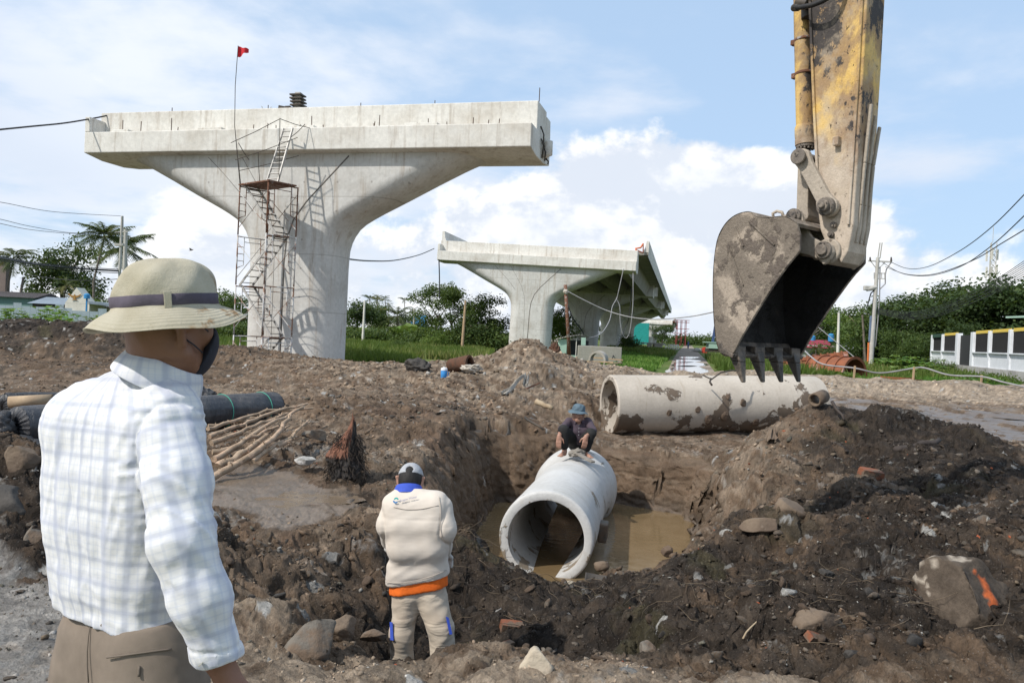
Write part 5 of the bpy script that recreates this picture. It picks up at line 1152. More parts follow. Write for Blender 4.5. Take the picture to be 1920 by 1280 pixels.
# palms
PALMS = {}
def frond(rg, L_, droop, mb, az, up, lw=.045, nleaf=26):
    d = Vector((math.cos(az), math.sin(az), 0)); pts = []; 
    for k in range(9):
        f = k / 8; pts.append(d * (L_ * (f * math.cos(up * (1 - f * .3)))) + Vector((0, 0, L_ * (math.sin(up) * f - droop * f * f))))
    return pts
def palm_crown(i, nf=16, dead=2):
    if (i, nf) in PALMS: return PALMS[(i, nf)]
    rr = random.Random(300 + i); V, F, T = [], [], []; R3 = []
    for k in range(nf):
        az = 2 * math.pi * k / nf + rr.uniform(-.25, .25); up = rr.choice((1.15, .85, .5, .2, -.1, -.4)) + rr.uniform(-.15, .15); dr = rr.uniform(.35, .75) * (1 if up > 0 else .35)
        pts = frond(rr, 1.0, dr, None, az, up); tone = rr.uniform(.1, .7) if k >= dead else 1.0
        side = Vector((-math.sin(az), math.cos(az), 0))
        for j in range(34):
            f = .12 + .88 * j / 34; q_ = f * 8; a0 = min(int(q_), 7); p_ = pts[a0].lerp(pts[a0 + 1], q_ - a0); tan_ = (pts[a0 + 1] - pts[a0]).normalized()
            ln = .26 * (1 - abs(f - .4) ** 1.6 * 1.3) * rr.uniform(.8, 1.1)
            for s_ in (-1, 1):
                tip = p_ + side * s_ * ln * .72 + tan_ * ln * .45 + Vector((0, 0, -ln * rr.uniform(.15, .75))); b0 = len(V); w_ = tan_ * .014
                V += [tuple(p_ - w_), tuple(p_ + w_), tuple(tip)]; F.append((b0, b0 + 1, b0 + 2)); T += [tone] * 3
        for j in range(8):
            a_, b_ = pts[j], pts[j + 1]; b0 = len(V); w_ = side * .009 * (1 - j / 9); V += [tuple(a_ - w_), tuple(a_ + w_), tuple(b_ + w_ * .8), tuple(b_ - w_ * .8)]; F.append((b0, b0 + 1, b0 + 2)); F.append((b0, b0 + 2, b0 + 3)); T += [.75] * 4
    me = npmesh('crown', V, np.array(F), smooth=False); setcol(me, np.repeat(np.array(T)[:, None], 3, 1)); me.materials.append(M_PALM); PALMS[(i, nf)] = me; return me
def palm(label, base, top, Y, r, i=0, nf=16, tr=.16, group=None, Ytop=None):
    b_, t2 = P(base[0], base[1], Y), P(top[0], top[1], Ytop or Y); t_ = thing('palm_tree', label, 'palm tree', (b_.x, b_.y, 0), 0, group); d = t2 - Vector((b_.x, b_.y, 0)); mid_ = d * .5 + Vector((-.06 * d.z if d.x > 0 else .03 * d.z, 0, 0))
    e = MB(); e.tube([Vector((0, 0, -.1)), mid_ * .5 + Vector((0, 0, 0)), mid_, (mid_ + d) / 2, d], [tr * 1.25, tr, tr * .9, tr * .8, tr * .7], 8); e.build('trunk', M_TRUNK, t_, smooth=True)
    c = link('crown', palm_crown(i, nf), t_, d); c.scale = (r, r, r); c.rotation_euler = (0, 0, i * 1.3)
    return t_
palm('coconut palm with drooping yellowish fronds leaning beside the twin poles', (177, 572), (196, 444), 105, 4.5, 1, 24)
palm('dark coconut palm directly behind the twin poles', (236, 580), (236, 464), 118, 5.4, 2, 26)
palm('coconut palm at the far left edge beside the brown tower', (17, 560), (26, 482), 105, 3.9, 3, 20)
palm('short palm growing in front of the big tree at the left', (122, 570), (124, 535), 112, 2.6, 4, 16)
palm('headless palm trunk right of the left edge palm', (41, 565), (44, 520), 105, .5, 5, 6, .2)
for k, (px_, tpy, Y_p, r_p) in enumerate([(706, 562, 120, 1.3), (707.5, 558, 125, 1.2), (722, 560, 128, 1.3), (758, 563, 132, 1.3), (728, 573, 125, 1.2), (773, 583, 120, 1.2), (693, 560, 118, 1.5)]):
    palm('slender areca palm, %s of the row between the two near piers' % ('leftmost,first tall,second tall,lone right,short middle,low right,bushy left'.split(',')[k]), (px_, 640), (px_, tpy), Y_p, r_p, k % 3, 12, .08, 'areca palms between the piers')
palm('feathery palm among the shrubs left of the banana plants', (745, 640), (745, 592), 92, 2.6, 2, 16)
palm('small palm behind the red-roofed house, at its left', (1530, 668), (1529, 655), 90, 1.3, 4, 12, .1)
palm('small palm behind the red-roofed house, at its right', (1558, 668), (1557, 656), 88, 1.3, 1, 12, .1)
# broadleaf trees
G1 = None
T_ = tree
T_('big tall dark tree with separated clumps behind the left houses', 120, 570, 122, 15.2, 'tall', 1, M_LEAFD, .95)
T_('lower dark tree right of the tall clumped tree', 158, 575, 120, 8.6, 'round', 2, M_LEAFD)
T_('small tree left of the tall clumped tree', 80, 575, 112, 5.4, 'round', 3, M_LEAFD)
T_('yellowish bushy tree right of the white gable', 166, 578, 100, 4.0, 'round', 4, M_LEAFY)
T_('low green tree left of the twin poles', 205, 578, 110, 4.4, 'round', 5, M_LEAF)
T_('green tree seen between the hat and the scaffold tower', 412, 620, 66, 4.6, 'round', 6, M_LEAF, 1.1)
T_('dark tree behind the foot of the scaffold tower', 447, 620, 70, 4.2, 'round', 7, M_LEAFD, 1.1)
T_('dark round tree just right of the near pier', 672, 635, 92, 5.4, 'round', 1, M_LEAFD, 1.25)
T_('olive tree right of the dark round tree by the near pier', 713, 636, 98, 5.2, 'round', 2, M_LEAF, 1.0)
T_('low dark tree behind the banana plants', 768, 636, 96, 3.8, 'round', 3, M_LEAFD, 1.2)
T_('tall airy tree at the left of the grove before the second pier', 812, 645, 76, 6.0, 'tall', 4, M_LEAF, 1.05)
T_('bright leafy tree in the middle of the grove before the second pier', 852, 648, 74, 5.6, 'tall', 5, M_LEAF, 1.15)
T_('tree with a pointed top at the right of the grove before the second pier', 905, 652, 72, 5.2, 'tall', 6, M_LEAF, 1.2)
T_('dark low tree touching the second pier', 935, 655, 74, 3.6, 'round', 7, M_LEAFD, 1.2)
T_('dark undergrown tree in the heart of the grove', 880, 655, 71, 3.7, 'round', 2, M_LEAFD, 1.6)
T_('yellow-green tree under the left of the long deck', 1052, 650, 98, 4.8, 'round', 3, M_LEAFY, 1.0)
T_('dark tree seen between the second and third piers', 1038, 650, 108, 6.0, 'round', 5, M_LEAFD, .9)
T_('small tree seen between the third and fourth piers', 1133, 648, 150, 4.5, 'round', 6, M_LEAF)
T_('dark leafy tree growing under the distant netted pier', 1240, 655, 288, 8.0, 'round', 4, M_LEAFD, 1.2)
right = [(1500, 668, 118, 8.0, 'tall', 2, 'M_LEAF'), (1525, 668, 125, 8.6, 'round', 5, 'M_LEAF'), (1556, 668, 128, 9.2, 'tall', 3, 'M_LEAF'), (1590, 672, 110, 7.4, 'round', 6, 'M_LEAFY'), (1622, 675, 88, 8.2, 'round', 1, 'M_LEAF'), (1655, 680, 92, 7.4, 'round', 2, 'M_LEAFD'),
         (1690, 682, 84, 7.6, 'tall', 4, 'M_LEAFD'), (1722, 684, 82, 8.2, 'round', 5, 'M_LEAFD'), (1757, 686, 80, 9.0, 'tall', 6, 'M_LEAFD'), (1792, 688, 78, 9.4, 'round', 7, 'M_LEAFD'), (1830, 690, 76, 9.2, 'tall', 1, 'M_LEAFD'), (1868, 692, 74, 8.8, 'round', 3, 'M_LEAFD'), (1905, 694, 72, 9.0, 'tall', 2, 'M_LEAFD'), (1945, 696, 70, 9.4, 'round', 4, 'M_LEAFD'),
         (1715, 690, 74, 3.8, 'round', 7, 'M_LEAF'), (1690, 690, 78, 4.2, 'round', 3, 'M_LEAF'), (1780, 690, 72, 5.2, 'round', 1, 'M_LEAFD')]
rl = ['airy tree just right of the bucket, left of the red-roofed house', 'green tree behind the left of the red-roofed house', 'tall tree behind the right of the red-roofed house', 'yellowish tree right of the white concrete post', 'round full tree behind the main utility pole', 'dark tree just right of the main utility pole',
      'dark tree second right of the main utility pole', 'dark tree where the wood begins to rise', 'tall dark tree above the left end of the white fence', 'broad dark tree behind the fence gate', 'dark tree at the foot of the telecom tower', 'broad dark tree right of the telecom tower', 'dark tree near the right edge behind the fence', 'dark tree at the right edge of the picture',
      'lighter green tree in front of the dark wood, left of the fence', 'lighter green shrub tree between the utility pole and the fence', 'low dark tree directly behind the fence end']
for (px_, py_, Y_t, h_, kd, ii, mt), lb in zip(right, rl): T_(lb, px_, py_, Y_t, h_, kd, ii, globals()[mt], 1.15 if kd == 'round' else 1.35)
# understorey filling the wood: one mass of foliage
rg9 = np.random.default_rng(99)
def mass(name, pts, n, size, mat, seed):
    V, F, tone = leaf_cloud(pts, n, size, np.random.default_rng(seed), shell=.2); me = npmesh(name, V, F, smooth=False); setcol(me, np.repeat(tone[:, None], 3, 1)); me.materials.append(mat); return tag(link(name, me), kind='stuff')
def row(x0, x1, py, Y0, Y1, n, r, hz_, sc=1.0):
    out = []
    for k in range(n):
        f = (k + .5) / n; p = P(x0 + (x1 - x0) * f, py, Y0 + (Y1 - Y0) * f); out.append((p.x, p.y + rg9.uniform(-2, 2), hz_ * rg9.uniform(.6, 1.1), r * 1.6 * rg9.uniform(.8, 1.3), r, hz_ * rg9.uniform(.6, 1.0)))
    return out
mass('undergrowth', row(1640, 1960, 690, 90, 78, 22, 2.4, 2.6), 26000, .16, M_LEAFD, 1)
mass('undergrowth', row(650, 800, 640, 84, 80, 14, 1.6, .8) + row(790, 955, 650, 73, 70, 12, 1.6, 1.0), 20000, .12, M_LEAF, 2)
mass('undergrowth', row(395, 470, 625, 62, 60, 6, 1.4, .9), 5000, .10, M_LEAF, 3)
mass('undergrowth', row(1440, 1640, 672, 105, 90, 12, 2, 1.2), 8000, .14, M_LEAF, 4)
mass('distant_treeline', row(1275, 1350, 650, 420, 400, 14, 5, 2.8) + row(-200, 470, 610, 260, 240, 40, 6, 3.2) + row(1060, 1300, 640, 460, 460, 20, 6, 2.6), 20000, .5, M_LEAF, 5)
mass('roadside_weeds', row(1700, 1900, 706, 52, 40, 16, .7, .3), 9000, .06, M_LEAFY, 6)
# grass
def grass(name, boxes, n, h, mat, seed, w_=.012):
    rr = np.random.default_rng(seed); Vs = []; ar = np.array([b_[4] if len(b_) > 4 else 1.0 for b_ in boxes]); bi = rr.choice(len(boxes), n, p=ar / ar.sum()); B = np.array([b_[:4] for b_ in boxes])[bi]
    x = rr.uniform(B[:, 0], B[:, 1]); y = rr.uniform(B[:, 2], B[:, 3]); kp = np.abs(x - .223 * y) > 1.9 + .35 * vnoise(y * .3, x * .1, 5); x, y = x[kp], y[kp]; n = len(x); hh_ = h * rr.uniform(.4, 1.3, n) * (1 + .5 * vnoise(x * .4, y * .4, 3)); a = rr.uniform(0, 6.28, n); lean = rr.normal(0, .35, (n, 2)) * hh_[:, None]; ww = w_ * y ** .5 * rr.uniform(.6, 1.3, n)
    p0 = np.stack([x - np.cos(a) * ww, y - np.sin(a) * ww, np.full(n, -.08)], 1); p1_ = np.stack([x + np.cos(a) * ww, y + np.sin(a) * ww, np.full(n, -.08)], 1); p2_ = np.stack([x + lean[:, 0], y + lean[:, 1], hh_], 1)
    V = np.stack([p0, p1_, p2_], 1).reshape(-1, 3); me = npmesh(name, V, np.arange(n * 3).reshape(n, 3), smooth=False); tone = np.clip(.4 + .5 * vnoise(x * .25, y * .12, 8) + rr.normal(0, .18, n), 0, 1); setcol(me, np.repeat(np.repeat(tone, 3)[:, None], 3, 1)); me.materials.append(mat); return tag(link(name, me), kind='stuff')
M_GRASS = leafmat('meadow grass', (.075, .13, .022), (.15, .20, .045), (.30, .28, .11), .4)
grass('grass', [(-19, -1.5, 46, 72, 3), (-26, -12, 40, 62, 1.2), (-11.5, -4.5, 33.5, 38, .8)], 60000, .42, M_GRASS, 1)
grass('grass', [(14.2, 21, 40, 120, 3), (12.0, 15.5, 37, 60, 1.5), (16, 30, 44, 66, 2)], 40000, .55, M_GRASS, 2)
grass('grass', [(7, 13.6, 46, 110, 3), (5.0, 9, 40, 46, .5)], 26000, .22, M_BROAD, 3)
grass('grass', [(19, 34, 33, 48, 3), (16, 24, 33, 40, 1)], 26000, .30, M_BROAD, 4)
# broad-leaved plants
def broad(name, label, spots, leafL, mat, seed, cat='plant', n=60, up=1.0, group=None):
    rr = random.Random(seed); V, F, T = [], [], []
    for k in range(n):
        c, hgt = spots[rr.randrange(len(spots))]; p0 = Vector(c) + Vector((rr.gauss(0, .25), rr.gauss(0, .25), 0)); az = rr.uniform(0, 6.28); d = Vector((math.cos(az), math.sin(az), 0)); L_ = leafL * rr.uniform(.6, 1.2); s_ = Vector((-d.y, d.x, 0)); q0 = p0 + d * hgt * .3 + Vector((0, 0, hgt * rr.uniform(.5, 1.1)))
        ss = [(0, .02), (.25, .42), (.6, .40), (1, 0.02)]; b0 = len(V); tone = rr.uniform(.2, 1)
        for f, w_ in ss:
            c_ = q0 + d * L_ * f * .8 + Vector((0, 0, L_ * (up * .5 * f - .55 * f * f))); V.append(tuple(c_ - s_ * w_ * L_)); V.append(tuple(c_ + Vector((0, 0, -.06 * L_)))); V.append(tuple(c_ + s_ * w_ * L_)); T += [tone] * 3
        for j in range(3):
            for i_ in range(2): a = b0 + j * 3 + i_; F.append((a, a + 1, a + 4, a + 3))
        b0 = len(V); V += [tuple(p0), tuple(p0 + s_ * .02), tuple(q0 + s_ * .02), tuple(q0)]; F.append((b0, b0 + 1, b0 + 2, b0 + 3)); T += [.3] * 4
    me = npmesh(name, V, np.array(F), smooth=True); setcol(me, np.repeat(np.array(T)[:, None], 3, 1)); me.materials.append(mat); return me
def plant(name, label, px, Y, hgt, leafL, n, mat, seed, spread=.4, up=1.0):
    p = P(px, 680, Y); sp = [((random.Random(seed + k).gauss(0, spread), random.Random(seed * 3 + k).gauss(0, spread), 0), hgt * random.Random(seed * 7 + k).uniform(.7, 1.1)) for k in range(5)]
    me = broad('leaves', label, sp, leafL, mat, seed, n=n, up=up); t_ = thing(name, label, 'plant', (p.x, p.y, -.05)); link('leaves', me, t_); return t_
for k, (px_, Y_p) in enumerate([(752, 82), (768, 80), (785, 78), (800, 79)]): plant('banana_plant', 'banana plant with upright leaves, number %s of the clump before the grove' % ('one,two,three,four'.split(',')[k]) if 0 else ['leftmost banana plant left of the grove', 'banana plant second from the left beside the grove', 'tall banana plant third from the left beside the grove', 'banana plant nearest the airy grove tree'][k], px_, Y_p, 1.2, 1.7, 16, M_BROAD, 20 + k, .25, 2.2)
for k, (px_, Y_p, hh_) in enumerate([(1655, 58, .7), (1672, 57, .95), (1690, 56, 1.15), (1706, 55, 1.2), (1722, 55, 1.1), (1738, 54, .9), (1664, 52, .5), (1700, 51, .6), (1728, 50, .6)]):
    plant('taro_plant', ['lowest left', 'second from left', 'tall middle-left', 'tallest', 'tall right', 'rightmost back', 'front left', 'front middle', 'front right'][k] + ' broad-leaved plant of the bright clump left of the white fence', px_, Y_p, hh_, .62, 90, M_BROAD, 40 + k, .55)
for k, (px_, Y_p) in enumerate([(1765, 60), (1840, 40), (1868, 38.5)]): plant('weed_clump', ['leafy weed bush climbing the left end of the fence base', 'yellow-green broad weeds in front of the fence base', 'broad-leaved weeds by the right stake'][k], px_, Y_p, [1.3, .5, .6][k], .34, 110, M_BROAD if k else M_LEAF, 60 + k, .5)
for k, (px_, Y_p, h_) in enumerate([(12, 70, 1.6), (42, 70, 1.8), (95, 68, 2.0), (130, 66, 1.5), (57, 60, .9), (200, 70, 1.3), (178, 84, 1.6), (110, 62, 1.2)]):
    plant('weed_clump', ['tall pale reed clump at the left edge above the fence', 'pale feathery weeds over the fence under the grey roof', 'broad weeds leaning on the middle of the grey fence', 'thin weeds before the fence under the white gable', 'light green weed at the foot of the fence', 'bright weeds beside the hat brim', 'yellow croton shrub by the palm trunk', 'straggling weeds low on the fence'][k], px_, Y_p, h_, .55, 60, M_BROAD if k != 6 else M_LEAFY, 80 + k, .5, 1.5)
plant('croton_shrub', 'low spreading fern in front of the rusty forms', 1555, 40, .35, .7, 60, M_LEAFY, 93, .5, 1.4)
T_('low leafy shrub at the foot of the grove', 815, 652, 66, 1.6, 'bush', 1, M_LEAFY); T_('small round shrub in the meadow left of the grove', 742, 645, 60, 1.0, 'bush', 2, M_LEAF); T_('shrub beside the fence gate', 1780, 700, 58, 1.3, 'bush', 3, M_LEAF)
T_('dark bush under the long deck by the fourth pier', 1175, 668, 110, 2.6, 'bush', 4, M_LEAFD)
# ================================================================ ROAD AND WATER BEYOND THE HEAPS
def strip(name, pts, mat, z, w_=None, kind='structure'):
    e = MB(); e.add([(p.x, p.y, z) for p in pts], [tuple(range(len(pts)))]); return tag(e.build(name, mat), kind=kind)
M_ROAD = pmat('pale gravel road', (.36, .30, .24), (.24, .19, .145), .5, .95, bump=.02, bscale=3, c3=(.13, .10, .075), s3=.35, t3=(.5, .62))
strip('road', [PZ(1245, 706, 0), PZ(1350, 706, 0), PZ(1322, 672, 0), PZ(1305, 655, 0), PZ(1296, 647, 0), PZ(1284, 647, 0), PZ(1273, 656, 0), PZ(1262, 672, 0)], M_ROAD, -.082)
M_PUD = newmat('rain puddle'); M_PUD[1].set(M_PUD[2], 'Base Color', (.10, .085, .07)); M_PUD[1].set(M_PUD[2], 'Roughness', .03); M_PUD[1].set(M_PUD[2], 'Specular IOR Level', .9); M_PUD = M_PUD[0]
for k, (cx, cy, w_, h_) in enumerate([(1288, 691, 38, 8), (1290, 681, 34, 4.5), (1287, 675, 24, 3), (1292, 669, 18, 2), (1280, 700, 22, 3)]):
    pts = [PZ(cx + w_ * math.cos(a) * (1 + .18 * math.sin(3 * a + k)), cy + h_ * math.sin(a), 0) for a in np.linspace(0, 2 * math.pi, 24, endpoint=False)]; strip('puddle_water', pts, M_PUD, -.076)
strip('path', [PZ(640, 693, 0), PZ(800, 684, 0), PZ(800, 678, 0), PZ(640, 672, 0), PZ(500, 664, 0), PZ(395, 655, 0), PZ(395, 672, 0), PZ(500, 684, 0)], pmat('pale path', (.46, .43, .38), (.36, .32, .27), .4, .9), -.082)
strip('puddle_water', [PZ(1700, 752, 0), PZ(1800, 757, 0), PZ(1925, 776, 0), PZ(1925, 786, 0), PZ(1820, 776, 0), PZ(1740, 766, 0)], M_PUD, -.03)
e = MB()
for px_, py_, Y_b, w_, h_ in ((1130, 662, 46, 2.6, .55),): e.box(P(px_ - 6, 664, 50) + Vector((0, 0, -.05)), (2.75, .3, 1.1))
tag(e.build('concrete_slab', M_DECK, bevel=.04), 'long grey concrete slab standing on edge behind the concrete ring', 'slab')
# ring and timbers
M_RING = pmat('ring concrete', (.42, .39, .34), (.32, .29, .25), 3, .9)
e = MB(); c_ = P(1122, 674, 45); e.ring(c_ + Vector((-.12, -.3, -.02)), c_ + Vector((.12, .3, 0)), .50, .39, 36); tag(e.build('concrete_ring', M_RING, auto=R(40)), 'weathered concrete ring standing behind the rubble ridge', 'concrete ring')
M_TIMB = pmat('raw timber', (.46, .33, .20), (.36, .25, .15), 4, .85)
for k, (a_, b_) in enumerate((((1112, 670, 46.5), (1168, 675, 46)), ((1100, 677, 44), (1150, 679, 43.5)), ((1140, 683, 43), (1165, 680, 44)))):
    e = MB(); e.bar(P(*a_), P(*b_), .14, .07); tag(e.build('timber', M_TIMB), ['timber plank passing behind the concrete ring to the right', 'timber plank lying low inside the concrete ring', 'short timber offcut right of the concrete ring'][k], 'plank')
# hut
hp = P(1072, 672, 52); hut = thing('site_hut', 'small pale green tin hut with a sagging sheet roof by the second pier', 'hut', (hp.x, hp.y, hp.z)); 
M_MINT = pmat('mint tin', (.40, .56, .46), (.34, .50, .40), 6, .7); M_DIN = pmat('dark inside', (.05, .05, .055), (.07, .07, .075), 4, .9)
e = MB(); e.box((-.62, 0, .62), (.50, .04, 1.24)); e.box((-.86, .5, .6), (.04, 1.0, 1.2)); e.box((.0, 0, .10), (1.7, .04, .24)); e.build('wall', M_MINT, hut)
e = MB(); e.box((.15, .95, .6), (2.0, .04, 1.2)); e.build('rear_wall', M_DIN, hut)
for x_ in (.25, ): e = MB(); e.bar((x_, -.02, 0), (x_, -.02, 1.35), .05); e.build('post', M_CAP, hut)
e = MB(); V = []; 
for i in range(25):
    u = i / 24; z_ = 1.22 + .34 * math.sin(u * 1.8) - .12 * (u > .85) * (u - .85) * 6; 
    for v_ in (-.25, 1.1): V.append((-1.05 + 2.15 * u, v_, z_ + .015 * (i % 2)))
me = npmesh('roof', V, np.array([(2 * i, 2 * i + 1, 2 * i + 3, 2 * i + 2) for i in range(24)]), smooth=False); me.materials.append(M_RING); link('roof', me, hut)
eb = P(1094, 640, 51.5); eb_ = thing('meter_box', 'pale green electric box on two thin posts beside the hut', 'electric box', (eb.x, eb.y, eb.z)); e = MB(); e.box((0, 0, 0), (.28, .18, .50)); e.build('box', M_MINT, eb_, bevel=.01)
for x_ in (-.14, .1): e = MB(); e.bar((x_, 0, -.25), (x_, 0, -1.1), .035); e.build('post', M_STEEL, eb_)
e = MB(); e.tube([P(1067.5, 672, 50), P(1064, 600, 50), P(1060, 534, 50)], .11, 8); tag(e.build('steel_post', M_RUST, smooth=True), 'tall leaning rust-red steel post in front of the hut', 'post')
crumple('white rag tied round the rust-red steel post', P(1061, 547, 49.9), (.14, .14, .16), M_RAG, 131, 'rag_knot', 'rag')
def cable(label, pts, r, mat=M_CABLE, name='cable', cat='cable', group=None):
    W4 = [P(*q_) for q_ in pts]; out = []
    for i in range(len(W4) - 1):
        p0, p1_, p2_, p3 = W4[max(i - 1, 0)], W4[i], W4[i + 1], W4[min(i + 2, len(W4) - 1)]
        for k in range(6):
            t = k / 6; out.append(.5 * ((2 * p1_) + (p2_ - p0) * t + (2 * p0 - 5 * p1_ + 4 * p2_ - p3) * t * t + (3 * p1_ - p0 - 3 * p2_ + p3) * t ** 3))
    out.append(W4[-1]); e = MB(); e.tube(out, r, 5); return tag(e.build(name, mat, smooth=True), label, cat, group)
M_HOSE = pmat('grey hose', (.34, .33, .33), (.26, .25, .25), 3, .6)
cable('grey hose slung from the rust-red post to behind the bucket', [(1062, 545, 50), (1100, 565, 50), (1140, 583, 50), (1185, 595, 49), (1230, 598.5, 48), (1290, 594, 46), (1342, 584, 44), (1400, 570, 42)], .035, M_HOSE, 'hose', 'hose')
cable('grey hose looping from the deck edge down to the hut roof', [(1169, 504, 64), (1160, 545, 64), (1156, 560, 64), (1148, 575, 63), (1143, 600, 60), (1128, 624, 56), (1106, 633, 53), (1085, 630, 52)], .035, M_HOSE, 'hose', 'hose')
cable('grey hose loop hanging under the right edge of the long deck', [(1156, 561, 64), (1162, 575, 64), (1163, 605, 64), (1168, 628, 64), (1175, 633, 64), (1181, 620, 64), (1185, 590, 64), (1187, 560, 64), (1187, 525, 64), (1187, 500, 65)], .035, M_HOSE, 'hose', 'hose')
cable('second thin hose hanging beside the loop under the deck', [(1184, 540, 66), (1180, 590, 66), (1172, 615, 66), (1160, 640, 60), (1148, 672, 48)], .035, M_CABLE, 'hose', 'hose')
cable('black hose hanging from the rust-red post to the hut', [(1064, 570, 50), (1075, 598, 50), (1088, 615, 50.5), (1094, 625, 51)], .04)
cable('thick black cable reaching the left end of the near cap', [(-40, 247, 24), (0, 243, 25), (60, 237, 27), (120, 231, 29), (175, 222, 30.5), (200, 217, 31)], .03)
cable('black cable sagging between the near pier and the second pier', [(640, 484, 30), (690, 489, 40), (740, 488, 50), (785, 478, 60), (814, 466, 67)], .035)
cable('thin cable hanging down from the left tip of the second cap', [(823, 486, 66), (824, 520, 66), (824, 560, 66)], .05)
# ================================================================ POLES AND WIRES
def pole(name, label, b_, t2, Y, r0, r1, mat, arms=()):
    B, T2 = P(b_[0], b_[1], Y), P(t2[0], t2[1], Y); t_ = thing(name, label, 'utility pole' if arms else 'post', (B.x, B.y, 0)); o = Vector((B.x, B.y, 0)); e = MB(); e.tube([(0, 0, -.2), T2 - o], [r0, r1], 10); e.build('shaft', mat, t_, auto=R(50)); return t_, o, T2
M_POLE = pmat('pole concrete', (.52, .50, .46), (.42, .40, .36), 2, .9)
up, uo, ut = pole('utility_pole', 'leaning concrete utility pole with crossarm and orange-white base at the right', (1632, 684), (1646, 483), 62, .20, .13, M_POLE, 1)
def on(px, py, Y=62): return P(px, py, Y) - uo
e = MB(); e.bar(on(1628, 489), on(1672, 491), .10, .10); e.bar(on(1633, 490), on(1643, 503), .05); e.bar(on(1660, 491), on(1648, 503), .05); e.build('crossarm', M_POLE, up)
for x_ in (1631.5, 1671): e = MB(); e.tube([on(x_, 490), on(x_, 482)], [.09, .05], 8); e.build('insulator', M_STEEL, up)
e = MB(); e.bar(on(1646, 484), on(1650, 455), .07); e.bar(on(1650, 484), on(1654, 455), .07); e.build('mast', M_POLE, up)
e = MB()
for y_ in (512, 522): e.bar(on(1639, y_), on(1659, y_ + .5), .06)
for x_ in (1639, 1646, 1653, 1659): e.bar(on(x_, 511), on(x_, 523), .05)
e.build('bracket', M_POLE, up)
e = MB(); e.tube([on(1644, 538), on(1634, 540), on(1624, 543)], [.16, .22, .14], 10); e.box(on(1628, 540), (.7, .3, .35)); e.build('fuse_box', M_POLE, up, bevel=.05)
for pts in ([(1645, 538), (1633, 550), (1626, 575)], [(1671, 492), (1662, 505), (1660, 515), (1660, 532), (1650, 542)], [(1640, 540), (1636, 575), (1633, 640), (1629, 680)], [(1650, 500), (1649, 560), (1646, 600), (1641, 650)]):
    e = MB(); e.tube([on(*q_) for q_ in pts], .05, 5); e.build('cable_drop', M_CABLE if pts[0][0] < 1650 else M_HOSE, up)
M_OW = pmat('orange reflective paint', (.70, .20, .06), (.62, .17, .05), 4, .6)
for k, x_ in enumerate((1627, 1630.2, 1633.4)): e = MB(); e.tube([on(x_ + 0, 684), on(x_ + 1.6, 642)], .075, 8); e.build('conduit', [M_OW, M_CAP, M_OW][k], up)
e = MB(); e.bar(on(1630, 640), on(1633, 592), .12); e.build('conduit', pmat('bluish conduit', (.18, .24, .34), (.14, .18, .26), 4, .6), up)
pole('concrete_post', 'white concrete post at the right of the red-roofed house', (1571, 668), (1573, 586), 78, .16, .11, M_CAP)
pole('concrete_post', 'short white post at the left of the red-roofed house', (1501, 672), (1503, 636), 70, .12, .10, M_CAP)
pole('concrete_post', 'pale concrete pole between the near pier and the areca palms', (681, 622), (684, 563), 80, .14, .10, M_CAP)
pole('wooden_pole', 'leaning pale wooden pole in front of the grove', (866, 655), (873, 563), 66, .13, .09, M_TIMB)
pole('concrete_post', 'short pole among the shrubs left of the grove', (776, 622), (777, 578), 84, .12, .10, M_POLE)
pole('bare_trunk', 'thin bare leaning trunk left of the main utility pole', (1624, 675), (1617, 590), 84, .16, .10, M_TRUNK)
tp_, to_, tt_ = pole('utility_pole', 'slim front pole of the twin poles behind the hat, with crossarm and wires', (221, 590), (229, 405), 72, .17, .10, M_POLE, 1)
e = MB(); q_ = lambda a, b_: P(a, b_, 72) - to_; e.bar(q_(216, 436), q_(240, 434), .10); e.bar(q_(216, 459), q_(232, 459), .35, .22); e.bar(q_(220, 504), q_(233, 504), .10); e.bar(q_(231, 405), q_(231, 435), .05); e.build('crossarm', M_POLE, tp_)
pole('utility_pole', 'thicker rear pole of the twin poles behind the hat', (231, 590), (236, 430), 76, .22, .17, M_POLE, 1)
for k, pts in enumerate([[(-60, 400, 40), (0, 411, 50), (60, 425, 60), (140, 437, 68), (226, 436, 72)], [(-60, 405, 40), (0, 419, 50), (60, 431, 60), (140, 438, 68), (226, 437, 72)], [(-60, 375, 40), (0, 379, 50), (100, 397, 62), (226, 405, 72)]]):
    cable('thin black wire running to the crossarm of the twin poles at the left', pts, .02, group='thin wires at the left')
for k, (dy, r_) in enumerate(((0, .08), (4, .035), (-3, .035))):
    cable(['thick black cable bundle crossing the left trees', 'thin cable just under the thick bundle at the left', 'thin cable just above the thick bundle at the left'][k], [(-60, 478 + dy, 40), (0, 484 + dy, 50), (60, 495 + dy, 60), (140, 503 + dy, 68), (224, 508 + dy, 72)], r_)
cable('low thin wire behind the left palms', [(45, 514, 90), (100, 522, 80), (160, 526, 75), (224, 523, 72)], .035)
wires = [([(1670, 491, 62), (1700, 503, 56), (1740, 500, 48), (1800, 470, 40), (1860, 425, 34), (1925, 360, 28)], 'top heavy wire'), ([(1655, 492, 62), (1690, 512, 56), (1740, 517, 48), (1800, 500, 40), (1860, 460, 34), (1925, 400, 28)], 'second heavy wire'), ([(1660, 500, 62), (1700, 514, 56), (1750, 514, 48), (1820, 490, 38), (1880, 455, 32), (1925, 428, 28)], 'third heavy wire')]
for pts, nm in wires: cable(nm + ' sweeping from the main utility pole to the upper right', pts, .022)
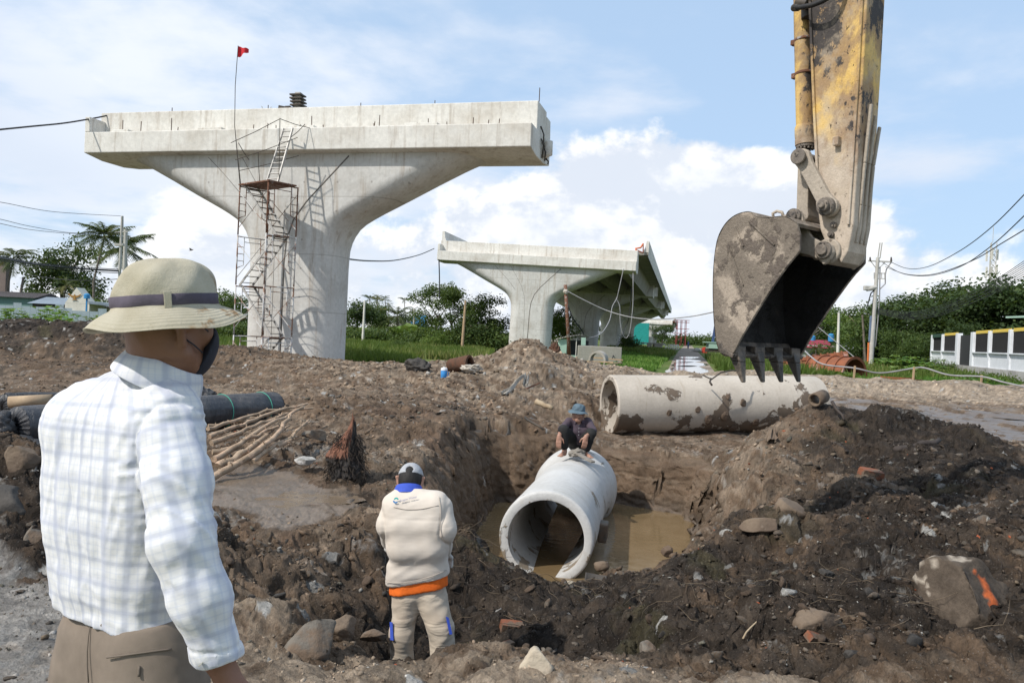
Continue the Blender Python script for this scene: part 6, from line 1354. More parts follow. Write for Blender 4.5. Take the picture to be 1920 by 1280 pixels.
for k in range(9):
    cable('thin black wire of the sagging bundle between the main utility pole and the right edge', [(1645, 578 + k * 1.2, 62), (1700, 585 + k * 1.7, 55), (1760, 574 + k * 2.0 + (k % 3), 47), (1820, 548 + k * 2.6 + (k % 2) * 3, 40), (1870, 522 + k * 3.2, 34), (1925, 486 + k * 4.2, 28)], .013, group='bundle of wires at the right')
cable('pale guy wire slanting down right of the bucket', [(1500, 585, 60), (1540, 618, 58), (1605, 672, 50)], .03, M_HOSE)
cable('grey cable slung on stakes in front of the rusty forms and the white fence', [(1492, 640, 36), (1520, 668, 34), (1545, 683, 33), (1603, 690, 32), (1650, 699, 32), (1714, 690, 32), (1735, 690, 31.5), (1780, 703, 31), (1841, 706, 30.5), (1880, 716, 30), (1925, 726, 29)], .035, M_HOSE)
for px_, lb in ((1603, 'thin stake in front of the rusty half ring'), (1714, 'thin stake in front of the short rusty sheet'), (1841, 'thin stake in front of the fence base')):
    a_ = P(px_, 688 if px_ < 1700 else 690 if px_ < 1800 else 705, 31.2); e = MB(); e.bar(Vector((a_.x - .04, a_.y, .2)), a_ + Vector((0, 0, .05)), .06); tag(e.build('stake', M_TIMB), lb, 'stake')
cable('thick dark hose end lying on the berm right of the rusty sheet', [(1706, 719, 31), (1722, 717.5, 31), (1736, 716, 31)], .07, M_HOSE, 'hose', 'hose')
# telecom tower
tb = P(1856, 560, 150); tw = thing('telecom_tower', 'lattice telecom tower with antennas rising above the right wood', 'tower', (tb.x, tb.y, 0)); tz = P(1857, 455, 150).z; e = MB()
for sx, sy in ((-.5, -.5), (.5, -.5), (0, .6)): e.tube([(sx, sy, 0), (sx, sy, tz)], .08, 5)
z_ = 2.0
while z_ < tz - 1: e.bar((-.5, -.5, z_), (.5, -.5, z_ + 1), .06); e.bar((.5, -.5, z_), (-.5, -.5, z_ + 1), .06); e.bar((-.5, -.5, z_), (.5, -.5, z_), .06); e.bar((.5, -.5, z_), (0, .6, z_ + 1), .06); z_ += 1.0
e.build('lattice', M_POLE, tw)
for k, (a, zz) in enumerate(((0, 0), (2.1, -.2), (4.2, 0), (1.0, -3.2), (3.3, -3.4), (5.2, -3.0), (0.5, -7), (3.6, -9))):
    e = MB(); e.box((1.0 * math.cos(a), 1.0 * math.sin(a), tz - 2.2 + zz), (.32, .2, 2.0)); e.bar((0, 0, tz - 2.2 + zz), (1.0 * math.cos(a), 1.0 * math.sin(a), tz - 2.2 + zz), .06); e.build('antenna', M_CAP, tw)
e = MB(); e.tube([(0, 0, tz), (0, 0, tz + 3)], .05, 5); e.build('mast', M_POLE, tw)
# ================================================================ WHITE FENCE at the right
FW0, FW1 = P(1747, 690, 68), P(1925, 700, 42); fd = Vector((FW1.x - FW0.x, FW1.y - FW0.y, 0)).normalized(); 
def fence_t(px):
    n_ = Vector((-fd.y, fd.x, 0)); p_ = PP(px, 660, (FW0.x, FW0.y, 1.6), n_); return (Vector((p_.x, p_.y, 0)) - Vector((FW0.x, FW0.y, 0))).dot(fd)
fan = math.atan2(fd.y, fd.x); fw = thing('boundary_wall', 'white boundary wall with black mesh panels on a grey concrete base', 'wall', (FW0.x, FW0.y, 0), fan)
M_WH = pmat('white painted wall', (.78, .80, .83), (.70, .72, .75), 1.2, .7); M_BLKM = pmat('black mesh', (.02, .02, .022), (.035, .035, .035), 30, .7); M_YEL = pmat('yellow spikes', (.70, .52, .10), (.62, .45, .08), 10, .6); M_BASE = concrete('stained base', (.42, .41, .39), (.26, .25, .23), seam=False)
tends = [fence_t(x) for x in (1749, 1769, 1797, 1826, 1858, 1897, 1945)]; tends.append(tends[-1] + 4.5); tlast = tends[-1] + .2; zb, zl, zt = .82, 1.72, 3.05
e = MB(); e.box((tlast / 2 + 1.0, .05, .36), (tlast - 2.0, .5, .92)); e.build('base', M_BASE, fw)
for k, t0_ in enumerate(tends): e = MB(); w_ = .75 if k in (2, 3) else .42; e.box((t0_, 0, (zb + zt + .06) / 2), (w_, .34, zt + .06 - zb)); e.build('pillar', M_WH, fw, bevel=.02)
for k in range(len(tends) - 1):
    a, b_ = tends[k] + (.38 if k in (2, 3) else .21), tends[k + 1] - (.38 if k + 1 in (2, 3) else .21)
    if k == 2: e = MB(); e.box(((a + b_) / 2, .05, (zb + zt - .1) / 2), (b_ - a, .04, zt - .1 - zb)); e.build('gate', M_BLKM, fw); continue
    e = MB(); e.box(((a + b_) / 2, .02, (zb + zl) / 2), (b_ - a, .2, zl - zb)); e.box(((a + b_) / 2, -.04, zl + .03), (b_ - a, .36, .07)); e.build('panel', M_WH, fw)
    e = MB(); e.box(((a + b_) / 2, .06, (zl + zt) / 2), (b_ - a, .03, zt - zl - .15)); e.build('mesh_screen', M_BLKM, fw)
    e = MB(); n_ = int((b_ - a) / .16)
    for j in range(n_): e.bar((a + (j + .5) * (b_ - a) / n_, 0, zl + .05), (a + (j + .5) * (b_ - a) / n_, 0, zt - .05), .03)
    o = e.build('railing', M_BLKM, fw)
    if k: 
        e = MB(); e.box(((a + b_) / 2, 0, zt - .02), (b_ - a, .06, .08))
        for j in range(n_): e.box((a + (j + .5) * (b_ - a) / n_, 0, zt + .07), (.07, .05, .14))
        e.build('yellow_spikes', M_YEL, fw)
    else: e = MB(); e.box(((a + b_) / 2, -.02, zt - .02), (b_ - a + .3, .2, .28)); e.build('green_cover', pmat('dark green sheet', (.03, .08, .055), (.03, .07, .05), 4, .8), fw)
e = MB(); ep = P(1915, 592, 50); e.box(ep + Vector((1.2, 0, 0)), (3.0, 2.2, .12), Matrix.Rotation(R(-3), 3, 'Y')); e.bar(ep + Vector((1.0, 0, 0)), ep + Vector((1.0, 0, -3.2)), .1)
tag(e.build('awning', M_MINT), 'pale green flat awning edge at the right border above the fence', 'awning')
# ================================================================ RUSTY FORMS
M_RF = pmat('orange rust', (.30, .10, .045), (.19, .075, .04), 3, .85, c3=(.36, .22, .18), s3=1.3, t3=(.55, .65))
fr = thing('steel_arch', 'rusty half-round steel form like an arch behind the berm', 'steel form'); c_ = P(1602, 708, 41); ax_ = Vector((-.55, .83, 0)) * 1.15
for k in range(5):
    e = MB(); a0_, a1_ = math.pi * k / 5 + .01, math.pi * (k + 1) / 5 - .01; e.ring(c_ + Vector((.0, 0, 0)), c_ + ax_ * 2.0, 1.02, .97, 8, a0_, a1_); e.build('shell_panel', M_RF, fr)
for s_ in (0, .25, .5, .75, 1.0): e = MB(); e.ring(c_ + ax_ * 2 * s_ - ax_ * .02, c_ + ax_ * 2 * s_ + ax_ * .02, 1.10, .96, 28, 0, math.pi); e.build('flange', M_RF, fr)
f2 = thing('steel_formwork', 'long curved row of rusty red steel form panels behind the bucket', 'steel form')
for k in range(10):
    a_, b_ = P(1463 + k * 13, 682 - 1.1 * k + (k - 5) * .0, 46 - .1 * k), P(1463 + (k + 1) * 13, 681 - 1.1 * k, 46 - .1 * k); e = MB(); h_ = .20 + .02 * k
    e.prism([a_ + Vector((.01, 0, -.1)), b_ + Vector((-.01, 0, -.1)), b_ + Vector((-.01, .3, h_)), a_ + Vector((.01, .3, h_))], (0, .05, 0)); e.bar(a_ + Vector((0, -.04, -.1)), a_ + Vector((0, .24, h_ + .05)), .07); e.bar(a_ + Vector((0, .1, .08)), b_ + Vector((0, .1, .08)), .05, .05); e.build('steel_panel', M_RF, f2)
f3 = thing('steel_hoop', 'short low curved rusty sheet lying behind the berm', 'steel form')
e = MB(); c_ = P(1694, 716, 36); e.ring(c_ + Vector((0, .9, -.25)), c_ + Vector((0, .9, .14)), 1.15, 1.11, 24, R(200), R(340), up=(0, 1, 0)); e.build('sheet', M_RF, f3); e = MB(); e.ring(c_ + Vector((.1, .95, .12)), c_ + Vector((.1, .95, .20)), .8, .76, 20, R(190), R(350), up=(0, 1, 0)); e.build('rim', M_RF, f3)
# ================================================================ BUILDINGS
rh = thing('house', 'long low house with a dark red roof and blue water tanks behind the bucket', 'house', (0, 0, 0)); a_, b_ = P(1485, 666, 96), P(1580, 668, 96); 
M_WALL = pmat('pale wall', (.60, .60, .58), (.48, .48, .46), .8, .9); M_RROOF = pmat('dark red roof', (.30, .035, .055), (.24, .03, .045), 1, .6)
e = MB(); e.box(((a_.x + b_.x) / 2, 98.5, .9), (b_.x - a_.x, 5, 1.95)); e.build('wall', M_WALL, rh)
z0_, z1_ = P(1530, 652, 95.5).z, P(1530, 637, 98).z; e = MB(); e.prism([(a_.x - .3, 95.5, z0_), (a_.x - .3, 98.2, z1_), (a_.x - .3, 101, z0_)], (b_.x - a_.x - .8, 0, 0)); e.build('roof', M_RROOF, rh)
for x_ in (1521, 1549): e = MB(); c_ = P(x_, 664, 95.9); e.box(c_ + Vector((0, 0, -.2)), (.75 if x_ < 1530 else .4, .1, .8 if x_ < 1530 else .35)); e.build('door' if x_ < 1530 else 'window', M_DIN, rh)
M_TANK = pmat('blue tank', (.05, .26, .52), (.04, .22, .45), 3, .5)
for x_, lb, r_ in ((1523, 'left blue water tank on the red roof', .36), (1558, 'right taller blue water tank on the red roof', .36)):
    c_ = P(x_, 640, 98.2); t3 = thing('water_tank', lb, 'water tank', c_); e = MB(); hh_ = .62 if x_ < 1540 else .85; e.tube([(0, 0, 0), (0, 0, hh_), (0, 0, hh_ + .12)], [r_, r_, r_ * .5], 12); e.build('tank', M_TANK, t3, auto=R(50)); 
    for dx in (-.25, .25): e = MB(); e.bar((dx, 0, -.5), (dx, 0, .02), .06); e.build('leg', M_STEEL, t3)
# left side: corrugated fence with houses behind
M_CORR = pmat('grey-blue sheet', (.30, .36, .40), (.25, .31, .34), .6, .55); f0, f1 = P(-160, 598, 92), P(215, 610, 88)
cf = thing('sheet_fence', 'grey-blue corrugated sheet fence on the left', 'fence'); ztopf = P(60, 574.5, 90).z; nP = 24
for k in range(nP):
    a_, b_ = f0.lerp(f1, k / nP), f0.lerp(f1, (k + 1) / nP); V = []; m2 = 12; zz = ztopf + (.35 if k % 5 == 2 else .0) - (.25 if k > 18 else 0)
    for i in range(m2 + 1):
        p_ = a_.lerp(b_, (i + .02) / (m2 + .04)); V.append((p_.x, p_.y + .06 * (i % 2), -.1)); V.append((p_.x, p_.y + .06 * (i % 2), zz))
    me = npmesh('sheet', V, np.array([(2 * i, 2 * i + 2, 2 * i + 3, 2 * i + 1) for i in range(m2)]), smooth=False); me.materials.append(M_CORR); link('sheet', me, cf)
def house(label, x0, x1, Y, py_eave, py_ridge, depth, mw_, mr_, gable=False, name='house'):
    a_, b_ = P(x0, 590, Y), P(x1, 590, Y); t_ = thing(name, label, 'house'); ze, zr = P((x0 + x1) / 2, py_eave, Y).z, P((x0 + x1) / 2, py_ridge, Y).z; e = MB(); e.box(((a_.x + b_.x) / 2, Y + depth / 2, ze / 2), (b_.x - a_.x, depth, ze)); e.build('wall', mw_, t_)
    e = MB()
    if gable: e.prism([(a_.x, Y - .01, ze + .01), ((a_.x * .55 + b_.x * .45), Y - .01, zr), (b_.x, Y - .01, ze + .01)], (0, depth * .3, 0)); e.build('gable', mw_, t_); return t_, a_, b_, ze, zr
    e.prism([(a_.x - .4, Y - .5, ze), (a_.x - .4, Y + depth / 2, zr), (a_.x - .4, Y + depth + .5, ze)], (b_.x - a_.x + .8, 0, 0)); e.build('roof', mr_, t_); return t_, a_, b_, ze, zr
M_DR = pmat('dark roof', (.05, .045, .045), (.08, .07, .07), .6, .8); M_GR = pmat('grey roof', (.24, .29, .34), (.18, .22, .26), .6, .6); M_TEAL = pmat('faded teal wall', (.12, .22, .20), (.16, .24, .22), .5, .9)
house('dark-roofed teal shed behind the fence at the left edge', -60, 62, 100, 556, 545, 6, M_TEAL, M_DR); house('grey metal-roofed shed beside the white gable', 60, 127, 97, 570, 556, 7, M_DR, M_GR)
M_CREAM = pmat('cream wall', (.70, .67, .58), (.60, .57, .48), .7, .85)
gh, ga, gb, gze, gzr = house('cream gabled house with a golden bird emblem under its peak', 121, 167, 95, 569, 539, 6, M_CREAM, M_GR, True)
e = MB(); cx = ga.x * .60 + gb.x * .40; sh = lambda pts: [(cx + x, 94.93, gze + 1.0 + z) for x, z in pts]
M_GOLD = pmat('golden brown emblem', (.42, .22, .05), (.30, .15, .03), 5, .5)
e.prism(sh([(-.05, -.35), (-.15, -.1), (-.45, -.02), (-.80, .22), (-.72, .02), (-.5, -.18), (-.22, -.30)]), (0, -.05, 0)); e.prism(sh([(.05, -.35), (.15, -.1), (.45, -.02), (.80, .22), (.72, .02), (.5, -.18), (.22, -.30)]), (0, -.05, 0)); e.prism(sh([(-.14, -.14), (0, .12), (.14, -.14), (.1, -.42), (.34, -.62), (0, -.55), (-.34, -.62), (-.1, -.42)]), (0, -.06, 0)); e.build('emblem', M_GOLD, gh)
e = MB(); e.prism([(gb.x - .1, 94.9, gze + .05), (gb.x - .1, 94.9, gze + .35), (gb.x + 3.3, 94.9, gze + .1), (gb.x + 3.3, 94.9, gze - .2)], (0, 4, 0)); e.build('side_roof', M_GR, gh)
house('low pale house between the palm trunk and the twin poles', 168, 222, 99, 576, 566, 6, M_CREAM, M_RING); house('brown tower block at the far left edge', -40, 8, 112, 486, 484, 1, pmat('brown cladding', (.22, .17, .15), (.17, .13, .12), .6, .8), M_DR)
house('long low wall with grey roof behind the banana plants', 690, 768, 110, 612, 604, 5, M_CREAM, M_RING); house('small teal roof left of the grove', 776, 790, 100, 612, 590, 4, pmat('teal', (.15, .40, .42), (.12, .34, .36), .6, .7), M_TANK)
house('low pale building seen under the long deck by the second pier', 1030, 1050, 120, 640, 636, 4, M_CREAM, M_RING)
wt = P(163, 555, 93); e = MB(); e.tube([wt + Vector((0, 0, -.3)), wt + Vector((0, 0, .15)), wt + Vector((0, 0, .3))], [.34, .34, .18], 12); e.bar(wt, wt + Vector((0, 0, -3)), .15); tag(e.build('water_tank', M_TANK), 'small dark blue tank beside the cream gable', 'water tank')
# distant site gear
for k, (px_, py_, Y_r, lb) in enumerate([(1244, 656, 150, 'single white concrete ring facing the road'), (1256, 657, 155, 'first of the small row of white rings by the road'), (1260, 657, 156, 'second of the small row of white rings by the road'), (1264, 657.5, 157, 'third of the small row of white rings by the road'), (1268, 657.5, 158, 'last of the small row of white rings by the road')]):
    c_ = P(px_, py_, Y_r); c_.z = .42; e = MB(); e.ring(c_, c_ + Vector((.2 if k == 0 else .12, .8 if k == 0 else .25, 0)), .52, .34, 20); tag(e.build('concrete_ring', M_CAP), lb, 'concrete ring')
e = MB(); c_ = P(1222, 652, 140); e.box((c_.x, 140, 1.05), (4.2, 2.4, .18)); e.box((c_.x - .6, 139, .55), (.9, .1, .8)); e.box((c_.x + 1.0, 140, .5), (1.4, 2, .9)); tag(e.build('site_shelter', M_RING), 'low open site shelter beside the white rings under the bridge', 'shelter')
e = MB(); c_ = P(1321, 657, 120); e.box((c_.x, 120, .35), (.7, .7, .7)); e.box((c_.x, 120, .8), (.5, .5, .2)); tag(e.build('red_drum', pmat('bright red', (.62, .07, .04), (.5, .06, .04), 3, .6)), 'bright red drum beside the road left of the bucket', 'drum')
rr = random.Random(77)
for k in range(6):
    c_ = P(1306 + k * 7, 655, 135 + k * 3); me = rock_mesh('debris_pile', 600 + k, 2, (rr.uniform(.6, 1.1), .6, rr.uniform(.3, .55)), 6, .2, 2); me.materials.append([M_ST_WHITE, M_RUST, M_ST_WHITE, M_RUST, M_ST_BROWN, M_ST_GREY][k]); tag(link('debris_pile', me, None, (c_.x, c_.y, .2)), ['white rubble heap left of the red drum', 'reddish rubble heap behind the red drum', 'white rubble heap right of the red drum', 'reddish heap near the blue lifting frame', 'brown heap at the foot of the blue lifting frame', 'grey heap behind the bucket edge'][k], 'rubble heap')
M_BLF = pmat('blue steel frame', (.06, .10, .24), (.05, .08, .18), 3, .6); lf = thing('lifting_frame', 'blue steel frame machine half hidden behind the bucket', 'machine'); q_ = lambda a, b_: P(a, b_, 105); 
e = MB(); e.bar(q_(1333, 660), q_(1341, 612), .28); e.bar(q_(1350, 660), q_(1345, 612), .28); e.bar(q_(1339, 614), q_(1352, 612), .3); e.bar(q_(1336, 630), q_(1350, 630), .22); e.bar(q_(1335, 642), q_(1350, 642), .22); e.build('frame', M_BLF, lf)
e = MB(); e.box(q_(1345, 650), (2.6, 1.6, .9)); e.box(q_(1343, 642), (3.2, 1.8, .12)); e.build('body', M_MINT, lf); e = MB(); e.box(q_(1345, 657), (2.9, 1.6, .5)); e.build('undercarriage', M_STEEL, lf)
bp_ = P(1290, 654, 190); e = MB(); e.tube([(bp_.x, bp_.y, 0), (bp_.x, bp_.y, .85), (bp_.x, bp_.y, 1.35), (bp_.x, bp_.y, 1.6), (bp_.x, bp_.y, 1.75)], [.14, .2, .22, .09, .10], 8); tag(e.build('person', M_BLF, smooth=True), 'tiny distant person in blue walking on the road', 'person')
# bird
M_BIRD = pmat('bird', (.12, .10, .10), (.08, .07, .07), 9, .9); c_ = P(358, 469, 45); e = MB(); e.tube([c_ + Vector((-.12, 0, -.02)), c_, c_ + Vector((.10, 0, .03)), c_ + Vector((.14, 0, .04))], [.01, .035, .03, .008], 6); e.add([c_ + Vector((-.03, 0, .01)), c_ + Vector((.05, 0, .02)), c_ + Vector((-.06, .18, .13)), c_ + Vector((-.1, .16, .1))], [(0, 1, 2, 3)]); e.add([c_ + Vector((-.03, 0, .01)), c_ + Vector((.05, 0, .02)), c_ + Vector((.02, -.2, .1)), c_ + Vector((-.04, -.2, .08))], [(0, 1, 2, 3)])
tag(e.build('bird', M_BIRD), 'small dark bird flying above the hat', 'bird')
# ================================================================ EXCAVATOR ARM AND BUCKET
def mud_mat(name, base, base2, dry, wet, tdry=(.42, .55), twet=(.60, .68), rough=.8, scale=2.2, rust=None, bump=.02, sc3=7.0):
    m, t, b = newmat(name); tco = t.node('ShaderNodeTexCoord').outputs['Object']
    c = t.ramp(t.noise(tco, 3, 5, .6), [(.3, base2), (.7, base)])
    n = t.noise(tco, scale, 8, .62, .2); fd = t.mapr(n, *tdry); c = t.mix(fd, c, t.mix(t.noise(tco, 9, 5, .6), dry, tuple(x * .72 for x in dry)))
    n2 = t.noise(t.vmath('ADD', tco, (5, 3, 8)), scale * 1.5, 9, .66, .2); fw = t.mapr(n2, *twet); c = t.mix(fw, c, wet)
    n3_ = t.noise(tco, sc3 * 6, 5, .7); c = t.mix(.55, c, t.ramp(n3_, [(.3, .55), (.7, 1.12)]), 'MULTIPLY')
    if rust: c = t.mix(t.mapr(t.noise(t.vmath('MULTIPLY', t.vmath('ADD', tco, (1, 9, 4)), (1, 1, .35)), 9, 6, .7), .60, .68), c, rust)
    t.set(b, 'Base Color', c); t.set(b, 'Roughness', t.mapr(fw, 0, 1, rough, .55)); t.set(b, 'Specular IOR Level', .35)
    h = t.math('ADD', t.math('MULTIPLY', fw, .6), t.math('ADD', n3_, t.math('MULTIPLY', t.noise(tco, 90, 3, .7), .4)))
    t.set(b, 'Normal', t.node('ShaderNodeBump', {'Strength': .9, 'Distance': bump, 'Height': h}).outputs[0]); return m
M_BKT = mud_mat('muddy bucket steel', (.26, .215, .17), (.17, .14, .11), (.46, .38, .30), (.135, .107, .085), (.50, .58), (.53, .60), .78, 3.2, None, .012)
M_BKTI = mud_mat('shade-dark bucket inside', (.030, .027, .025), (.020, .018, .017), (.075, .060, .048), (.014, .013, .012), (.60, .68), (.5, .6), .55, 3, None, .03)  # shade of the bucket interior is put into this dark colour
M_TOOTH = mud_mat('bare worn tooth', (.085, .070, .056), (.045, .038, .032), (.20, .16, .125), (.04, .035, .03), (.45, .6), (.62, .7), .5, 5, None, .008)
M_LINK = mud_mat('dusty link steel', (.42, .36, .29), (.34, .29, .235), (.48, .41, .33), (.17, .135, .105), (.4, .6), (.61, .68), .8, 5, None, .006)
M_PIN = mud_mat('greasy pin', (.20, .17, .14), (.12, .10, .085), (.30, .25, .20), (.05, .045, .04), (.5, .62), (.55, .62), .6, 14, None, .006)
# the arm: yellow, scorched and chipped above, caked in dried mud below
m, t, b = newmat('chipped yellow arm'); tco = t.node('ShaderNodeTexCoord').outputs['Object']; zz = t.node('ShaderNodeSeparateXYZ', {0: tco}).outputs[2]
yel = t.ramp(t.noise(tco, 4, 5, .6), [(.3, (.62, .38, .09)), (.7, (.72, .50, .18))])
dry = t.ramp(t.noise(tco, 9, 6, .65), [(.3, (.42, .345, .27)), (.7, (.56, .47, .375))])
hgt = t.math('ADD', zz, t.math('MULTIPLY', t.math('SUBTRACT', t.noise(tco, 3.2, 6, .62), .5), 1.5))
c = t.mix(t.mapr(hgt, 3.15, 3.75), dry, yel)
burn = t.noise(t.vmath('MULTIPLY', t.vmath('ADD', tco, (3, 8, 1)), (1, 1, .55)), 3.6, 8, .66, .3); bt = t.math('ADD', burn, t.mapr(zz, 2.9, 4.2, -.12, .13, smooth=False))
c = t.mix(t.mapr(bt, .44, .58, 0, .8), c, (.26, .165, .10)); chb = t.noise(t.vmath('MULTIPLY', tco, (1, 1, .6)), 17, 6, .75); c = t.mix(t.mapr(t.math('ADD', bt, t.math('MULTIPLY', t.math('SUBTRACT', chb, .5), .45)), .61, .65, 0, .95), c, (.030, .028, .030)); dustn = t.noise(t.vmath('ADD', tco, (6, 1, 2)), 5, 6, .65); c = t.mix(t.mapr(dustn, .48, .66, 0, .55), c, (.42, .34, .25))
chip = t.noise(t.vmath('MULTIPLY', tco, (1, 1, .5)), 26, 4, .7); c = t.mix(t.math('MULTIPLY', t.mapr(chip, .64, .68), t.mapr(zz, 2.4, 3.3, .25, 1)), c, (.05, .04, .035))
spots = t.noise(t.vmath('ADD', tco, (2, 2, 7)), 60, 3, .7); c = t.mix(t.mapr(spots, .66, .72, 0, .6), c, (.18, .14, .11))
c = t.mix(.4, c, t.ramp(t.noise(tco, 70, 4, .7), [(.3, .6), (.7, 1.1)]), 'MULTIPLY')
t.set(b, 'Base Color', c); t.set(b, 'Roughness', .7); t.set(b, 'Specular IOR Level', .35)
t.set(b, 'Normal', t.node('ShaderNodeBump', {'Strength': .8, 'Distance': .006, 'Height': t.math('ADD', t.noise(tco, 50, 5, .7), t.math('MULTIPLY', t.mapr(chip, .64, .68), -1.0))}).outputs[0]); M_ARM = m
AL = R(40); WX = Vector((math.cos(AL), math.sin(AL), 0)); UX = Vector((math.sin(AL), -math.cos(AL), 0))
A0 = P(1549, 470, 6.45)          # lower pin, near ear
def off(a): return A0 + WX * a
def onp(px, py, a=0.0): return PP(px, py, off(a), WX)
EX = thing('excavator', 'weathered yellow excavator arm with muddy toothed bucket hanging at the right', 'excavator', A0)
def bld(mb, name, mat, parent=EX, **k):
    mb.v = [tuple(Vector(v) - A0) for v in mb.v] if parent is EX or parent in EXK else mb.v
    return mb.build(name, mat, parent, **k)
EXK = set()
# --- bucket (near side plate at NP, far one at FP)
NP_, FP_ = -.30, .80
outl = [(1494, 477), (1499, 470), (1500, 440), (1494, 418), (1470, 405), (1440, 408), (1416, 405), (1408, 397), (1392, 398), (1374, 406), (1358, 422), (1346, 446), (1340, 478), (1337, 520), (1337, 565), (1339, 605), (1343, 640), (1350, 660), (1360, 668), (1371, 667),
        (1379, 655), (1388, 636), (1400, 615), (1414, 592), (1430, 566), (1447, 540), (1466, 512), (1480, 493)]
near = [onp(px, py, NP_) for px, py in outl]
bk = thing('bucket', None, None); bk.parent = EX; bk.location = (0, 0, 0); EXK.add(bk)
e = MB(); e.prism(near, WX * .028); bld(e, 'side_plate', M_BKT, bk, bevel=.006)
e = MB(); e.prism([p + WX * (FP_ - NP_ - .028) for p in near], WX * .028); bld(e, 'side_plate', M_BKT, bk, bevel=.006)
# shell: swept strip from the top round the back to the lip, with thickness
shell_i = list(range(3, 19)); prof = [near[i] for i in shell_i]; cen = sum(near, Vector()) / len(near); dense = []
for i in range(len(prof) - 1):
    p0, p1_, p2_, p3 = prof[max(i - 1, 0)], prof[i], prof[i + 1], prof[min(i + 2, len(prof) - 1)]
    for k in range(4):
        t_ = k / 4; dense.append(.5 * ((2 * p1_) + (p2_ - p0) * t_ + (2 * p0 - 5 * p1_ + 4 * p2_ - p3) * t_ * t_ + (3 * p1_ - p0 - 3 * p2_ + p3) * t_ ** 3))
dense.append(prof[-1]); nW = 12; V = []; 
inn = []
for i, p in enumerate(dense):
    tn = (dense[min(i + 1, len(dense) - 1)] - dense[max(i - 1, 0)]).normalized(); nn_ = tn.cross(WX).normalized()
    if nn_.dot(cen - p) < 0: nn_ = -nn_
    inn.append(p + nn_ * .03)
L_ = len(dense); Wd = FP_ - NP_
for layer, (src, ins) in enumerate(((dense, -.004), (inn, .03))):
    for p in src:
        for k in range(nW + 1): V.append(tuple(p + WX * (ins + (Wd - 2 * ins) * k / nW) - A0))
S_ = L_ * (nW + 1); F = []; 
for i in range(L_ - 1):
    for k in range(nW): a = i * (nW + 1) + k; F.append((a, a + 1, a + nW + 2, a + nW + 1)); F.append((S_ + a, S_ + a + nW + 1, S_ + a + nW + 2, S_ + a + 1))
for i in (0, L_ - 1):
    for k in range(nW): a = i * (nW + 1) + k; F.append((a, a + 1, S_ + a + 1, S_ + a))
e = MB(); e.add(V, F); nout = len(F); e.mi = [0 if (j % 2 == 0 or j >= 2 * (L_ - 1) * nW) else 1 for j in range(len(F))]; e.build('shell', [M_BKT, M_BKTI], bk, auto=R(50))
# thin dark sheets inside both side plates, the interior's shade given by colour
for a, nm in ((.030, 'side_shade'), (Wd - .034, 'side_shade')):
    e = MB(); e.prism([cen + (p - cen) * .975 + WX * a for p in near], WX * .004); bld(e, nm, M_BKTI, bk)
# cutting edge, tooth adapters and teeth
lipN = onp(1372, 660, NP_); dn = (onp(1374, 668, NP_) - onp(1362, 640, NP_)).normalized(); e = MB()
fw_ = onp(1388, 640, NP_) - onp(1372, 660, NP_); lp = [onp(1344, 640, NP_), onp(1351, 662, NP_), onp(1374, 671, NP_), onp(1377, 664, NP_), onp(1358, 652, NP_), onp(1352, 638, NP_)]
e.prism([p + WX * -.01 for p in lp], WX * (Wd + .02)); bld(e, 'cutting_edge', M_TOOTH, bk, bevel=.008)
for k in range(4):
    a = NP_ + .10 + k * (Wd - .22) / 3; r0 = onp(1367, 656, NP_) + WX * (a - NP_); hw = WX * .055
    tip = r0 + (onp(1381, 717, NP_) - onp(1367, 656, NP_)) * 1.0; f_ = UX
    th = thing('tooth', None, None); th.parent = bk; 
    base = [r0 - hw - f_ * .05, r0 + hw - f_ * .05, r0 + hw + f_ * .05, r0 - hw + f_ * .05]; mid_ = r0.lerp(tip, .35); t1 = [mid_ - hw * .85 - f_ * .045, mid_ + hw * .85 - f_ * .045, mid_ + hw * .85 + f_ * .045, mid_ - hw * .85 + f_ * .045]
    t2 = [r0.lerp(tip, .72) - hw * .6 - f_ * .025, r0.lerp(tip, .72) + hw * .6 - f_ * .025, r0.lerp(tip, .72) + hw * .6 + f_ * .025, r0.lerp(tip, .72) - hw * .6 + f_ * .025]; t3 = [tip - hw * .42 - f_ * .012, tip + hw * .42 - f_ * .012, tip + hw * .42 + f_ * .012, tip - hw * .42 + f_ * .012]
    e = MB(); vs = [tuple(v - A0) for v in base + t1]; e.add(vs, [(3, 2, 1, 0), (4, 5, 6, 7)] + [(i, (i + 1) % 4, 4 + (i + 1) % 4, 4 + i) for i in range(4)]); 
    e.box(r0 + dn * .0 - A0, (.15, .10, .08), Matrix.Rotation(AL, 3, 'Z')); e.build('adapter', M_TOOTH, th, bevel=.008)
    e = MB(); vs = [tuple(v - A0) for v in t1 + t2 + t3]; e.add(vs, [(3, 2, 1, 0), (8, 9, 10, 11)] + [(j + i, j + (i + 1) % 4, j + 4 + (i + 1) % 4, j + 4 + i) for j in (0, 4) for i in range(4)]); e.build('point', M_TOOTH, th, bevel=.010)
# lip side cutter at the far bottom corner
e = MB(); e.prism([onp(x, y, FP_) for x, y in ((1495, 640), (1499, 648), (1498, 665), (1480, 676), (1462, 678), (1470, 640))], WX * .03); bld(e, 'side_cutter', M_BKT, bk, bevel=.01)
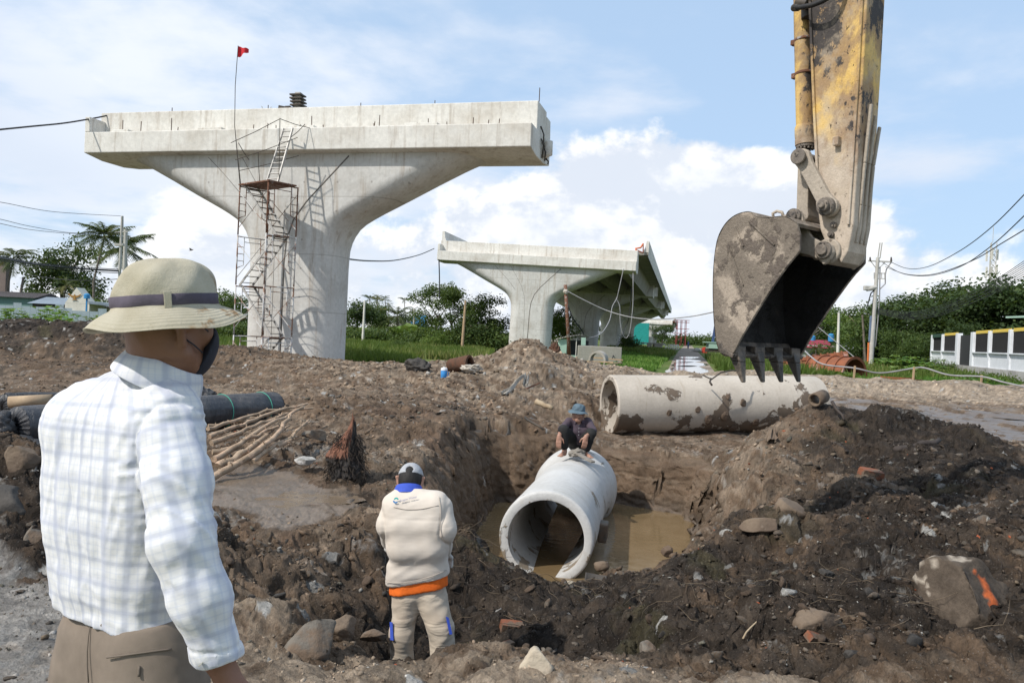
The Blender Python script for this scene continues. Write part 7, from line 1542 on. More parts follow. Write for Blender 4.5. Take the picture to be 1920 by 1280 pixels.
# welded wear strips on the near side plate
for a_, b_, w_ in (((1378, 425), (1395, 462), .014), ((1405, 415), (1453, 460), .016), ((1365, 458), (1394, 535), .012)):
    e = MB(); e.bar(onp(*a_, NP_) - WX * .004, onp(*b_, NP_) - WX * .004, w_, .02, up=WX); bld(e, 'weld_strip', M_BKT, bk, bevel=.005)
e = MB(); pts = [onp(1450, 408, .15), onp(1449, 400, .15), onp(1457, 396, .15), onp(1466, 398, .15), onp(1469, 406, .15)]; e.tube(pts, .014, 8); bld(e, 'lifting_eye', M_LINK, bk, smooth=True)
# ears
ear = [(1452, 412), (1478, 402), (1484, 396), (1493, 392), (1503, 396), (1507, 405), (1512, 424), (1524, 444), (1540, 453), (1553, 454), (1563, 461), (1566, 473), (1560, 485), (1547, 497), (1540, 488), (1520, 479), (1500, 474), (1475, 478), (1440, 440)]
for a in (-.03, .44):
    e = MB(); e.prism([onp(x, y, 0) + WX * a for x, y in ear], WX * .045); bld(e, 'ear', M_LINK, bk, bevel=.008)
    for (x, y, r_) in ((1493, 407, .066), (1549, 470, .070)):
        e = MB(); c_ = onp(x, y, 0) + WX * (a - (.03 if a < 0 else -.05)); e.tube([c_, c_ + WX * .035], r_, 22); e.tube([c_ - WX * .022 * (1 if a < 0 else -1), c_], r_ * .62, 18); bld(e, 'pin_cap', M_PIN, bk, auto=R(40), bevel=.006)
# top mounting casting behind the ears
e = MB(); e.prism([onp(x, y, 0) + WX * .02 for x, y in ((1430, 405), (1478, 404), (1500, 430), (1520, 470), (1500, 480), (1440, 445))], WX * .42); bld(e, 'mount', M_BKT, bk, bevel=.02)
# --- arm
aw0, aw1 = .05, .345
armp = [(1517, -300), (1515, 0), (1518, 60), (1522, 150), (1527, 275), (1529, 330), (1531, 392), (1536, 430), (1545, 452), (1556, 462), (1575, 492), (1588, 470), (1598, 420), (1604, 330), (1611, 220), (1618, 110), (1624, 0), (1640, -300)]
armp = [(x - 4, y) for x, y in armp]
e = MB(); e.prism([onp(x, y, 0) + WX * aw0 for x, y in armp], WX * (aw1 - aw0)); o = bld(e, 'arm', M_ARM, EX, bevel=.012)
o.data.transform(Matrix.Translation((0, 0, A0.z))); o.location.z = -A0.z   # material height counted from the ground
def bldarm(mb, name, mat=None, **k):
    mb.v = [tuple(Vector(v) - Vector((A0.x, A0.y, 0))) for v in mb.v]; o_ = mb.build(name, mat or M_ARM, EX, **k); o_.location = (0, 0, -A0.z); return o_
# flange plates standing proud along the edges of the near face
for pts in ([(1520, -300), (1518, 0), (1526, 200), (1531, 300), (1533, 390)], [(1632, -300), (1616, 0), (1608, 150), (1597, 320), (1590, 420)]):
    e = MB()
    for p0, p1_ in zip(pts, pts[1:]): e.bar(onp(p0[0] - 4, p0[1], 0) + WX * (aw0 - .006), onp(p1_[0] - 4, p1_[1], 0) + WX * (aw0 - .006), .022, .03, up=WX)
    bldarm(e, 'edge_weld', bevel=.004)
# ribs down the front face
for s_ in (.09, .16, .23):
    e = MB(); pts = [(1617, 165 + s_ * 260), (1605, 300), (1597, 380), (1588, 452)]
    for p0, p1_ in zip(pts, pts[1:]): e.bar(onp(p0[0], p0[1], 0) + WX * (aw0 + s_) + UX * .004, onp(p1_[0], p1_[1], 0) + WX * (aw0 + s_) + UX * .004, .024, .03, up=WX)
    bldarm(e, 'wear_rib', M_LINK, bevel=.008)
e = MB(); c_ = onp(1566, 264, 0) + WX * (aw0 - .02); e.box(c_, (.065, .05, .075), Matrix.Rotation(AL, 3, 'Z')); bldarm(e, 'cleat', bevel=.008)
# end boss through the arm nose
e = MB(); c_ = onp(1549, 470, 0); e.tube([c_ + WX * .02, c_ + WX * .46], .105, 28); bldarm(e, 'nose_boss', M_LINK, auto=R(40), bevel=.01)
for x, y in ((1559, 421), (1554, 439)):
    e = MB(); c_ = onp(x, y, 0) + WX * (aw0 - .03); e.tube([c_, c_ + WX * .05], .025, 14); e.tube([c_ - WX * .012, c_], .013, 10); bldarm(e, 'grease_boss', M_PIN, auto=R(40))
# pin for the side links
e = MB(); c_ = onp(1553, 388, 0); e.tube([c_ + WX * -.06, c_ + WX * .10], .075, 24); e.tube([c_ + WX * -.10, c_ + WX * -.06], .048, 20); e.tube([c_ + WX * -.125, c_ + WX * -.10], .026, 14); bldarm(e, 'link_pin', M_PIN, auto=R(40), bevel=.006)
def link_bar(a2, b2, a, thick, r0, r1, name='side_link', w0=.06):
    pa, pb = (onp(*a2, a), onp(*b2, a)) if name == 'bucket_link' else (onp(*a2, 0) + WX * a, onp(*b2, 0) + WX * a); d = (pb - pa).normalized(); s_ = d.cross(WX).normalized(); pts = []
    for k in range(13): an = math.pi * k / 12; pts.append(pa + s_ * r0 * math.cos(an) - d * r0 * math.sin(an))
    pts += [pa + d * r0 * 1.1 - s_ * w0, pb - d * r1 * 1.1 - s_ * w0]
    for k in range(13): an = math.pi * k / 12; pts.append(pb - s_ * r1 * math.cos(an) + d * r1 * math.sin(an))
    pts += [pb - d * r1 * 1.1 + s_ * w0, pa + d * r0 * 1.1 + s_ * w0]
    e = MB(); e.prism(pts, WX * thick); return bldarm(e, name, M_LINK, bevel=.008)
link_bar((1504, 296), (1553, 388), -.02, .055, .075, .085); link_bar((1504, 296), (1553, 388), .42, .055, .075, .085)
link_bar((1506, 300), (1503, 404), .10, .26, .06, .06, 'bucket_link', .052)
e = MB(); c_ = onp(1504, 296, 0); e.tube([c_ + WX * -.055, c_ + WX * .50], .052, 20); e.tube([c_ + WX * -.075, c_ + WX * -.055], .066, 20); bldarm(e, 'upper_pin', M_PIN, auto=R(40), bevel=.006)
# second, deeper strut of the bucket link
link_bar((1512, 300), (1522, 428), .30, .05, .05, .05, 'bucket_link', .04)
# cylinder
cy = lambda x, y: onp(x, y, .22)
e = MB(); e.tube([cy(1499, -300), cy(1505, 60), cy(1509, 236)], .072, 26); e.tube([cy(1509.5, 236), cy(1509.6, 240), cy(1509.8, 256), cy(1510, 262)], [.080, .086, .086, .082], 26); e.tube([cy(1510, 262), cy(1510.4, 272)], .086, 26); bldarm(e, 'cylinder', auto=R(40))
e = MB(); e.tube([cy(1510.4, 272), cy(1510.5, 277)], .080, 26)
for k in range(14):
    an = 2 * math.pi * k / 14; c_ = cy(1510.4, 274) + (WX * math.cos(an) + UX * math.sin(an)) * .068; e.tube([c_, c_ - Vector((0, 0, .03))], .011, 6)
bldarm(e, 'gland', M_PIN)
e = MB(); e.tube([cy(1510.5, 277), cy(1506, 300)], .042, 18); bldarm(e, 'piston_rod', M_STEEL, smooth=True)
for y_ in (73, 136):
    e = MB(); c0, c1_ = cy(1506.5 + (y_ - 73) * .02, y_), cy(1506.6 + (y_ - 73) * .02, y_ + 5); e.tube([c0, c1_], .078, 26); e.box(c0 - UX * .09 - Vector((0, 0, .015)), (.05, .04, .045), Matrix.Rotation(AL, 3, 'Z')); bldarm(e, 'clamp', M_RUST, auto=R(40), bevel=.004)
M_HYD = pmat('black hydraulic hose', (.018, .018, .02), (.03, .028, .026), 20, .55, bump=.004, bscale=120, c3=(.14, .11, .09), s3=6, t3=(.55, .7))
hp_ = [onp(1494, 17, 0) + WX * -.05, onp(1510, 19, 0) + WX * -.07, onp(1535, 16, 0) + WX * -.09, onp(1555, 8, 0) + WX * -.09, onp(1572, -8, 0) + WX * -.06, onp(1590, -50, 0)]
pts = []
for i in range(len(hp_) - 1):
    for k in range(10): pts.append(hp_[i].lerp(hp_[i + 1], k / 10))
for _ in range(6): pts = [pts[0]] + [(pts[i - 1] + pts[i] * 2 + pts[i + 1]) / 4 for i in range(1, len(pts) - 1)] + [pts[-1]]
e = MB(); e.tube(pts, [.019 + (.003 if i % 2 else 0) for i in range(len(pts))], 12); bldarm(e, 'hydraulic_hose', M_HYD, smooth=True)
e = MB(); e.tube([onp(1491, 17, 0) + WX * -.03, onp(1503, 18, 0) + WX * -.05], .030, 12); e.tube([onp(1499, -20, 0) + WX * .2, onp(1500, 22, 0) + WX * .2], .092, 22); e.tube([onp(1490, 2, 0) + WX * .05, onp(1510, 5, 0) + WX * .05], .05, 14); bldarm(e, 'hose_fitting', M_STEEL, auto=R(40), bevel=.005)
# wire loop hanging from the tooth onto the lying pipe
e = MB(); W4 = [P(1318, 703, 14.4), P(1334, 711, 14.2), P(1352, 698, 14.2), P(1374, 694, 14.3), P(1392, 698, 14.5)]
e.tube(W4, .014, 6); e.tube([P(1333, 709, 14.15), P(1331, 716, 14.1), P(1335, 722, 14.05)], .018, 6); tag(e.build('wire_sling', M_STEEL, smooth=True), 'thin wire sling lying over the top of the mud-splashed pipe', 'wire')
# ================================================================ PEOPLE
def surface_nets(vals, org, h):
    ins = vals < 0; nx, ny, nz = vals.shape
    s = ins[:-1, :-1, :-1].astype(np.int8)
    for a, b_, c_ in ((1, 0, 0), (0, 1, 0), (0, 0, 1), (1, 1, 0), (1, 0, 1), (0, 1, 1), (1, 1, 1)):
        s = s + ins[a:nx - 1 + a, b_:ny - 1 + b_, c_:nz - 1 + c_]
    act = np.argwhere((s > 0) & (s < 8)); cid = np.full((nx - 1, ny - 1, nz - 1), -1, dtype=np.int64); cid[tuple(act.T)] = np.arange(len(act))
    corners = np.array([(a, b_, c_) for a in (0, 1) for b_ in (0, 1) for c_ in (0, 1)])
    cv = np.stack([vals[act[:, 0] + c[0], act[:, 1] + c[1], act[:, 2] + c[2]] for c in corners], 1)
    acc = np.zeros((len(act), 3)); cnt = np.zeros(len(act))
    for i in range(8):
        for j in range(i + 1, 8):
            if np.abs(corners[i] - corners[j]).sum() != 1: continue
            m_ = (cv[:, i] < 0) != (cv[:, j] < 0); t_ = cv[m_, i] / (cv[m_, i] - cv[m_, j]); acc[m_] += corners[i] + (corners[j] - corners[i]) * t_[:, None]; cnt[m_] += 1
    V = (act + acc / cnt[:, None]) * h + org; F = []
    for ax in range(3):
        sl0 = [slice(None)] * 3; sl1 = [slice(None)] * 3; sl0[ax] = slice(0, -1); sl1[ax] = slice(1, None)
        ch = ins[tuple(sl0)] != ins[tuple(sl1)]; e_ = np.argwhere(ch); o1, o2 = [a for a in range(3) if a != ax]
        e_ = e_[(e_[:, o1] > 0) & (e_[:, o2] > 0) & (e_[:, o1] < vals.shape[o1] - 1) & (e_[:, o2] < vals.shape[o2] - 1)]
        def cc(d1, d2): q_ = e_.copy(); q_[:, o1] += d1; q_[:, o2] += d2; return cid[tuple(q_.T)]
        q_ = np.stack([cc(-1, -1), cc(0, -1), cc(0, 0), cc(-1, 0)], 1); fl = ins[tuple(e_.T)] ^ (ax == 1); q_[~fl] = q_[~fl][:, ::-1]; F.append(q_)
    return V, np.concatenate(F)
def cap_d(p, a, b_, ra, rb):
    a, b_ = np.array(a[:]), np.array(b_[:]); ab = b_ - a; t_ = np.clip(((p - a) @ ab) / max(ab @ ab, 1e-9), 0, 1); return np.sqrt((((p - a) - t_[:, None] * ab) ** 2).sum(1)) - (ra + (rb - ra) * t_)
def ell_d(p, c_, r_, rot=None):
    q_ = p - np.array(c_[:]); 
    if rot is not None: q_ = q_ @ np.array(rot)
    r_ = np.array(r_); k0 = np.sqrt(((q_ / r_) ** 2).sum(1)); k1 = np.sqrt(((q_ / (r_ * r_)) ** 2).sum(1)); return k0 * (k0 - 1) / np.maximum(k1, 1e-6)
def smin(a, b_, k):
    h_ = np.maximum(k - np.abs(a - b_), 0) / k; return np.minimum(a, b_) - h_ * h_ * k * .25
def field(prims, p):
    d = None
    for pr in prims:
        k = pr[-1]; e_ = cap_d(p, *pr[1:-1]) if pr[0] == 'c' else ell_d(p, *pr[1:-1])
        d = e_ if d is None else smin(d, e_, k) if k > 0 else np.maximum(d, -e_) if k == -1 else np.minimum(d, e_)
    return d
def sdf_object(name, prims, h, mat, parent, disp=None, cuts=(), pad=.03, colfn=None):
    lo = np.full(3, 1e9); hi = -lo
    for pr in prims:
        if pr[-1] == -1: continue
        if pr[0] == 'c':
            for q_, r_ in ((pr[1], pr[3]), (pr[2], pr[4])): lo = np.minimum(lo, np.array(q_[:]) - r_); hi = np.maximum(hi, np.array(q_[:]) + r_)
        else: m_ = max(pr[2]); lo = np.minimum(lo, np.array(pr[1][:]) - m_); hi = np.maximum(hi, np.array(pr[1][:]) + m_)
    lo -= pad; hi += pad; n_ = np.ceil((hi - lo) / h).astype(int) + 1
    gx, gy, gz_ = np.meshgrid(*[lo[i] + h * np.arange(n_[i]) for i in range(3)], indexing='ij'); p = np.stack([gx.ravel(), gy.ravel(), gz_.ravel()], 1)
    # coarse rejection keeps the evaluation cheap
    d = np.empty(len(p))
    for s in range(0, len(p), 200000): d[s:s + 200000] = field(prims, p[s:s + 200000])
    if disp is not None:
        near_ = np.abs(d) < .045; d[near_] = d[near_] - disp(p[near_])
    for c0, nn in cuts: d = np.maximum(d, (p - np.array(c0[:])) @ np.array(nn[:]))
    V, F = surface_nets(d.reshape(n_), lo, h); me = npmesh(name, V, F); me.materials.append(mat)
    if colfn is not None: setcol(me, colfn(V))
    o = link(name, me, parent); return o, V
def skin_mat(name, c1, c2, sss=.0):
    m, t, b = newmat(name); tco = t.node('ShaderNodeTexCoord').outputs['Object']; t.set(b, 'Base Color', t.mix(t.noise(tco, 14, 5, .6), c1, c2)); t.set(b, 'Roughness', .52); t.set(b, 'Specular IOR Level', .4)
    t.set(b, 'Normal', t.node('ShaderNodeBump', {'Strength': .5, 'Distance': .0015, 'Height': t.noise(tco, 260, 3, .6)}).outputs[0]); return m
M_SKIN = skin_mat('tanned skin', (.20, .095, .058), (.25, .125, .08)); M_SKIN2 = skin_mat('warm tanned skin', (.30, .16, .11), (.36, .20, .14))
M_HAIR = pmat('black hair', (.012, .011, .011), (.025, .022, .02), 40, .6, stretch=(1, 1, .2), bump=.004, bscale=200)
def ridged(p, sc, seed): return .5 - np.abs(n3(p * np.array(sc), 1.0, seed))
def hand(prims, wrist, palm_dir, side, up_, s=1.0, curl=.5, k=.008):
    """palm with four unequal bent fingers and a thumb; side = towards the thumb"""
    f = Vector(palm_dir).normalized(); sd_ = Vector(side); sd_ = (sd_ - f * sd_.dot(f)).normalized(); nn = f.cross(sd_).normalized()
    if nn.dot(Vector(up_)) < 0: nn = -nn
    w_ = Vector(wrist)
    prims.append(('c', w_, w_ + f * .035 * s, .024 * s, .026 * s, .02))
    for j, (o_, L_) in enumerate(((.028, .072), (.010, .080), (-.009, .075), (-.027, .060))):
        kn = w_ + f * .088 * s + sd_ * o_ * s; prims.append(('c', w_ + f * .02 * s + sd_ * o_ * .6 * s, kn, .014 * s, .0125 * s, .014)); d = f; p_ = kn
        for q_, fr in ((.45, .35), (.30, .55), (.25, .5)):
            d = (d - nn * curl * fr * 1.6).normalized(); p2_ = p_ + d * L_ * q_ * s; prims.append(('c', p_, p2_, (.0098 if q_ > .4 else .0088) * s, .0082 * s, k)); p_ = p2_
    th = w_ + f * .022 * s + sd_ * .022 * s; d = (f * .6 + sd_ * .8 - nn * .25).normalized(); p2_ = th + d * .040 * s; prims.append(('c', th, p2_, .0145 * s, .0115 * s, .014)); d = (f * .95 + sd_ * .25 - nn * .35).normalized(); prims.append(('c', p2_, p2_ + d * .045 * s, .0110 * s, .0088 * s, k))
def face(prims, c_, fwd, r_, s=1.0):
    """nose, brow, lips, chin and ears on a head at c_ (centre), looking along fwd"""
    f = Vector(fwd).normalized(); up_ = Vector((0, 0, 1)); up_ = (up_ - f * up_.dot(f)).normalized(); rt = f.cross(up_).normalized(); c_ = Vector(c_)
    P3 = lambda a, b_, z_: c_ + rt * a * s + f * b_ * s + up_ * z_ * s
    prims += [('c', P3(0, .092, .015), P3(0, .108, -.028), .009 * s, .014 * s, .012), ('c', P3(-.014, .098, -.030), P3(.014, .098, -.030), .008 * s, .008 * s, .008), ('c', P3(-.035, .080, .024), P3(.035, .080, .024), .014 * s, .014 * s, .014),
              ('c', P3(-.040, .065, -.020), P3(-.03, .068, -.022), .022 * s, .022 * s, .03), ('c', P3(.040, .065, -.020), P3(.03, .068, -.022), .022 * s, .022 * s, .03),
              ('c', P3(-.018, .088, -.056), P3(.018, .088, -.056), .0085 * s, .0085 * s, .008), ('c', P3(-.014, .086, -.066), P3(.014, .086, -.066), .009 * s, .009 * s, .008), ('c', P3(-.015, .070, -.092), P3(.015, .070, -.092), .022 * s, .022 * s, .025),
              ('c', P3(-.055, .0, -.065), P3(-.02, .060, -.088), .026 * s, .022 * s, .03), ('c', P3(.055, .0, -.065), P3(.02, .060, -.088), .026 * s, .022 * s, .03)]
    for sg in (-1, 1):
        prims += [('c', P3(sg * .076, -.006, .016), P3(sg * .094, -.030, .006), .010 * s, .013 * s, .005), ('c', P3(sg * .093, -.030, .006), P3(sg * .082, -.010, -.046), .011 * s, .010 * s, .005), ('c', P3(sg * .070, .0, .0), P3(sg * .076, -.010, -.01), .013 * s, .011 * s, .008)]
        prims.append(('c', P3(sg * .031, .100, .006), P3(sg * .031, .101, .004), .009 * s, .009 * s, -1))
    return P3
# ---------------------------------------------------------------- man in the checked shirt
MAN = thing('person', 'man in a floppy sun hat and white checked shirt seen from behind at the left', 'person', (P(240, 1200, 1.85).x, 1.85, 0)); MO = MAN.location.copy()
class _Off:
    pass
def rel(o, root):
    """keep world placement under a parent that stands at the thing's base"""
    o.location = o.location - Vector(root.location); return o
S = [('c', P(168, 800, 1.93), P(292, 800, 1.80), .098, .088, .05), ('c', P(172, 890, 1.93), P(280, 890, 1.81), .108, .100, .06), ('c', P(172, 980, 1.925), P(275, 985, 1.82), .105, .100, .06), ('c', P(182, 1060, 1.92), P(275, 1070, 1.83), .100, .097, .05), ('c', P(192, 1120, 1.92), P(275, 1138, 1.84), .095, .092, .05), ('c', P(200, 1190, 1.92), P(275, 1200, 1.84), .084, .082, .05),
     ('c', P(165, 788, 1.92), P(268, 722, 1.87), .066, .056, .07), ('c', P(318, 775, 1.80), P(305, 722, 1.85), .062, .060, .06)]
ARM = [('c', P(318, 806, 1.765), P(332, 900, 1.71), .068, .066, .05), ('c', P(332, 900, 1.71), P(342, 1010, 1.67), .066, .062, .05), ('c', P(342, 1010, 1.67), P(374, 1120, 1.665), .062, .058, .04), ('c', P(374, 1120, 1.665), P(402, 1216, 1.68), .058, .047, .04), ('c', P(402, 1216, 1.68), P(411, 1243, 1.685), .047, .049, .02)]
LARM = [('c', P(150, 800, 1.97), P(150, 930, 2.04), .062, .056, .05), ('c', P(150, 930, 2.04), P(200, 1010, 2.14), .055, .048, .04)]
axT = np.array(P(228, 900, 1.87)[:]); wdir = np.array([.74, -.67, 0]); fdir = np.array([.67, .74, 0])
aA, aB = np.array(P(318, 806, 1.765)[:]), np.array(P(411, 1243, 1.685)[:]); adir = (aB - aA) / np.linalg.norm(aB - aA); as1 = np.cross(adir, [0, 0, 1.]); as1 /= np.linalg.norm(as1); as2 = np.cross(adir, as1)
elb = P(342, 1010, 1.67).z
def shirt_disp(p):
    dT = field(S, p); dA = field(ARM, p); arm_w = 1 / (1 + np.exp(np.clip((dA - dT) / .006, -30, 30)))
    z = p[:, 2]; u = (p - axT) @ wdir
    q_ = np.stack([u * 1.0, (p - axT) @ fdir, z], 1)
    # long soft drape folds on the back, gathered at waist, radiating at the armhole
    f1 = .0085 * (ridged(np.stack([q_[:, 0] + .25 * q_[:, 2], q_[:, 1], q_[:, 2]], 1) + .02 * n3(q_, 6, 3)[:, None], (21, 14, 2.4), 11) - .25) + .004 * (ridged(np.stack([q_[:, 0] - .4 * q_[:, 2], q_[:, 1], q_[:, 2]], 1), (30, 18, 5), 12) - .25); low = smooth(1.10, .88, z); f2 = .009 * low * (ridged(np.stack([q_[:, 0] + .8 * q_[:, 2], q_[:, 1], q_[:, 2] - .5 * q_[:, 0]], 1), (12, 9, 14), 13) - .2)
    hole = np.exp(-((dA - dT) / .05) ** 2); f3 = .008 * hole * (ridged(np.stack([q_[:, 0] + q_[:, 2] * .6, q_[:, 1], q_[:, 2] - q_[:, 0] * .3], 1), (9, 9, 34), 17) - .2)
    t_ = (p - aA) @ adir; a1 = (p - aA) @ as1; a2 = (p - aA) @ as2; el = np.exp(-((z - elb) / .10) ** 2); sh = np.exp(-((z - aA[2] + .05) / .10) ** 2); wr = np.exp(-((z - aB[2] - .10) / .06) ** 2)
    g1 = (.0015 + .008 * el + .003 * sh + .004 * wr) * (ridged(np.stack([a1 + t_ * .7, a2, t_ + a1 * 1.2], 1), (13, 13, 19), 23) - .2) + .0085 * (ridged(np.stack([a1 - t_ * .30, a2 + .2 * t_, t_ * .5], 1), (24, 22, 5), 27) - .25)
    fine = .0010 * n3(p, 60, 29) + .0015 * n3(p, 14, 31)
    cuff = np.exp(-((z - aB[2] - .045) / .0035) ** 2) * .004
    seam = -.005 * np.exp(-((dA - dT) / .0045) ** 2)
    yoke = -.0016 * np.exp(-((z - 1.352) / .0030) ** 2) * (1 - arm_w)
    return (1 - arm_w) * (f1 + f2 + yoke) + f3 + arm_w * (g1 - cuff) + fine + seam
h0, h1 = P(110, 1126, 1.92), P(345, 1190, 1.80); hem_n = Vector((h1.z - h0.z, 0, -(h1.x - h0.x))).normalized(); hem_n = hem_n if hem_n.z < 0 else -hem_n
M_SHIRT, t, b = newmat('white checked cotton'); ca = t.node('ShaderNodeVertexColor', layer_name='Col'); sp = t.node('ShaderNodeSeparateColor', {0: ca.outputs[0]}); uu, vv = sp.outputs[0], sp.outputs[1]
def band(x, period, width, soft):
    f = t.math('ABSOLUTE', t.math('SUBTRACT', t.math('FRACT', t.math('DIVIDE', x, period)), .5)); return t.mapr(f, width / period + soft, width / period - soft * .2)
uo_, vo_ = t.math('ADD', uu, 10.0), t.math('ADD', vv, 10.0); c = (.67, .665, .665)
for x, per, wd, sf, st_, cl in ((uo_, .052, .0042, .05, .46, (.34, .37, .47)), (vo_, .056, .0036, .05, .46, (.34, .37, .47)), (uo_, .0130, .0011, .10, .26, (.44, .48, .58)), (vo_, .0140, .0011, .10, .24, (.44, .48, .58)), (t.math('ADD', uo_, .021), .104, .006, .06, .25, (.40, .42, .52)), (t.math('ADD', vo_, .019), .112, .006, .06, .25, (.40, .42, .52))):
    c = t.mix(t.math('MULTIPLY', band(x, per, wd, sf), st_), c, cl)
t.set(b, 'Base Color', c); t.set(b, 'Roughness', .85); t.set(b, 'Specular IOR Level', .2); t.set(b, 'Sheen Weight', .15); tco = t.node('ShaderNodeTexCoord').outputs['Object']
t.set(b, 'Normal', t.node('ShaderNodeBump', {'Strength': .5, 'Distance': .004, 'Height': t.math('ADD', t.noise(tco, 26, 5, .6), t.math('MULTIPLY', t.noise(tco, 700, 2, .5), .15))}).outputs[0])
def plaid_uv(V):
    dT = field(S, V); dA = field(ARM, V); arm = dA < dT; rr_ = (V - axT); ang_ = np.arctan2(rr_ @ fdir, rr_ @ wdir); wob = .006 * n3(V, 6, 41)
    u = ang_ * .15 + wob; v = V[:, 2] + .006 * n3(V, 5, 43) + .10 * (rr_ @ wdir) * 0
    # the yoke and shoulders run over the top
    t_ = (V - aA) @ adir; a1 = (V - aA - np.outer(t_, adir)) @ as1; a2 = (V - aA - np.outer(t_, adir)) @ as2; ua = np.arctan2(a2, a1) * .062 + wob
    return np.stack([np.where(arm, ua, u), np.where(arm, t_ + .004 * n3(V, 9, 47), v), np.zeros(len(V))], 1)
allS = S + [tuple(list(a[:-1]) + [.03]) for a in ARM] + LARM
o, VS = sdf_object('shirt', allS, .0046, M_SHIRT, MAN, shirt_disp, [(h0, hem_n), (P(296, 690, 1.86), Vector((.40, .10, 1)).normalized()), (P(411, 1243, 1.685), Vector(adir))], colfn=plaid_uv); rel(o, MAN)
# collar: a folded band standing round the neck
def collar(root, cen, rx, ry, hgt, flare, mat, tilt, gap=1.2, a_front=0.0, name='collar', thick=.003, uvscale=1.0, drop=.03, n=72):
    V = []; F = []; C_ = Vector(cen); rows_ = [(0.0, 0.0), (.0, .55), (.06, 1.0), (.5, .93), (1.0, .35), (1.15, -.02)]
    for i in range(n + 1):
        a = a_front + gap / 2 + (2 * math.pi - gap) * i / n; ca_, sa_ = math.cos(a), math.sin(a); pt = .7 + .3 * abs(math.cos((a - a_front) / 2))
        for k, (ro_, zz_) in enumerate(rows_):
            r_ = 1 + ro_ * flare; p_ = Vector((ca_ * rx * r_, sa_ * ry * r_, hgt * zz_ - (drop * ro_ * (1.6 - pt)))); p_.rotate(tilt); V.append(tuple(C_ + p_))
    m_ = len(rows_)
    for i in range(n):
        for k in range(m_ - 1): a = i * m_ + k; F.append((a, a + m_, a + m_ + 1, a + 1))
    me = npmesh(name, V, np.array(F)); me.materials.append(mat); Va = np.array(V); setcol(me, np.stack([np.arctan2(Va[:, 1] - C_.y, Va[:, 0] - C_.x) * .09, Va[:, 2], Va[:, 0] * 0], 1))
    o_ = link(name, me, root); s_ = o_.modifiers.new('s', 'SOLIDIFY'); s_.thickness = thick; sb = o_.modifiers.new('d', 'SUBSURF'); sb.levels = 1; sb.render_levels = 2; return o_
from mathutils import Euler
ncen = P(308, 692, 1.855)
rel(collar(MAN, P(300, 706, 1.862), .074, .076, .050, .34, M_SHIRT, Euler((R(-4), R(25), 0)), 1.2, math.atan2(.74, .67), drop=.024), MAN)
# skin: head, neck, right forearm and hand, left hand
hc = P(318, 606, 1.85); fwd = Vector((math.sin(R(38)), math.cos(R(38)), -.06)).normalized(); rotm = Matrix((Vector((fwd.y, -fwd.x, 0)).normalized(), fwd, Vector((fwd.y, -fwd.x, 0)).normalized().cross(fwd))).transposed()
K = [('e', hc + Vector((-.006, -.006, .02)), (.078, .098, .098), [list(r_) for r_ in rotm], .02), ('c', P(303, 720, 1.86), hc + Vector((-.014, -.008, -.045)), .066, .066, .03), ('c', P(296, 690, 1.86), hc + Vector((-.02, -.015, -.04)), .060, .056, .03)]
FP3 = face(K, hc, fwd, .09, 1.0)
wr0, wr1 = P(405, 1225, 1.685), P(437, 1292, 1.69)
K += [('c', P(374, 1120, 1.665), wr0, .036, .029, .02), ('c', wr0, wr1, .029, .027, .02)]
hand(K, wr1, (wr1 - wr0), (.2, .3, .2), (-.5, .8, 0), .98, .35)
K.append(('c', P(290, 730, 1.87), P(374, 1120, 1.665), .03, .03, .01))   # the body is continuous under the shirt
K += [('c', P(200, 1010, 2.14), P(240, 1050, 2.2), .03, .026, .02), ('c', P(230, 760, 1.88), P(150, 930, 2.04), .05, .03, .02), ('c', P(150, 930, 2.04), P(200, 1010, 2.14), .03, .03, .02), ('c', P(230, 760, 1.88), P(235, 1150, 1.88), .06, .06, .03)]
hand(K, P(240, 1050, 2.2), (.6, .5, -.3), (0, .2, 1), (0, 1, 0), .95, .7)
def man_skin_disp(p): return .0022 * n3(p, 30, 51) + .003 * np.exp(-(((p[:, 2] - (hc.z - .085)) / .008) ** 2)) * -1 * (((p - np.array(hc[:])) @ np.array(fwd[:])) < .02)
o, _ = sdf_object('body', K, .0055, M_SKIN, MAN, man_skin_disp); rel(o, MAN)
# short hair at the nape and a dark face mask with its edge along the cheek
HR = [('e', hc + Vector((-.010, -.008, .034)), (.081, .101, .088), [list(r_) for r_ in rotm], .02)]
o, _ = sdf_object('hair', HR, .006, M_HAIR, MAN, lambda p: .0025 * n3(p, 60, 61), [(hc + Vector((0, 0, .010)), Vector((.25, .2, -1)).normalized())]); rel(o, MAN)
M_MASK = pmat('dark face mask', (.035, .038, .055), (.025, .027, .04), 20, .8)
MK_ = [('e', hc + fwd * .022 + Vector((0, 0, -.040)), (.080, .096, .080), [list(r_) for r_ in rotm], .01), ('c', FP3(0, .060, -.085), FP3(0, .055, -.09), .040, .040, .03)]
o, _ = sdf_object('face_mask', MK_, .006, M_MASK, MAN, None, [(hc + fwd * .082, -(fwd + Vector((0, 0, -.30))).normalized()), (hc + Vector((0, 0, -.006)), Vector((0, 0, 1)))]); rel(o, MAN)
e = MB(); e.tube([FP3(.084, -.012, .030), FP3(.083, .02, .01), FP3(.074, .055, -.012)], .0016, 6); e.tube([FP3(.080, -.010, -.030), FP3(.078, .02, -.045), FP3(.068, .05, -.062)], .0016, 6); e.v = [tuple(Vector(v) - MO) for v in e.v]; e.build('mask_strap', M_MASK, MAN, smooth=True)
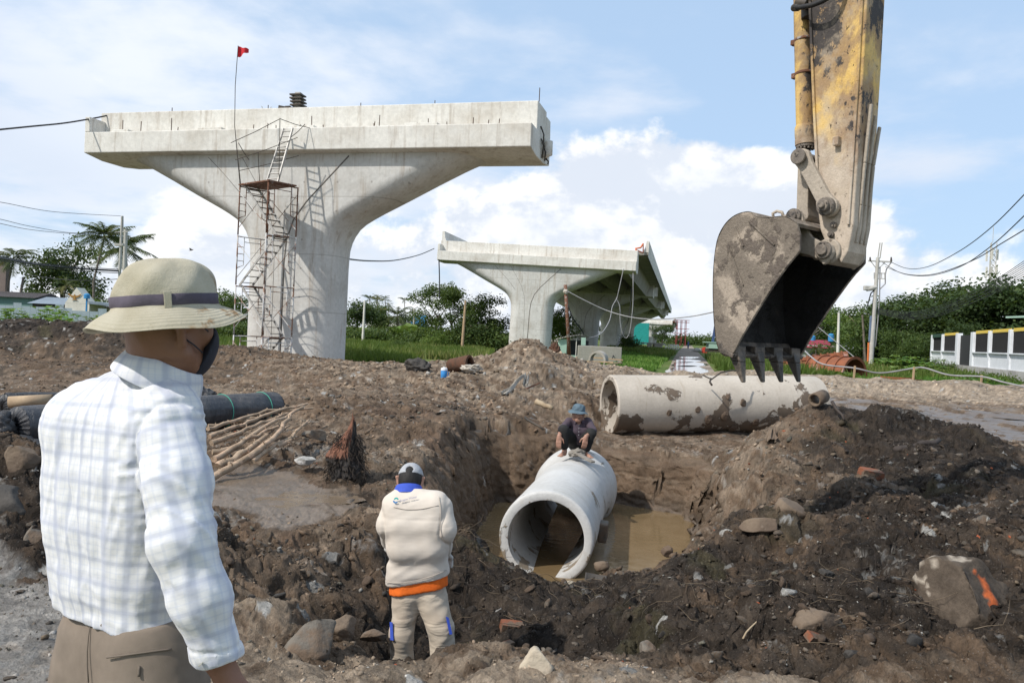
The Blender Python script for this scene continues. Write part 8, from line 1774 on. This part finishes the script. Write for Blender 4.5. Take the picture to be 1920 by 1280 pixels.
# trousers
T_R = [('c', P(196, 1178, 1.92), P(285, 1190, 1.83), .098, .095, .05), ('c', P(190, 1260, 1.93), P(292, 1270, 1.83), .112, .110, .06)]
hipL, hipR = P(190, 1300, 1.94), P(298, 1310, 1.83)
for hp2, dx in ((hipL, -.02), (hipR, .02)): kn = Vector((hp2.x + dx, hp2.y + .03, .46)); an_ = Vector((hp2.x + dx, hp2.y + .0, .07)); T_R += [('c', hp2, kn, .098, .075, .05), ('c', kn, an_, .075, .062, .04)]
def tr_disp(p): q_ = p - np.array(hipR[:]); return .005 * (ridged(np.stack([q_[:, 0] + q_[:, 2] * .5, q_[:, 1], q_[:, 2]], 1), (9, 9, 9), 71) - .2) + .0012 * n3(p, 40, 72)
M_KHAKI = pmat('grey-brown khaki', (.235, .19, .15), (.20, .16, .125), 3, .9, bump=.0008, bscale=500)
wb0 = P(118, 1128, 1.92)
o, VT = sdf_object('trousers', T_R, .007, M_KHAKI, MAN, tr_disp, [(P(230, 1150, 1.86), Vector((-.10, 0, 1)).normalized())]); rel(o, MAN)
KVD = None
def snap(px, py, VV, inset=0.0, rad=.03):
    """point on an already built surface seen at this pixel"""
    d = np.array(ray(px, py)); d = d / np.linalg.norm(d); o_ = np.array([0, 0, EYE]); w_ = VV - o_; tt_ = w_ @ d; dist = np.linalg.norm(w_ - tt_[:, None] * d, axis=1); m_ = dist < rad; i_ = np.argmin(np.where(m_, tt_, 1e9)); return Vector((o_ + d * (tt_[i_] - inset)).tolist())
def line_on(parent, name, pxs, VV, r_, mat, inset=.001, rad=.010, flat=None, n=6):
    pts = [snap(x, y, VV, inset, rad) for x, y in pxs]; pts = [pts[0]] + [(pts[i - 1] + 2 * pts[i] + pts[i + 1]) / 4 for i in range(1, len(pts) - 1)] + [pts[-1]]; e = MB(); e.tube([p_ - Vector(parent.location) for p_ in pts], r_, n); return e.build(name, mat, parent, smooth=True)
def lerp_px(a, b_, n=10): return [(a[0] + (b_[0] - a[0]) * i / (n - 1), a[1] + (b_[1] - a[1]) * i / (n - 1)) for i in range(n)]
M_KHD = pmat('khaki seam', (.17, .14, .11), (.155, .125, .10), 3, .9)
line_on(MAN, 'back_pocket', lerp_px((200, 1232), (322, 1216), 14), VT, .0022, M_KHD); line_on(MAN, 'side_seam', [(170, 1165), (165, 1190), (163, 1220), (163, 1250), (166, 1279)], VT, .0015, M_KHD)
line_on(MAN, 'belt_loop', lerp_px((160, 1150), (156, 1164), 4), VT, .0045, M_KHAKI, .003); line_on(MAN, 'belt_loop', lerp_px((196, 1158), (192, 1172), 4), VT, .0045, M_KHAKI, .003); line_on(MAN, 'pocket_button_slit', lerp_px((261, 1248), (260, 1268), 4), VT, .0028, M_KHD)
SH = []; 
for hp2, dx in ((hipL, -.02), (hipR, .02)): a_ = Vector((hp2.x + dx, hp2.y - .02, .045)); SH.append(('c', a_, a_ + Vector((.12, .14, -.01)), .045, .040, .01))
o, _ = sdf_object('shoes', SH, .01, M_STEEL, MAN); rel(o, MAN)
line_on(MAN, 'cuff_button', [(376, 1258 - 14), (377, 1258 - 13)], VS, .006, pmat('button', (.5, .48, .36), (.45, .43, .33), 5, .5), .002)
# hat
HATM, t, b = newmat('faded khaki hat cloth'); tco = t.node('ShaderNodeTexCoord').outputs['Object']
c = t.ramp(t.noise(tco, 9, 6, .6), [(.3, (.34, .305, .22)), (.7, (.45, .415, .325))]); c = t.mix(t.mapr(t.noise(t.vmath('ADD', tco, (1.3, 2.2, 4)), 13, 5, .7), .60, .72, 0, .6), c, (.24, .20, .12))
sx_ = t.node('ShaderNodeSeparateXYZ', {0: tco}); st1 = t.mapr(t.math('ADD', sx_.outputs[0], t.math('MULTIPLY', t.noise(tco, 40, 4, .6), .03)), .112, .13, 0, 1); st2 = t.mapr(t.noise(t.vmath('MULTIPLY', t.vmath('ADD', tco, (.4, 0, .2)), (1, 1, .4)), 22, 4, .6), .50, .60)
c = t.mix(t.math('MULTIPLY', t.math('MULTIPLY', st1, st2), .8), c, (.22, .12, .045))
t.set(b, 'Base Color', c); t.set(b, 'Roughness', .92); t.set(b, 'Specular IOR Level', .15)
rad_ = t.math('SQRT', t.math('ADD', t.math('POWER', sx_.outputs[0], 2), t.math('POWER', sx_.outputs[1], 2))); stitch = t.math('SINE', t.math('MULTIPLY', rad_, 820)); isb = t.mapr(sx_.outputs[2], .004, -.004)
hgt_ = t.math('ADD', t.math('MULTIPLY', t.math('MULTIPLY', stitch, isb), .10), t.math('ADD', t.noise(tco, 18, 5, .65), t.math('MULTIPLY', t.noise(tco, 600, 2, .5), .25)))
t.set(b, 'Normal', t.node('ShaderNodeBump', {'Strength': .8, 'Distance': .006, 'Height': hgt_}).outputs[0])
M_BAND = pmat('purple-grey hat band', (.115, .098, .125), (.085, .072, .095), 12, .9, bump=.001, bscale=300)
def make_hat(root, C_, r, rb, hh, drop, matc, matb, loc_rot, oval=1.0, n=96, loop=True, dents=1.0):
    ht = thing('hat', None, None); ht.parent = root; ht.location = Vector(C_) - Vector(root.location); ht.rotation_euler = loc_rot; s = r / .108
    prof_c = [(r, 0), (r * 1.0, hh * .18), (r * .985, hh * .36), (r * .94, hh * .54), (r * .86, hh * .71), (r * .735, hh * .85), (r * .555, hh * .945), (r * .31, hh * .995), (r * .08, hh * 1.005)]
    V = []; F = []
    brim = [(rb, -drop), (rb - .002, -drop - .003), (r + (rb - r) * .75, -drop * .72), (r + (rb - r) * .5, -drop * .45), (r + (rb - r) * .22, -drop * .17)]
    full = brim + prof_c; m_ = len(full)
    for i in range(n):
        a = 2 * math.pi * i / n
        for k, (rr_, zz_) in enumerate(full):
            isbrim = k < len(brim); f = (rr_ - r) / (rb - r) if isbrim else 0
            wv = (.010 * math.sin(2 * a + .6) + .004 * math.sin(5 * a + 1)) * f * s * dents
            dent = 0 if isbrim else -.004 * s * dents * math.sin(3 * a + zz_ * 40) * min(1, zz_ / (hh * .4)) - .003 * s * dents * math.sin(7 * a - zz_ * 60)
            back = -.012 * s * dents * f * (1 if math.cos(a - math.pi) > 0 else 0) * math.cos(a - math.pi)
            rv = rr_ + dent; V.append((math.cos(a) * rv * oval, math.sin(a) * rv, zz_ + wv + back))
    F = [(i * m_ + k, ((i + 1) % n) * m_ + k, ((i + 1) % n) * m_ + k + 1, i * m_ + k + 1) for i in range(n) for k in range(m_ - 1)]
    e = MB(); e.add(V, F + [tuple(i * m_ + m_ - 1 for i in range(n))]); o_ = e.build('crown_and_brim', matc, ht, smooth=True); sl = o_.modifiers.new('s', 'SOLIDIFY'); sl.thickness = .003 * s; sb = o_.modifiers.new('d', 'SUBSURF'); sb.levels = sb.render_levels = 2
    V = []; 
    for i in range(n):
        a = 2 * math.pi * i / n
        for zz_, dr in ((.004 * s, .0035), (.006 * s, .005), (.028 * s, .005), (.030 * s, .003)):
            rv = r * (1 if zz_ < hh * .2 else .998) + dr * s - .004 * s * dents * math.sin(3 * a + zz_ * 40) * min(1, zz_ / (hh * .4)) - .003 * s * dents * math.sin(7 * a - zz_ * 60); V.append((math.cos(a) * rv * oval, math.sin(a) * rv, zz_))
    me = npmesh('band', V, np.array([(i * 4 + k, ((i + 1) % n) * 4 + k, ((i + 1) % n) * 4 + k + 1, i * 4 + k + 1) for i in range(n) for k in range(3)])); me.materials.append(matb); link('band', me, ht)
    if loop:
        for a_ in (R(-66), R(178)):
            e = MB(); o2 = Vector((math.cos(a_) * (r + .0085 * s) * oval, math.sin(a_) * (r + .0085 * s), .017 * s)); e.box(o2, (.004 * s, .016 * s, .037 * s), Matrix.Rotation(a_, 3, 'Z')); e.build('band_loop', matc, ht, bevel=.0015)
    return ht
make_hat(MAN, P(313, 578, 1.85), .108, .171, .112, .040, HATM, M_BAND, (R(2), R(-5.5), 0), 1.04)
# ---------------------------------------------------------------- digger in beige
def cloth_mat(name, c1, c2, amt):
    m, t, b = newmat(name); tco = t.node('ShaderNodeTexCoord').outputs['Object']; t.set(b, 'Base Color', t.ramp(t.noise(tco, 4, 6, .6), [(.35, c2), (.62, c1)])); t.set(b, 'Roughness', .9); t.set(b, 'Specular IOR Level', .15); t.set(b, 'Sheen Weight', .1)
    rx = t.node('ShaderNodeMapping', {'Vector': tco, 'Rotation': (0, R(38), R(10)), 'Scale': (1.8, 1.8, 6)}, vector_type='POINT'); r2 = t.node('ShaderNodeMapping', {'Vector': tco, 'Rotation': (0, R(-52), R(10)), 'Scale': (2, 2, 8)}, vector_type='POINT')
    f = t.math('ADD', t.math('ABSOLUTE', t.math('SUBTRACT', t.noise(rx.outputs[0], 1.0, 3, .5, .8), .5)), t.math('MULTIPLY', t.math('ABSOLUTE', t.math('SUBTRACT', t.noise(r2.outputs[0], 1.0, 3, .5, .8), .5)), .7))
    h_ = t.math('ADD', t.math('MULTIPLY', t.mapr(f, 0, .22, 0, 1), 1.0), t.math('MULTIPLY', t.noise(tco, 300, 2, .5), .04)); t.set(b, 'Normal', t.node('ShaderNodeBump', {'Strength': amt, 'Distance': .014, 'Height': h_}).outputs[0]); return m
DG = thing('person', 'worker in a cream jacket and grey cap bending over in the hole, seen from behind', 'person', (P(790, 1250, 5.0).x, 5.0, -.56))
M_JACK0 = pmat('cream work cotton', (.60, .535, .46), (.54, .475, .405), 3, .9, bump=.0015, bscale=160); M_TRS0 = pmat('beige work trousers', (.53, .455, .36), (.46, .39, .305), 3, .9, bump=.0015, bscale=160, c3=(.36, .29, .22), s3=4, t3=(.58, .75))
M_JACK = cloth_mat('cream work cotton', (.60, .535, .46), (.53, .465, .395), .12); M_TRS = cloth_mat('beige work trousers', (.47, .40, .315), (.37, .30, .23), .42)
M_ORSH = pmat('orange shirt', (.85, .17, .02), (.75, .14, .015), 5, .85, bump=.003, bscale=40); M_BLU = pmat('royal blue cloth', (.05, .10, .50), (.04, .08, .42), 5, .8); M_CAPW = pmat('pale grey cap', (.42, .43, .45), (.34, .35, .37), 8, .85, bump=.002, bscale=100, c3=(.36, .36, .37), s3=14, t3=(.55, .65))
J = [('c', P(748, 950, 5.00), P(812, 952, 4.99), .105, .110, .05), ('c', P(752, 985, 4.965), P(806, 985, 4.965), .108, .112, .05), ('c', P(756, 1025, 4.96), P(806, 1025, 4.96), .108, .112, .05), ('c', P(757, 1070, 5.0), P(808, 1064, 5.0), .112, .115, .05), ('c', P(757, 1095, 5.02), P(812, 1088, 5.02), .112, .112, .04), ('c', P(770, 925, 5.06), P(780, 925, 5.06), .085, .085, .06)]
JA = [('c', P(822, 952, 4.99), P(833, 992, 4.95), .085, .068, .08), ('c', P(833, 992, 4.95), P(828, 1024, 5.06), .066, .052, .04), ('c', P(829, 1024, 5.06), P(832, 1034, 5.14), .055, .050, .02)]
JL = [('c', P(738, 955, 5.0), P(726, 985, 4.97), .075, .058, .04), ('c', P(726, 985, 4.97), P(729, 1015, 5.08), .056, .048, .03)]
def j_disp(p):
    a = field(JA, p); b_ = field(J, p); l_ = field(JL, p); q_ = p - np.array(P(780, 1000, 5)[:]); s_ = np.exp(-((a - b_) / .05) ** 2); s2_ = np.exp(-((l_ - b_) / .05) ** 2)
    diag = np.stack([q_[:, 0] * .8 + q_[:, 2] * .55, q_[:, 1], q_[:, 2] * .8 - q_[:, 0] * .55], 1); yoke = -.0022 * np.exp(-((q_[:, 2] - .115 - .02 * q_[:, 0]) / .006) ** 2) * (a > b_); hemz = -.0025 * np.exp(-((q_[:, 2] + .265 - .16 * q_[:, 0]) / .006) ** 2)
    return (.0035 + .005 * smooth(-.02, -.25, q_[:, 2])) * (ridged(diag, (2.2, 4, 15), 81) - .25) + .0025 * (ridged(np.stack([q_[:, 0] + .3 * q_[:, 2], q_[:, 1], q_[:, 2]], 1), (13, 8, 2.2), 82) - .25) + .004 * s_ * (ridged(q_, (7, 7, 16), 83) - .1) + .004 * s2_ * (ridged(q_, (7, 7, 16), 84) - .1) + .0015 * n3(p, 12, 85) + yoke + hemz - .010 * np.exp(-((a - b_) / .008) ** 2) - .010 * np.exp(-((l_ - b_) / .008) ** 2)
a_, b_ = P(722, 1106, 4.9), P(842, 1083, 4.9); hn = Vector((b_.z - a_.z, 0, -(b_.x - a_.x))).normalized(); hn = hn if hn.z < 0 else -hn
o, VJ = sdf_object('jacket', J + [tuple(list(q_[:-1]) + [.05]) for q_ in JA + JL], .0085, M_JACK, DG, j_disp, [(a_, hn), (P(770, 915, 4.98), Vector((0, .35, 1)).normalized())]); rel(o, DG)
a_, b_ = P(723, 1124, 4.9), P(844, 1104, 4.9); hn2 = Vector((b_.z - a_.z, 0, -(b_.x - a_.x))).normalized(); hn2 = hn2 if hn2.z < 0 else -hn2
o, _ = sdf_object('shirt', [('c', P(758, 1078, 5.0), P(810, 1070, 5.0), .092, .094, .05), ('c', P(760, 1106, 5.01), P(810, 1097, 5.01), .104, .104, .05)], .0085, M_ORSH, DG, lambda p: .006 * (ridged(p, (8, 8, 3), 91) - .2) + .003 * n3(p, 14, 92), [(a_, hn2)]); rel(o, DG)
e = MB()
TD = [('c', P(766, 1112, 5.02), P(806, 1106, 5.02), .090, .092, .05), ('c', P(762, 1125, 5.01), P(753, 1190, 4.98), .088, .072, .04), ('c', P(753, 1190, 4.98), P(755, 1262, 5.0), .072, .070, .03), ('c', P(810, 1120, 5.01), P(826, 1180, 4.96), .095, .080, .04), ('c', P(826, 1180, 4.96), P(837, 1275, 4.98), .080, .076, .03)]
def td_disp(p):
    q_ = p - np.array(P(790, 1180, 5)[:]); low = smooth(.05, -.30, q_[:, 2]); d2_ = np.stack([q_[:, 0] * .7 + q_[:, 2] * .7, q_[:, 1], q_[:, 2] * .7 - q_[:, 0] * .7], 1)
    return (.010 + .006 * low) * (ridged(d2_, (5, 5, 11), 95) - .2) + .004 * n3(p, 14, 96)
o, VTD = sdf_object('trousers', TD, .0085, M_TRS, DG, td_disp); rel(o, DG)
o, _ = sdf_object('boots', [('c', P(755, 1268, 4.98), P(752, 1266, 5.18), .052, .042, .02), ('c', P(838, 1282, 4.97), P(842, 1280, 5.16), .054, .044, .02)], .012, M_STEEL, DG); rel(o, DG)
dh = P(770, 899, 5.11); dfw = Vector((.02, .86, -.5)).normalized(); drt = Vector((1, 0, 0)); dup = drt.cross(dfw); rm = Matrix((drt, dfw, dup)).transposed(); rml = [list(r_) for r_ in rm]
KD = [('e', dh, (.073, .094, .100), rml, .02), ('c', dh + Vector((0, -.045, -.06)), P(776, 935, 5.04), .052, .056, .03), ('c', P(776, 935, 5.04), P(785, 1080, 5.0), .07, .07, .03)]
face(KD, dh, dfw, .09, .92)
KD += [('c', P(785, 945, 5.0), P(835, 992, 4.94), .04, .035, .02), ('c', P(835, 992, 4.94), P(832, 1034, 5.14), .034, .027, .02), ('c', P(765, 945, 5.0), P(726, 985, 4.97), .04, .032, .02), ('c', P(726, 985, 4.97), P(735, 1030, 5.2), .032, .026, .02), ('c', P(785, 1080, 5.0), P(765, 1125, 5.01), .05, .05, .02), ('c', P(765, 1125, 5.01), P(755, 1262, 5.0), .05, .04, .02), ('c', P(785, 1080, 5.0), P(812, 1125, 5.0), .05, .05, .02), ('c', P(812, 1125, 5.0), P(837, 1270, 4.98), .05, .04, .02)]
o, _ = sdf_object('body', KD, .0085, M_SKIN2, DG, lambda p: .002 * n3(p, 30, 97)); rel(o, DG)
M_GLV = pmat('white work glove', (.62, .60, .56), (.50, .48, .44), 12, .9)
for w_, d_, s_ in ((P(832, 1034, 5.14), (.15, .75, -.55), (-1, 0, .1)), (P(735, 1030, 5.2), (.5, .6, -.5), (1, 0, .1))):
    G_ = [('c', Vector(w_) - Vector(d_).normalized() * .03, w_, .034, .030, .01)]; hand(G_, w_, d_, s_, (0, -.5, 1), 1.12, .9); o, _ = sdf_object('glove', G_, .006, M_GLV, DG); rel(o, DG)
o, _ = sdf_object('hair', [('e', dh - dfw * .014 + dup * -.004, (.0775, .094, .099), rml, .02)], .006, M_HAIR, DG, lambda p: .004 * (ridged(p, (60, 60, 12), 98) - .2), [(dh + dfw * .02, dfw), (dh + dup * -.062, -dup)]); rel(o, DG)
def cap_disp(p): q_ = p - np.array(dh[:]); s_ = q_ @ np.array(drt[:]); return -.0022 * np.exp(-(np.abs(s_) / .003) ** 2) + .001 * n3(p, 40, 99)
o, _ = sdf_object('cap', [('e', dh + dup * .014 - dfw * .004, (.0815, .103, .094), rml, .02), ('c', dh - dfw * .100 + dup * .036, dh - dfw * .108 + dup * .034, .024, .024, -1)], .0055, M_CAPW, DG, cap_disp, [(dh + dup * .012 - dfw * .10, (-dup * 1.0 + dfw * .12).normalized())]); rel(o, DG)
e = MB(); pts = [Vector(dh) + dfw * (-.098) * math.cos(a) + drt * .072 * math.sin(a) + dup * (.010 + .004 * math.cos(a)) for a in np.linspace(-.36, .36, 9)]; e.tube([p_ - Vector(DG.location) for p_ in pts], .006, 8); e.build('cap_strap', M_CAPW, DG, smooth=True)
e = MB(); pts = [Vector(dh) + dfw * (.085 + .07 * math.sin(math.pi * k / 10)) + drt * .075 * math.cos(math.pi * k / 10) + dup * .024 for k in range(11)] ; e.prism([p_ - Vector(DG.location) for p_ in pts], dup * .004); e.build('cap_peak', M_CAPW, DG)
rel(collar(DG, P(766, 922, 5.055), .070, .078, .044, .30, M_BLU, Euler((R(-22), R(-3), 0)), 1.3, math.pi / 2, drop=.02), DG)
M_SEAM = pmat('jacket seam', (.48, .42, .36), (.44, .385, .325), 3, .9)
for px_ in ([(738, 950), (760, 955), (790, 954), (822, 947)], [(723, 1091), (750, 1093), (780, 1088), (810, 1080), (838, 1068)], [(823, 930), (827, 955), (825, 985), (829, 1008)]):
    ln = sum([lerp_px(a, b_, 5)[:-1] for a, b_ in zip(px_, px_[1:])], []) + [px_[-1]]; line_on(DG, 'jacket_seam', ln, VJ, .0022, M_SEAM, .0005, .014)
# blue flashes on the trouser pockets, pocket flaps and the printed mark on the back
def patch(root, name, pxs, VV, mat, inset=.004, rad=.02, thick=.004):
    pts = [snap(x, y, VV, inset, rad) for x, y in pxs]; me = bpy.data.meshes.new(name); me.from_pydata([tuple(p_ - Vector(root.location)) for p_ in pts], [], [tuple(range(len(pts)))]); me.materials.append(mat); o_ = link(name, me, root); s_ = o_.modifiers.new('s', 'SOLIDIFY'); s_.thickness = thick; s_.offset = 0; return o_
patch(DG, 'pocket_stripe', [(731, 1165), (736, 1166), (738, 1200), (732, 1199)], VTD, M_BLU); patch(DG, 'pocket_stripe', [(836, 1155), (841, 1157), (848, 1188), (843, 1189)], VTD, M_BLU)
M_LG1 = pmat('teal print', (.05, .55, .48), (.05, .5, .44), 5, .7); M_LG2 = pmat('blue print', (.10, .30, .62), (.09, .27, .56), 5, .7); M_TXT = pmat('pale grey-violet print', (.42, .42, .56), (.40, .40, .54), 5, .8)
def arc_mark(pc, r0, r1, a0, a1, mat, n=8):
    pts = [(pc[0] + r1 * math.cos(a), pc[1] + r1 * math.sin(a)) for a in np.linspace(a0, a1, n)] + [(pc[0] + r0 * math.cos(a), pc[1] + r0 * math.sin(a)) for a in np.linspace(a1, a0, n)]; y_ = snap(pc[0], pc[1], VJ, 0, .02).y - .010
    me = bpy.data.meshes.new('logo'); me.from_pydata([tuple(P(x, y, y_) - Vector(DG.location)) for x, y in pts], [], [tuple(range(2 * n))]); me.materials.append(mat); o_ = link('logo', me, DG); s_ = o_.modifiers.new('s', 'SOLIDIFY'); s_.thickness = .003
arc_mark((743, 936.5), 1.9, 4.6, math.pi * 1.05, math.pi * 1.95, M_LG1); arc_mark((741.5, 938.5), 1.9, 4.6, math.pi * .15, math.pi * 1.05, M_LG2)
cu = bpy.data.curves.new('lettering', 'FONT'); cu.body = 'Saigon Water'; cu.size = .0195; cu.extrude = .0012; tob = bpy.data.objects.new('tmp', cu); COL.objects.link(tob); bpy.context.view_layer.update(); tme = bpy.data.meshes.new_from_object(tob); bpy.data.objects.remove(tob); tme.materials.clear(); tme.materials.append(M_TXT); o = link('lettering', tme, DG)
tp_ = snap(750, 940, VJ, 0, .02); tp2 = snap(779, 931, VJ, 0, .02); o.location = P(750, 940, min(tp_.y, tp2.y) - .010) - Vector(DG.location); o.rotation_euler = (R(90), R(-15), math.atan2((tp2.y - tp_.y), (tp2.x - tp_.x)) * .6)
stick('dark shovel handle standing between the legs of the digger', P(812, 1165, 5.08), P(809, 1268, 5.1), .014, M_WOODD, 'shovel_handle', cat='tool')
# ---------------------------------------------------------------- squatting man
SQ = thing('person', 'barefoot man in a blue hat squatting on the bell of the white pipe', 'person', P(1080, 845, 11.9)); 
M_PLUM = pmat('faded plum shirt', (.095, .07, .088), (.07, .052, .066), 8, .9, bump=.006, bscale=30); M_BLKT = pmat('black trousers', (.018, .018, .018), (.028, .028, .027), 8, .9, bump=.006, bscale=30); M_BHAT = pmat('washed blue hat', (.115, .165, .20), (.075, .115, .145), 12, .9, bump=.003, bscale=60)
sp_ = lambda x, y, Y: P(x, y, Y)
hq = sp_(1084.5, 776, 11.92); fq = Vector((-.08, -1, -.12)).normalized(); rq = Vector((1, 0, 0)); uq = rq.cross(fq) * -1; uq = uq if uq.z > 0 else -uq
rmq = [list(r_) for r_ in Matrix((rq, fq, uq)).transposed()]
KS = [('e', hq + Vector((0, .008, .006)), (.072, .090, .105), rmq, .02), ('c', hq + Vector((0, .02, -.05)), sp_(1085, 797, 11.98), .048, .052, .03), ('c', sp_(1085, 797, 11.98), sp_(1085, 826, 12.05), .07, .08, .03)]
face(KS, hq, fq, .09, .95)
elR, wrR, elL, wrL = sp_(1053, 804, 11.72), sp_(1048.5, 817, 11.58), sp_(1112, 807, 11.74), sp_(1099, 818, 11.56)
kR, kL = sp_(1057, 806, 11.66), sp_(1108, 812, 11.66); aR, aL = sp_(1058.5, 845, 11.70), sp_(1097, 847, 11.66)
KS += [('c', sp_(1067, 790, 11.97), elR, .045, .036, .02), ('c', elR, wrR, .037, .027, .02), ('c', sp_(1103, 790, 11.97), elL, .045, .036, .02), ('c', elL, wrL, .037, .027, .02), ('c', sp_(1072, 790, 11.98), sp_(1098, 790, 11.98), .05, .05, .03),
       ('c', sp_(1078, 828, 12.05), kR, .07, .055, .03), ('c', sp_(1092, 828, 12.05), kL, .07, .055, .03), ('c', kR, aR, .050, .033, .03), ('c', kL, aL, .050, .033, .03),
       ('c', aR, aR + Vector((.0, -.03, -.035)), .034, .032, .02), ('c', aR + Vector((.0, .01, -.03)), aR + Vector((-.06, -.14, -.045)), .032, .028, .02), ('c', aL, aL + Vector((.0, -.03, -.035)), .034, .032, .02), ('c', aL + Vector((.0, .01, -.03)), aL + Vector((.06, -.14, -.045)), .032, .028, .02)]
for A_f, dx_ in ((aR, -.06), (aL, .06)):
    for j in range(5): b0_ = A_f + Vector((dx_ + (j - 2) * .016, -.14 - .004 * (2 - abs(j - 2)), -.05)); KS.append(('c', b0_, b0_ + Vector((dx_ * .25, -.032, -.004)), .011, .009, .006))
hand(KS, wrR, (-.05, -.25, -1), (1, -.2, 0), (0, -1, 0), 1.1, .35, .006); hand(KS, wrL, (-.15, -.2, -1), (-1, -.2, 0), (0, -1, 0), 1.1, .35, .006)
o, _ = sdf_object('body', KS, .0085, M_SKIN2, SQ); rel(o, SQ)
SS = [('c', sp_(1073, 793, 11.99), sp_(1097, 793, 11.99), .078, .078, .05), ('c', sp_(1078, 808, 11.98), sp_(1094, 808, 11.98), .10, .10, .05), ('c', sp_(1080, 822, 12.0), sp_(1092, 822, 12.0), .10, .10, .04), ('c', sp_(1067, 790, 11.97), elR, .060, .050, .03), ('c', elR, elR.lerp(wrR, .25), .050, .045, .02), ('c', sp_(1103, 790, 11.97), elL, .060, .052, .03), ('c', elL, elL.lerp(wrL, .35), .052, .046, .02)]
o, VQ = sdf_object('shirt', SS, .010, M_PLUM, SQ, lambda p: .012 * (ridged(p, (6, 6, 12), 111) - .2) + .004 * n3(p, 14, 112), [(sp_(1085, 786, 11.9), Vector((0, -.5, 1)).normalized())]); rel(o, SQ)
ST_ = [('c', sp_(1077, 828, 12.06), kR, .095, .075, .04), ('c', sp_(1093, 828, 12.06), kL, .095, .075, .04), ('c', kR, aR.lerp(kR, .25), .072, .062, .03), ('c', kL, aL.lerp(kL, .22), .074, .066, .03), ('c', sp_(1077, 832, 12.1), sp_(1093, 832, 12.1), .10, .10, .03)]
o, _ = sdf_object('trousers', ST_, .010, M_BLKT, SQ, lambda p: .012 * (ridged(p, (7, 7, 9), 113) - .2)); rel(o, SQ)
rel(collar(SQ, sp_(1085, 789.5, 11.96), .060, .062, .04, .35, M_PLUM, Euler((R(20), 0, 0)), 1.3, -math.pi / 2, thick=.006, drop=.03), SQ)
for k in range(4): c_ = snap(1085.5 - .2 * k, 797 + k * 6, VQ, .004, .03); e = MB(); e.tube([(0, 0, 0), (0, -.006, 0)], .007, 8); o = e.build('button', M_CAPW, SQ); o.location = c_ - Vector(SQ.location)
e = MB(); e.tube([Vector((-.018, -.091, .006)) , Vector((-.030, -.089, .008)), Vector((-.044, -.080, .005))], .0045, 6); e.tube([Vector((.018, -.091, .006)), Vector((.030, -.089, .008)), Vector((.044, -.080, .005))], .0045, 6); e.tube([Vector((-.018, -.088, -.058)), Vector((.018, -.088, -.058))], .004, 6); o = e.build('eyes_and_mouth', M_HAIR, SQ, smooth=True); o.location = hq - Vector(SQ.location)
make_hat(SQ, hq + Vector((.0, .005, .052)), .095, .152, .100, .028, M_BHAT, M_BHAT, (R(6), R(1), R(90)), 1.02, n=64, loop=False, dents=1.3)
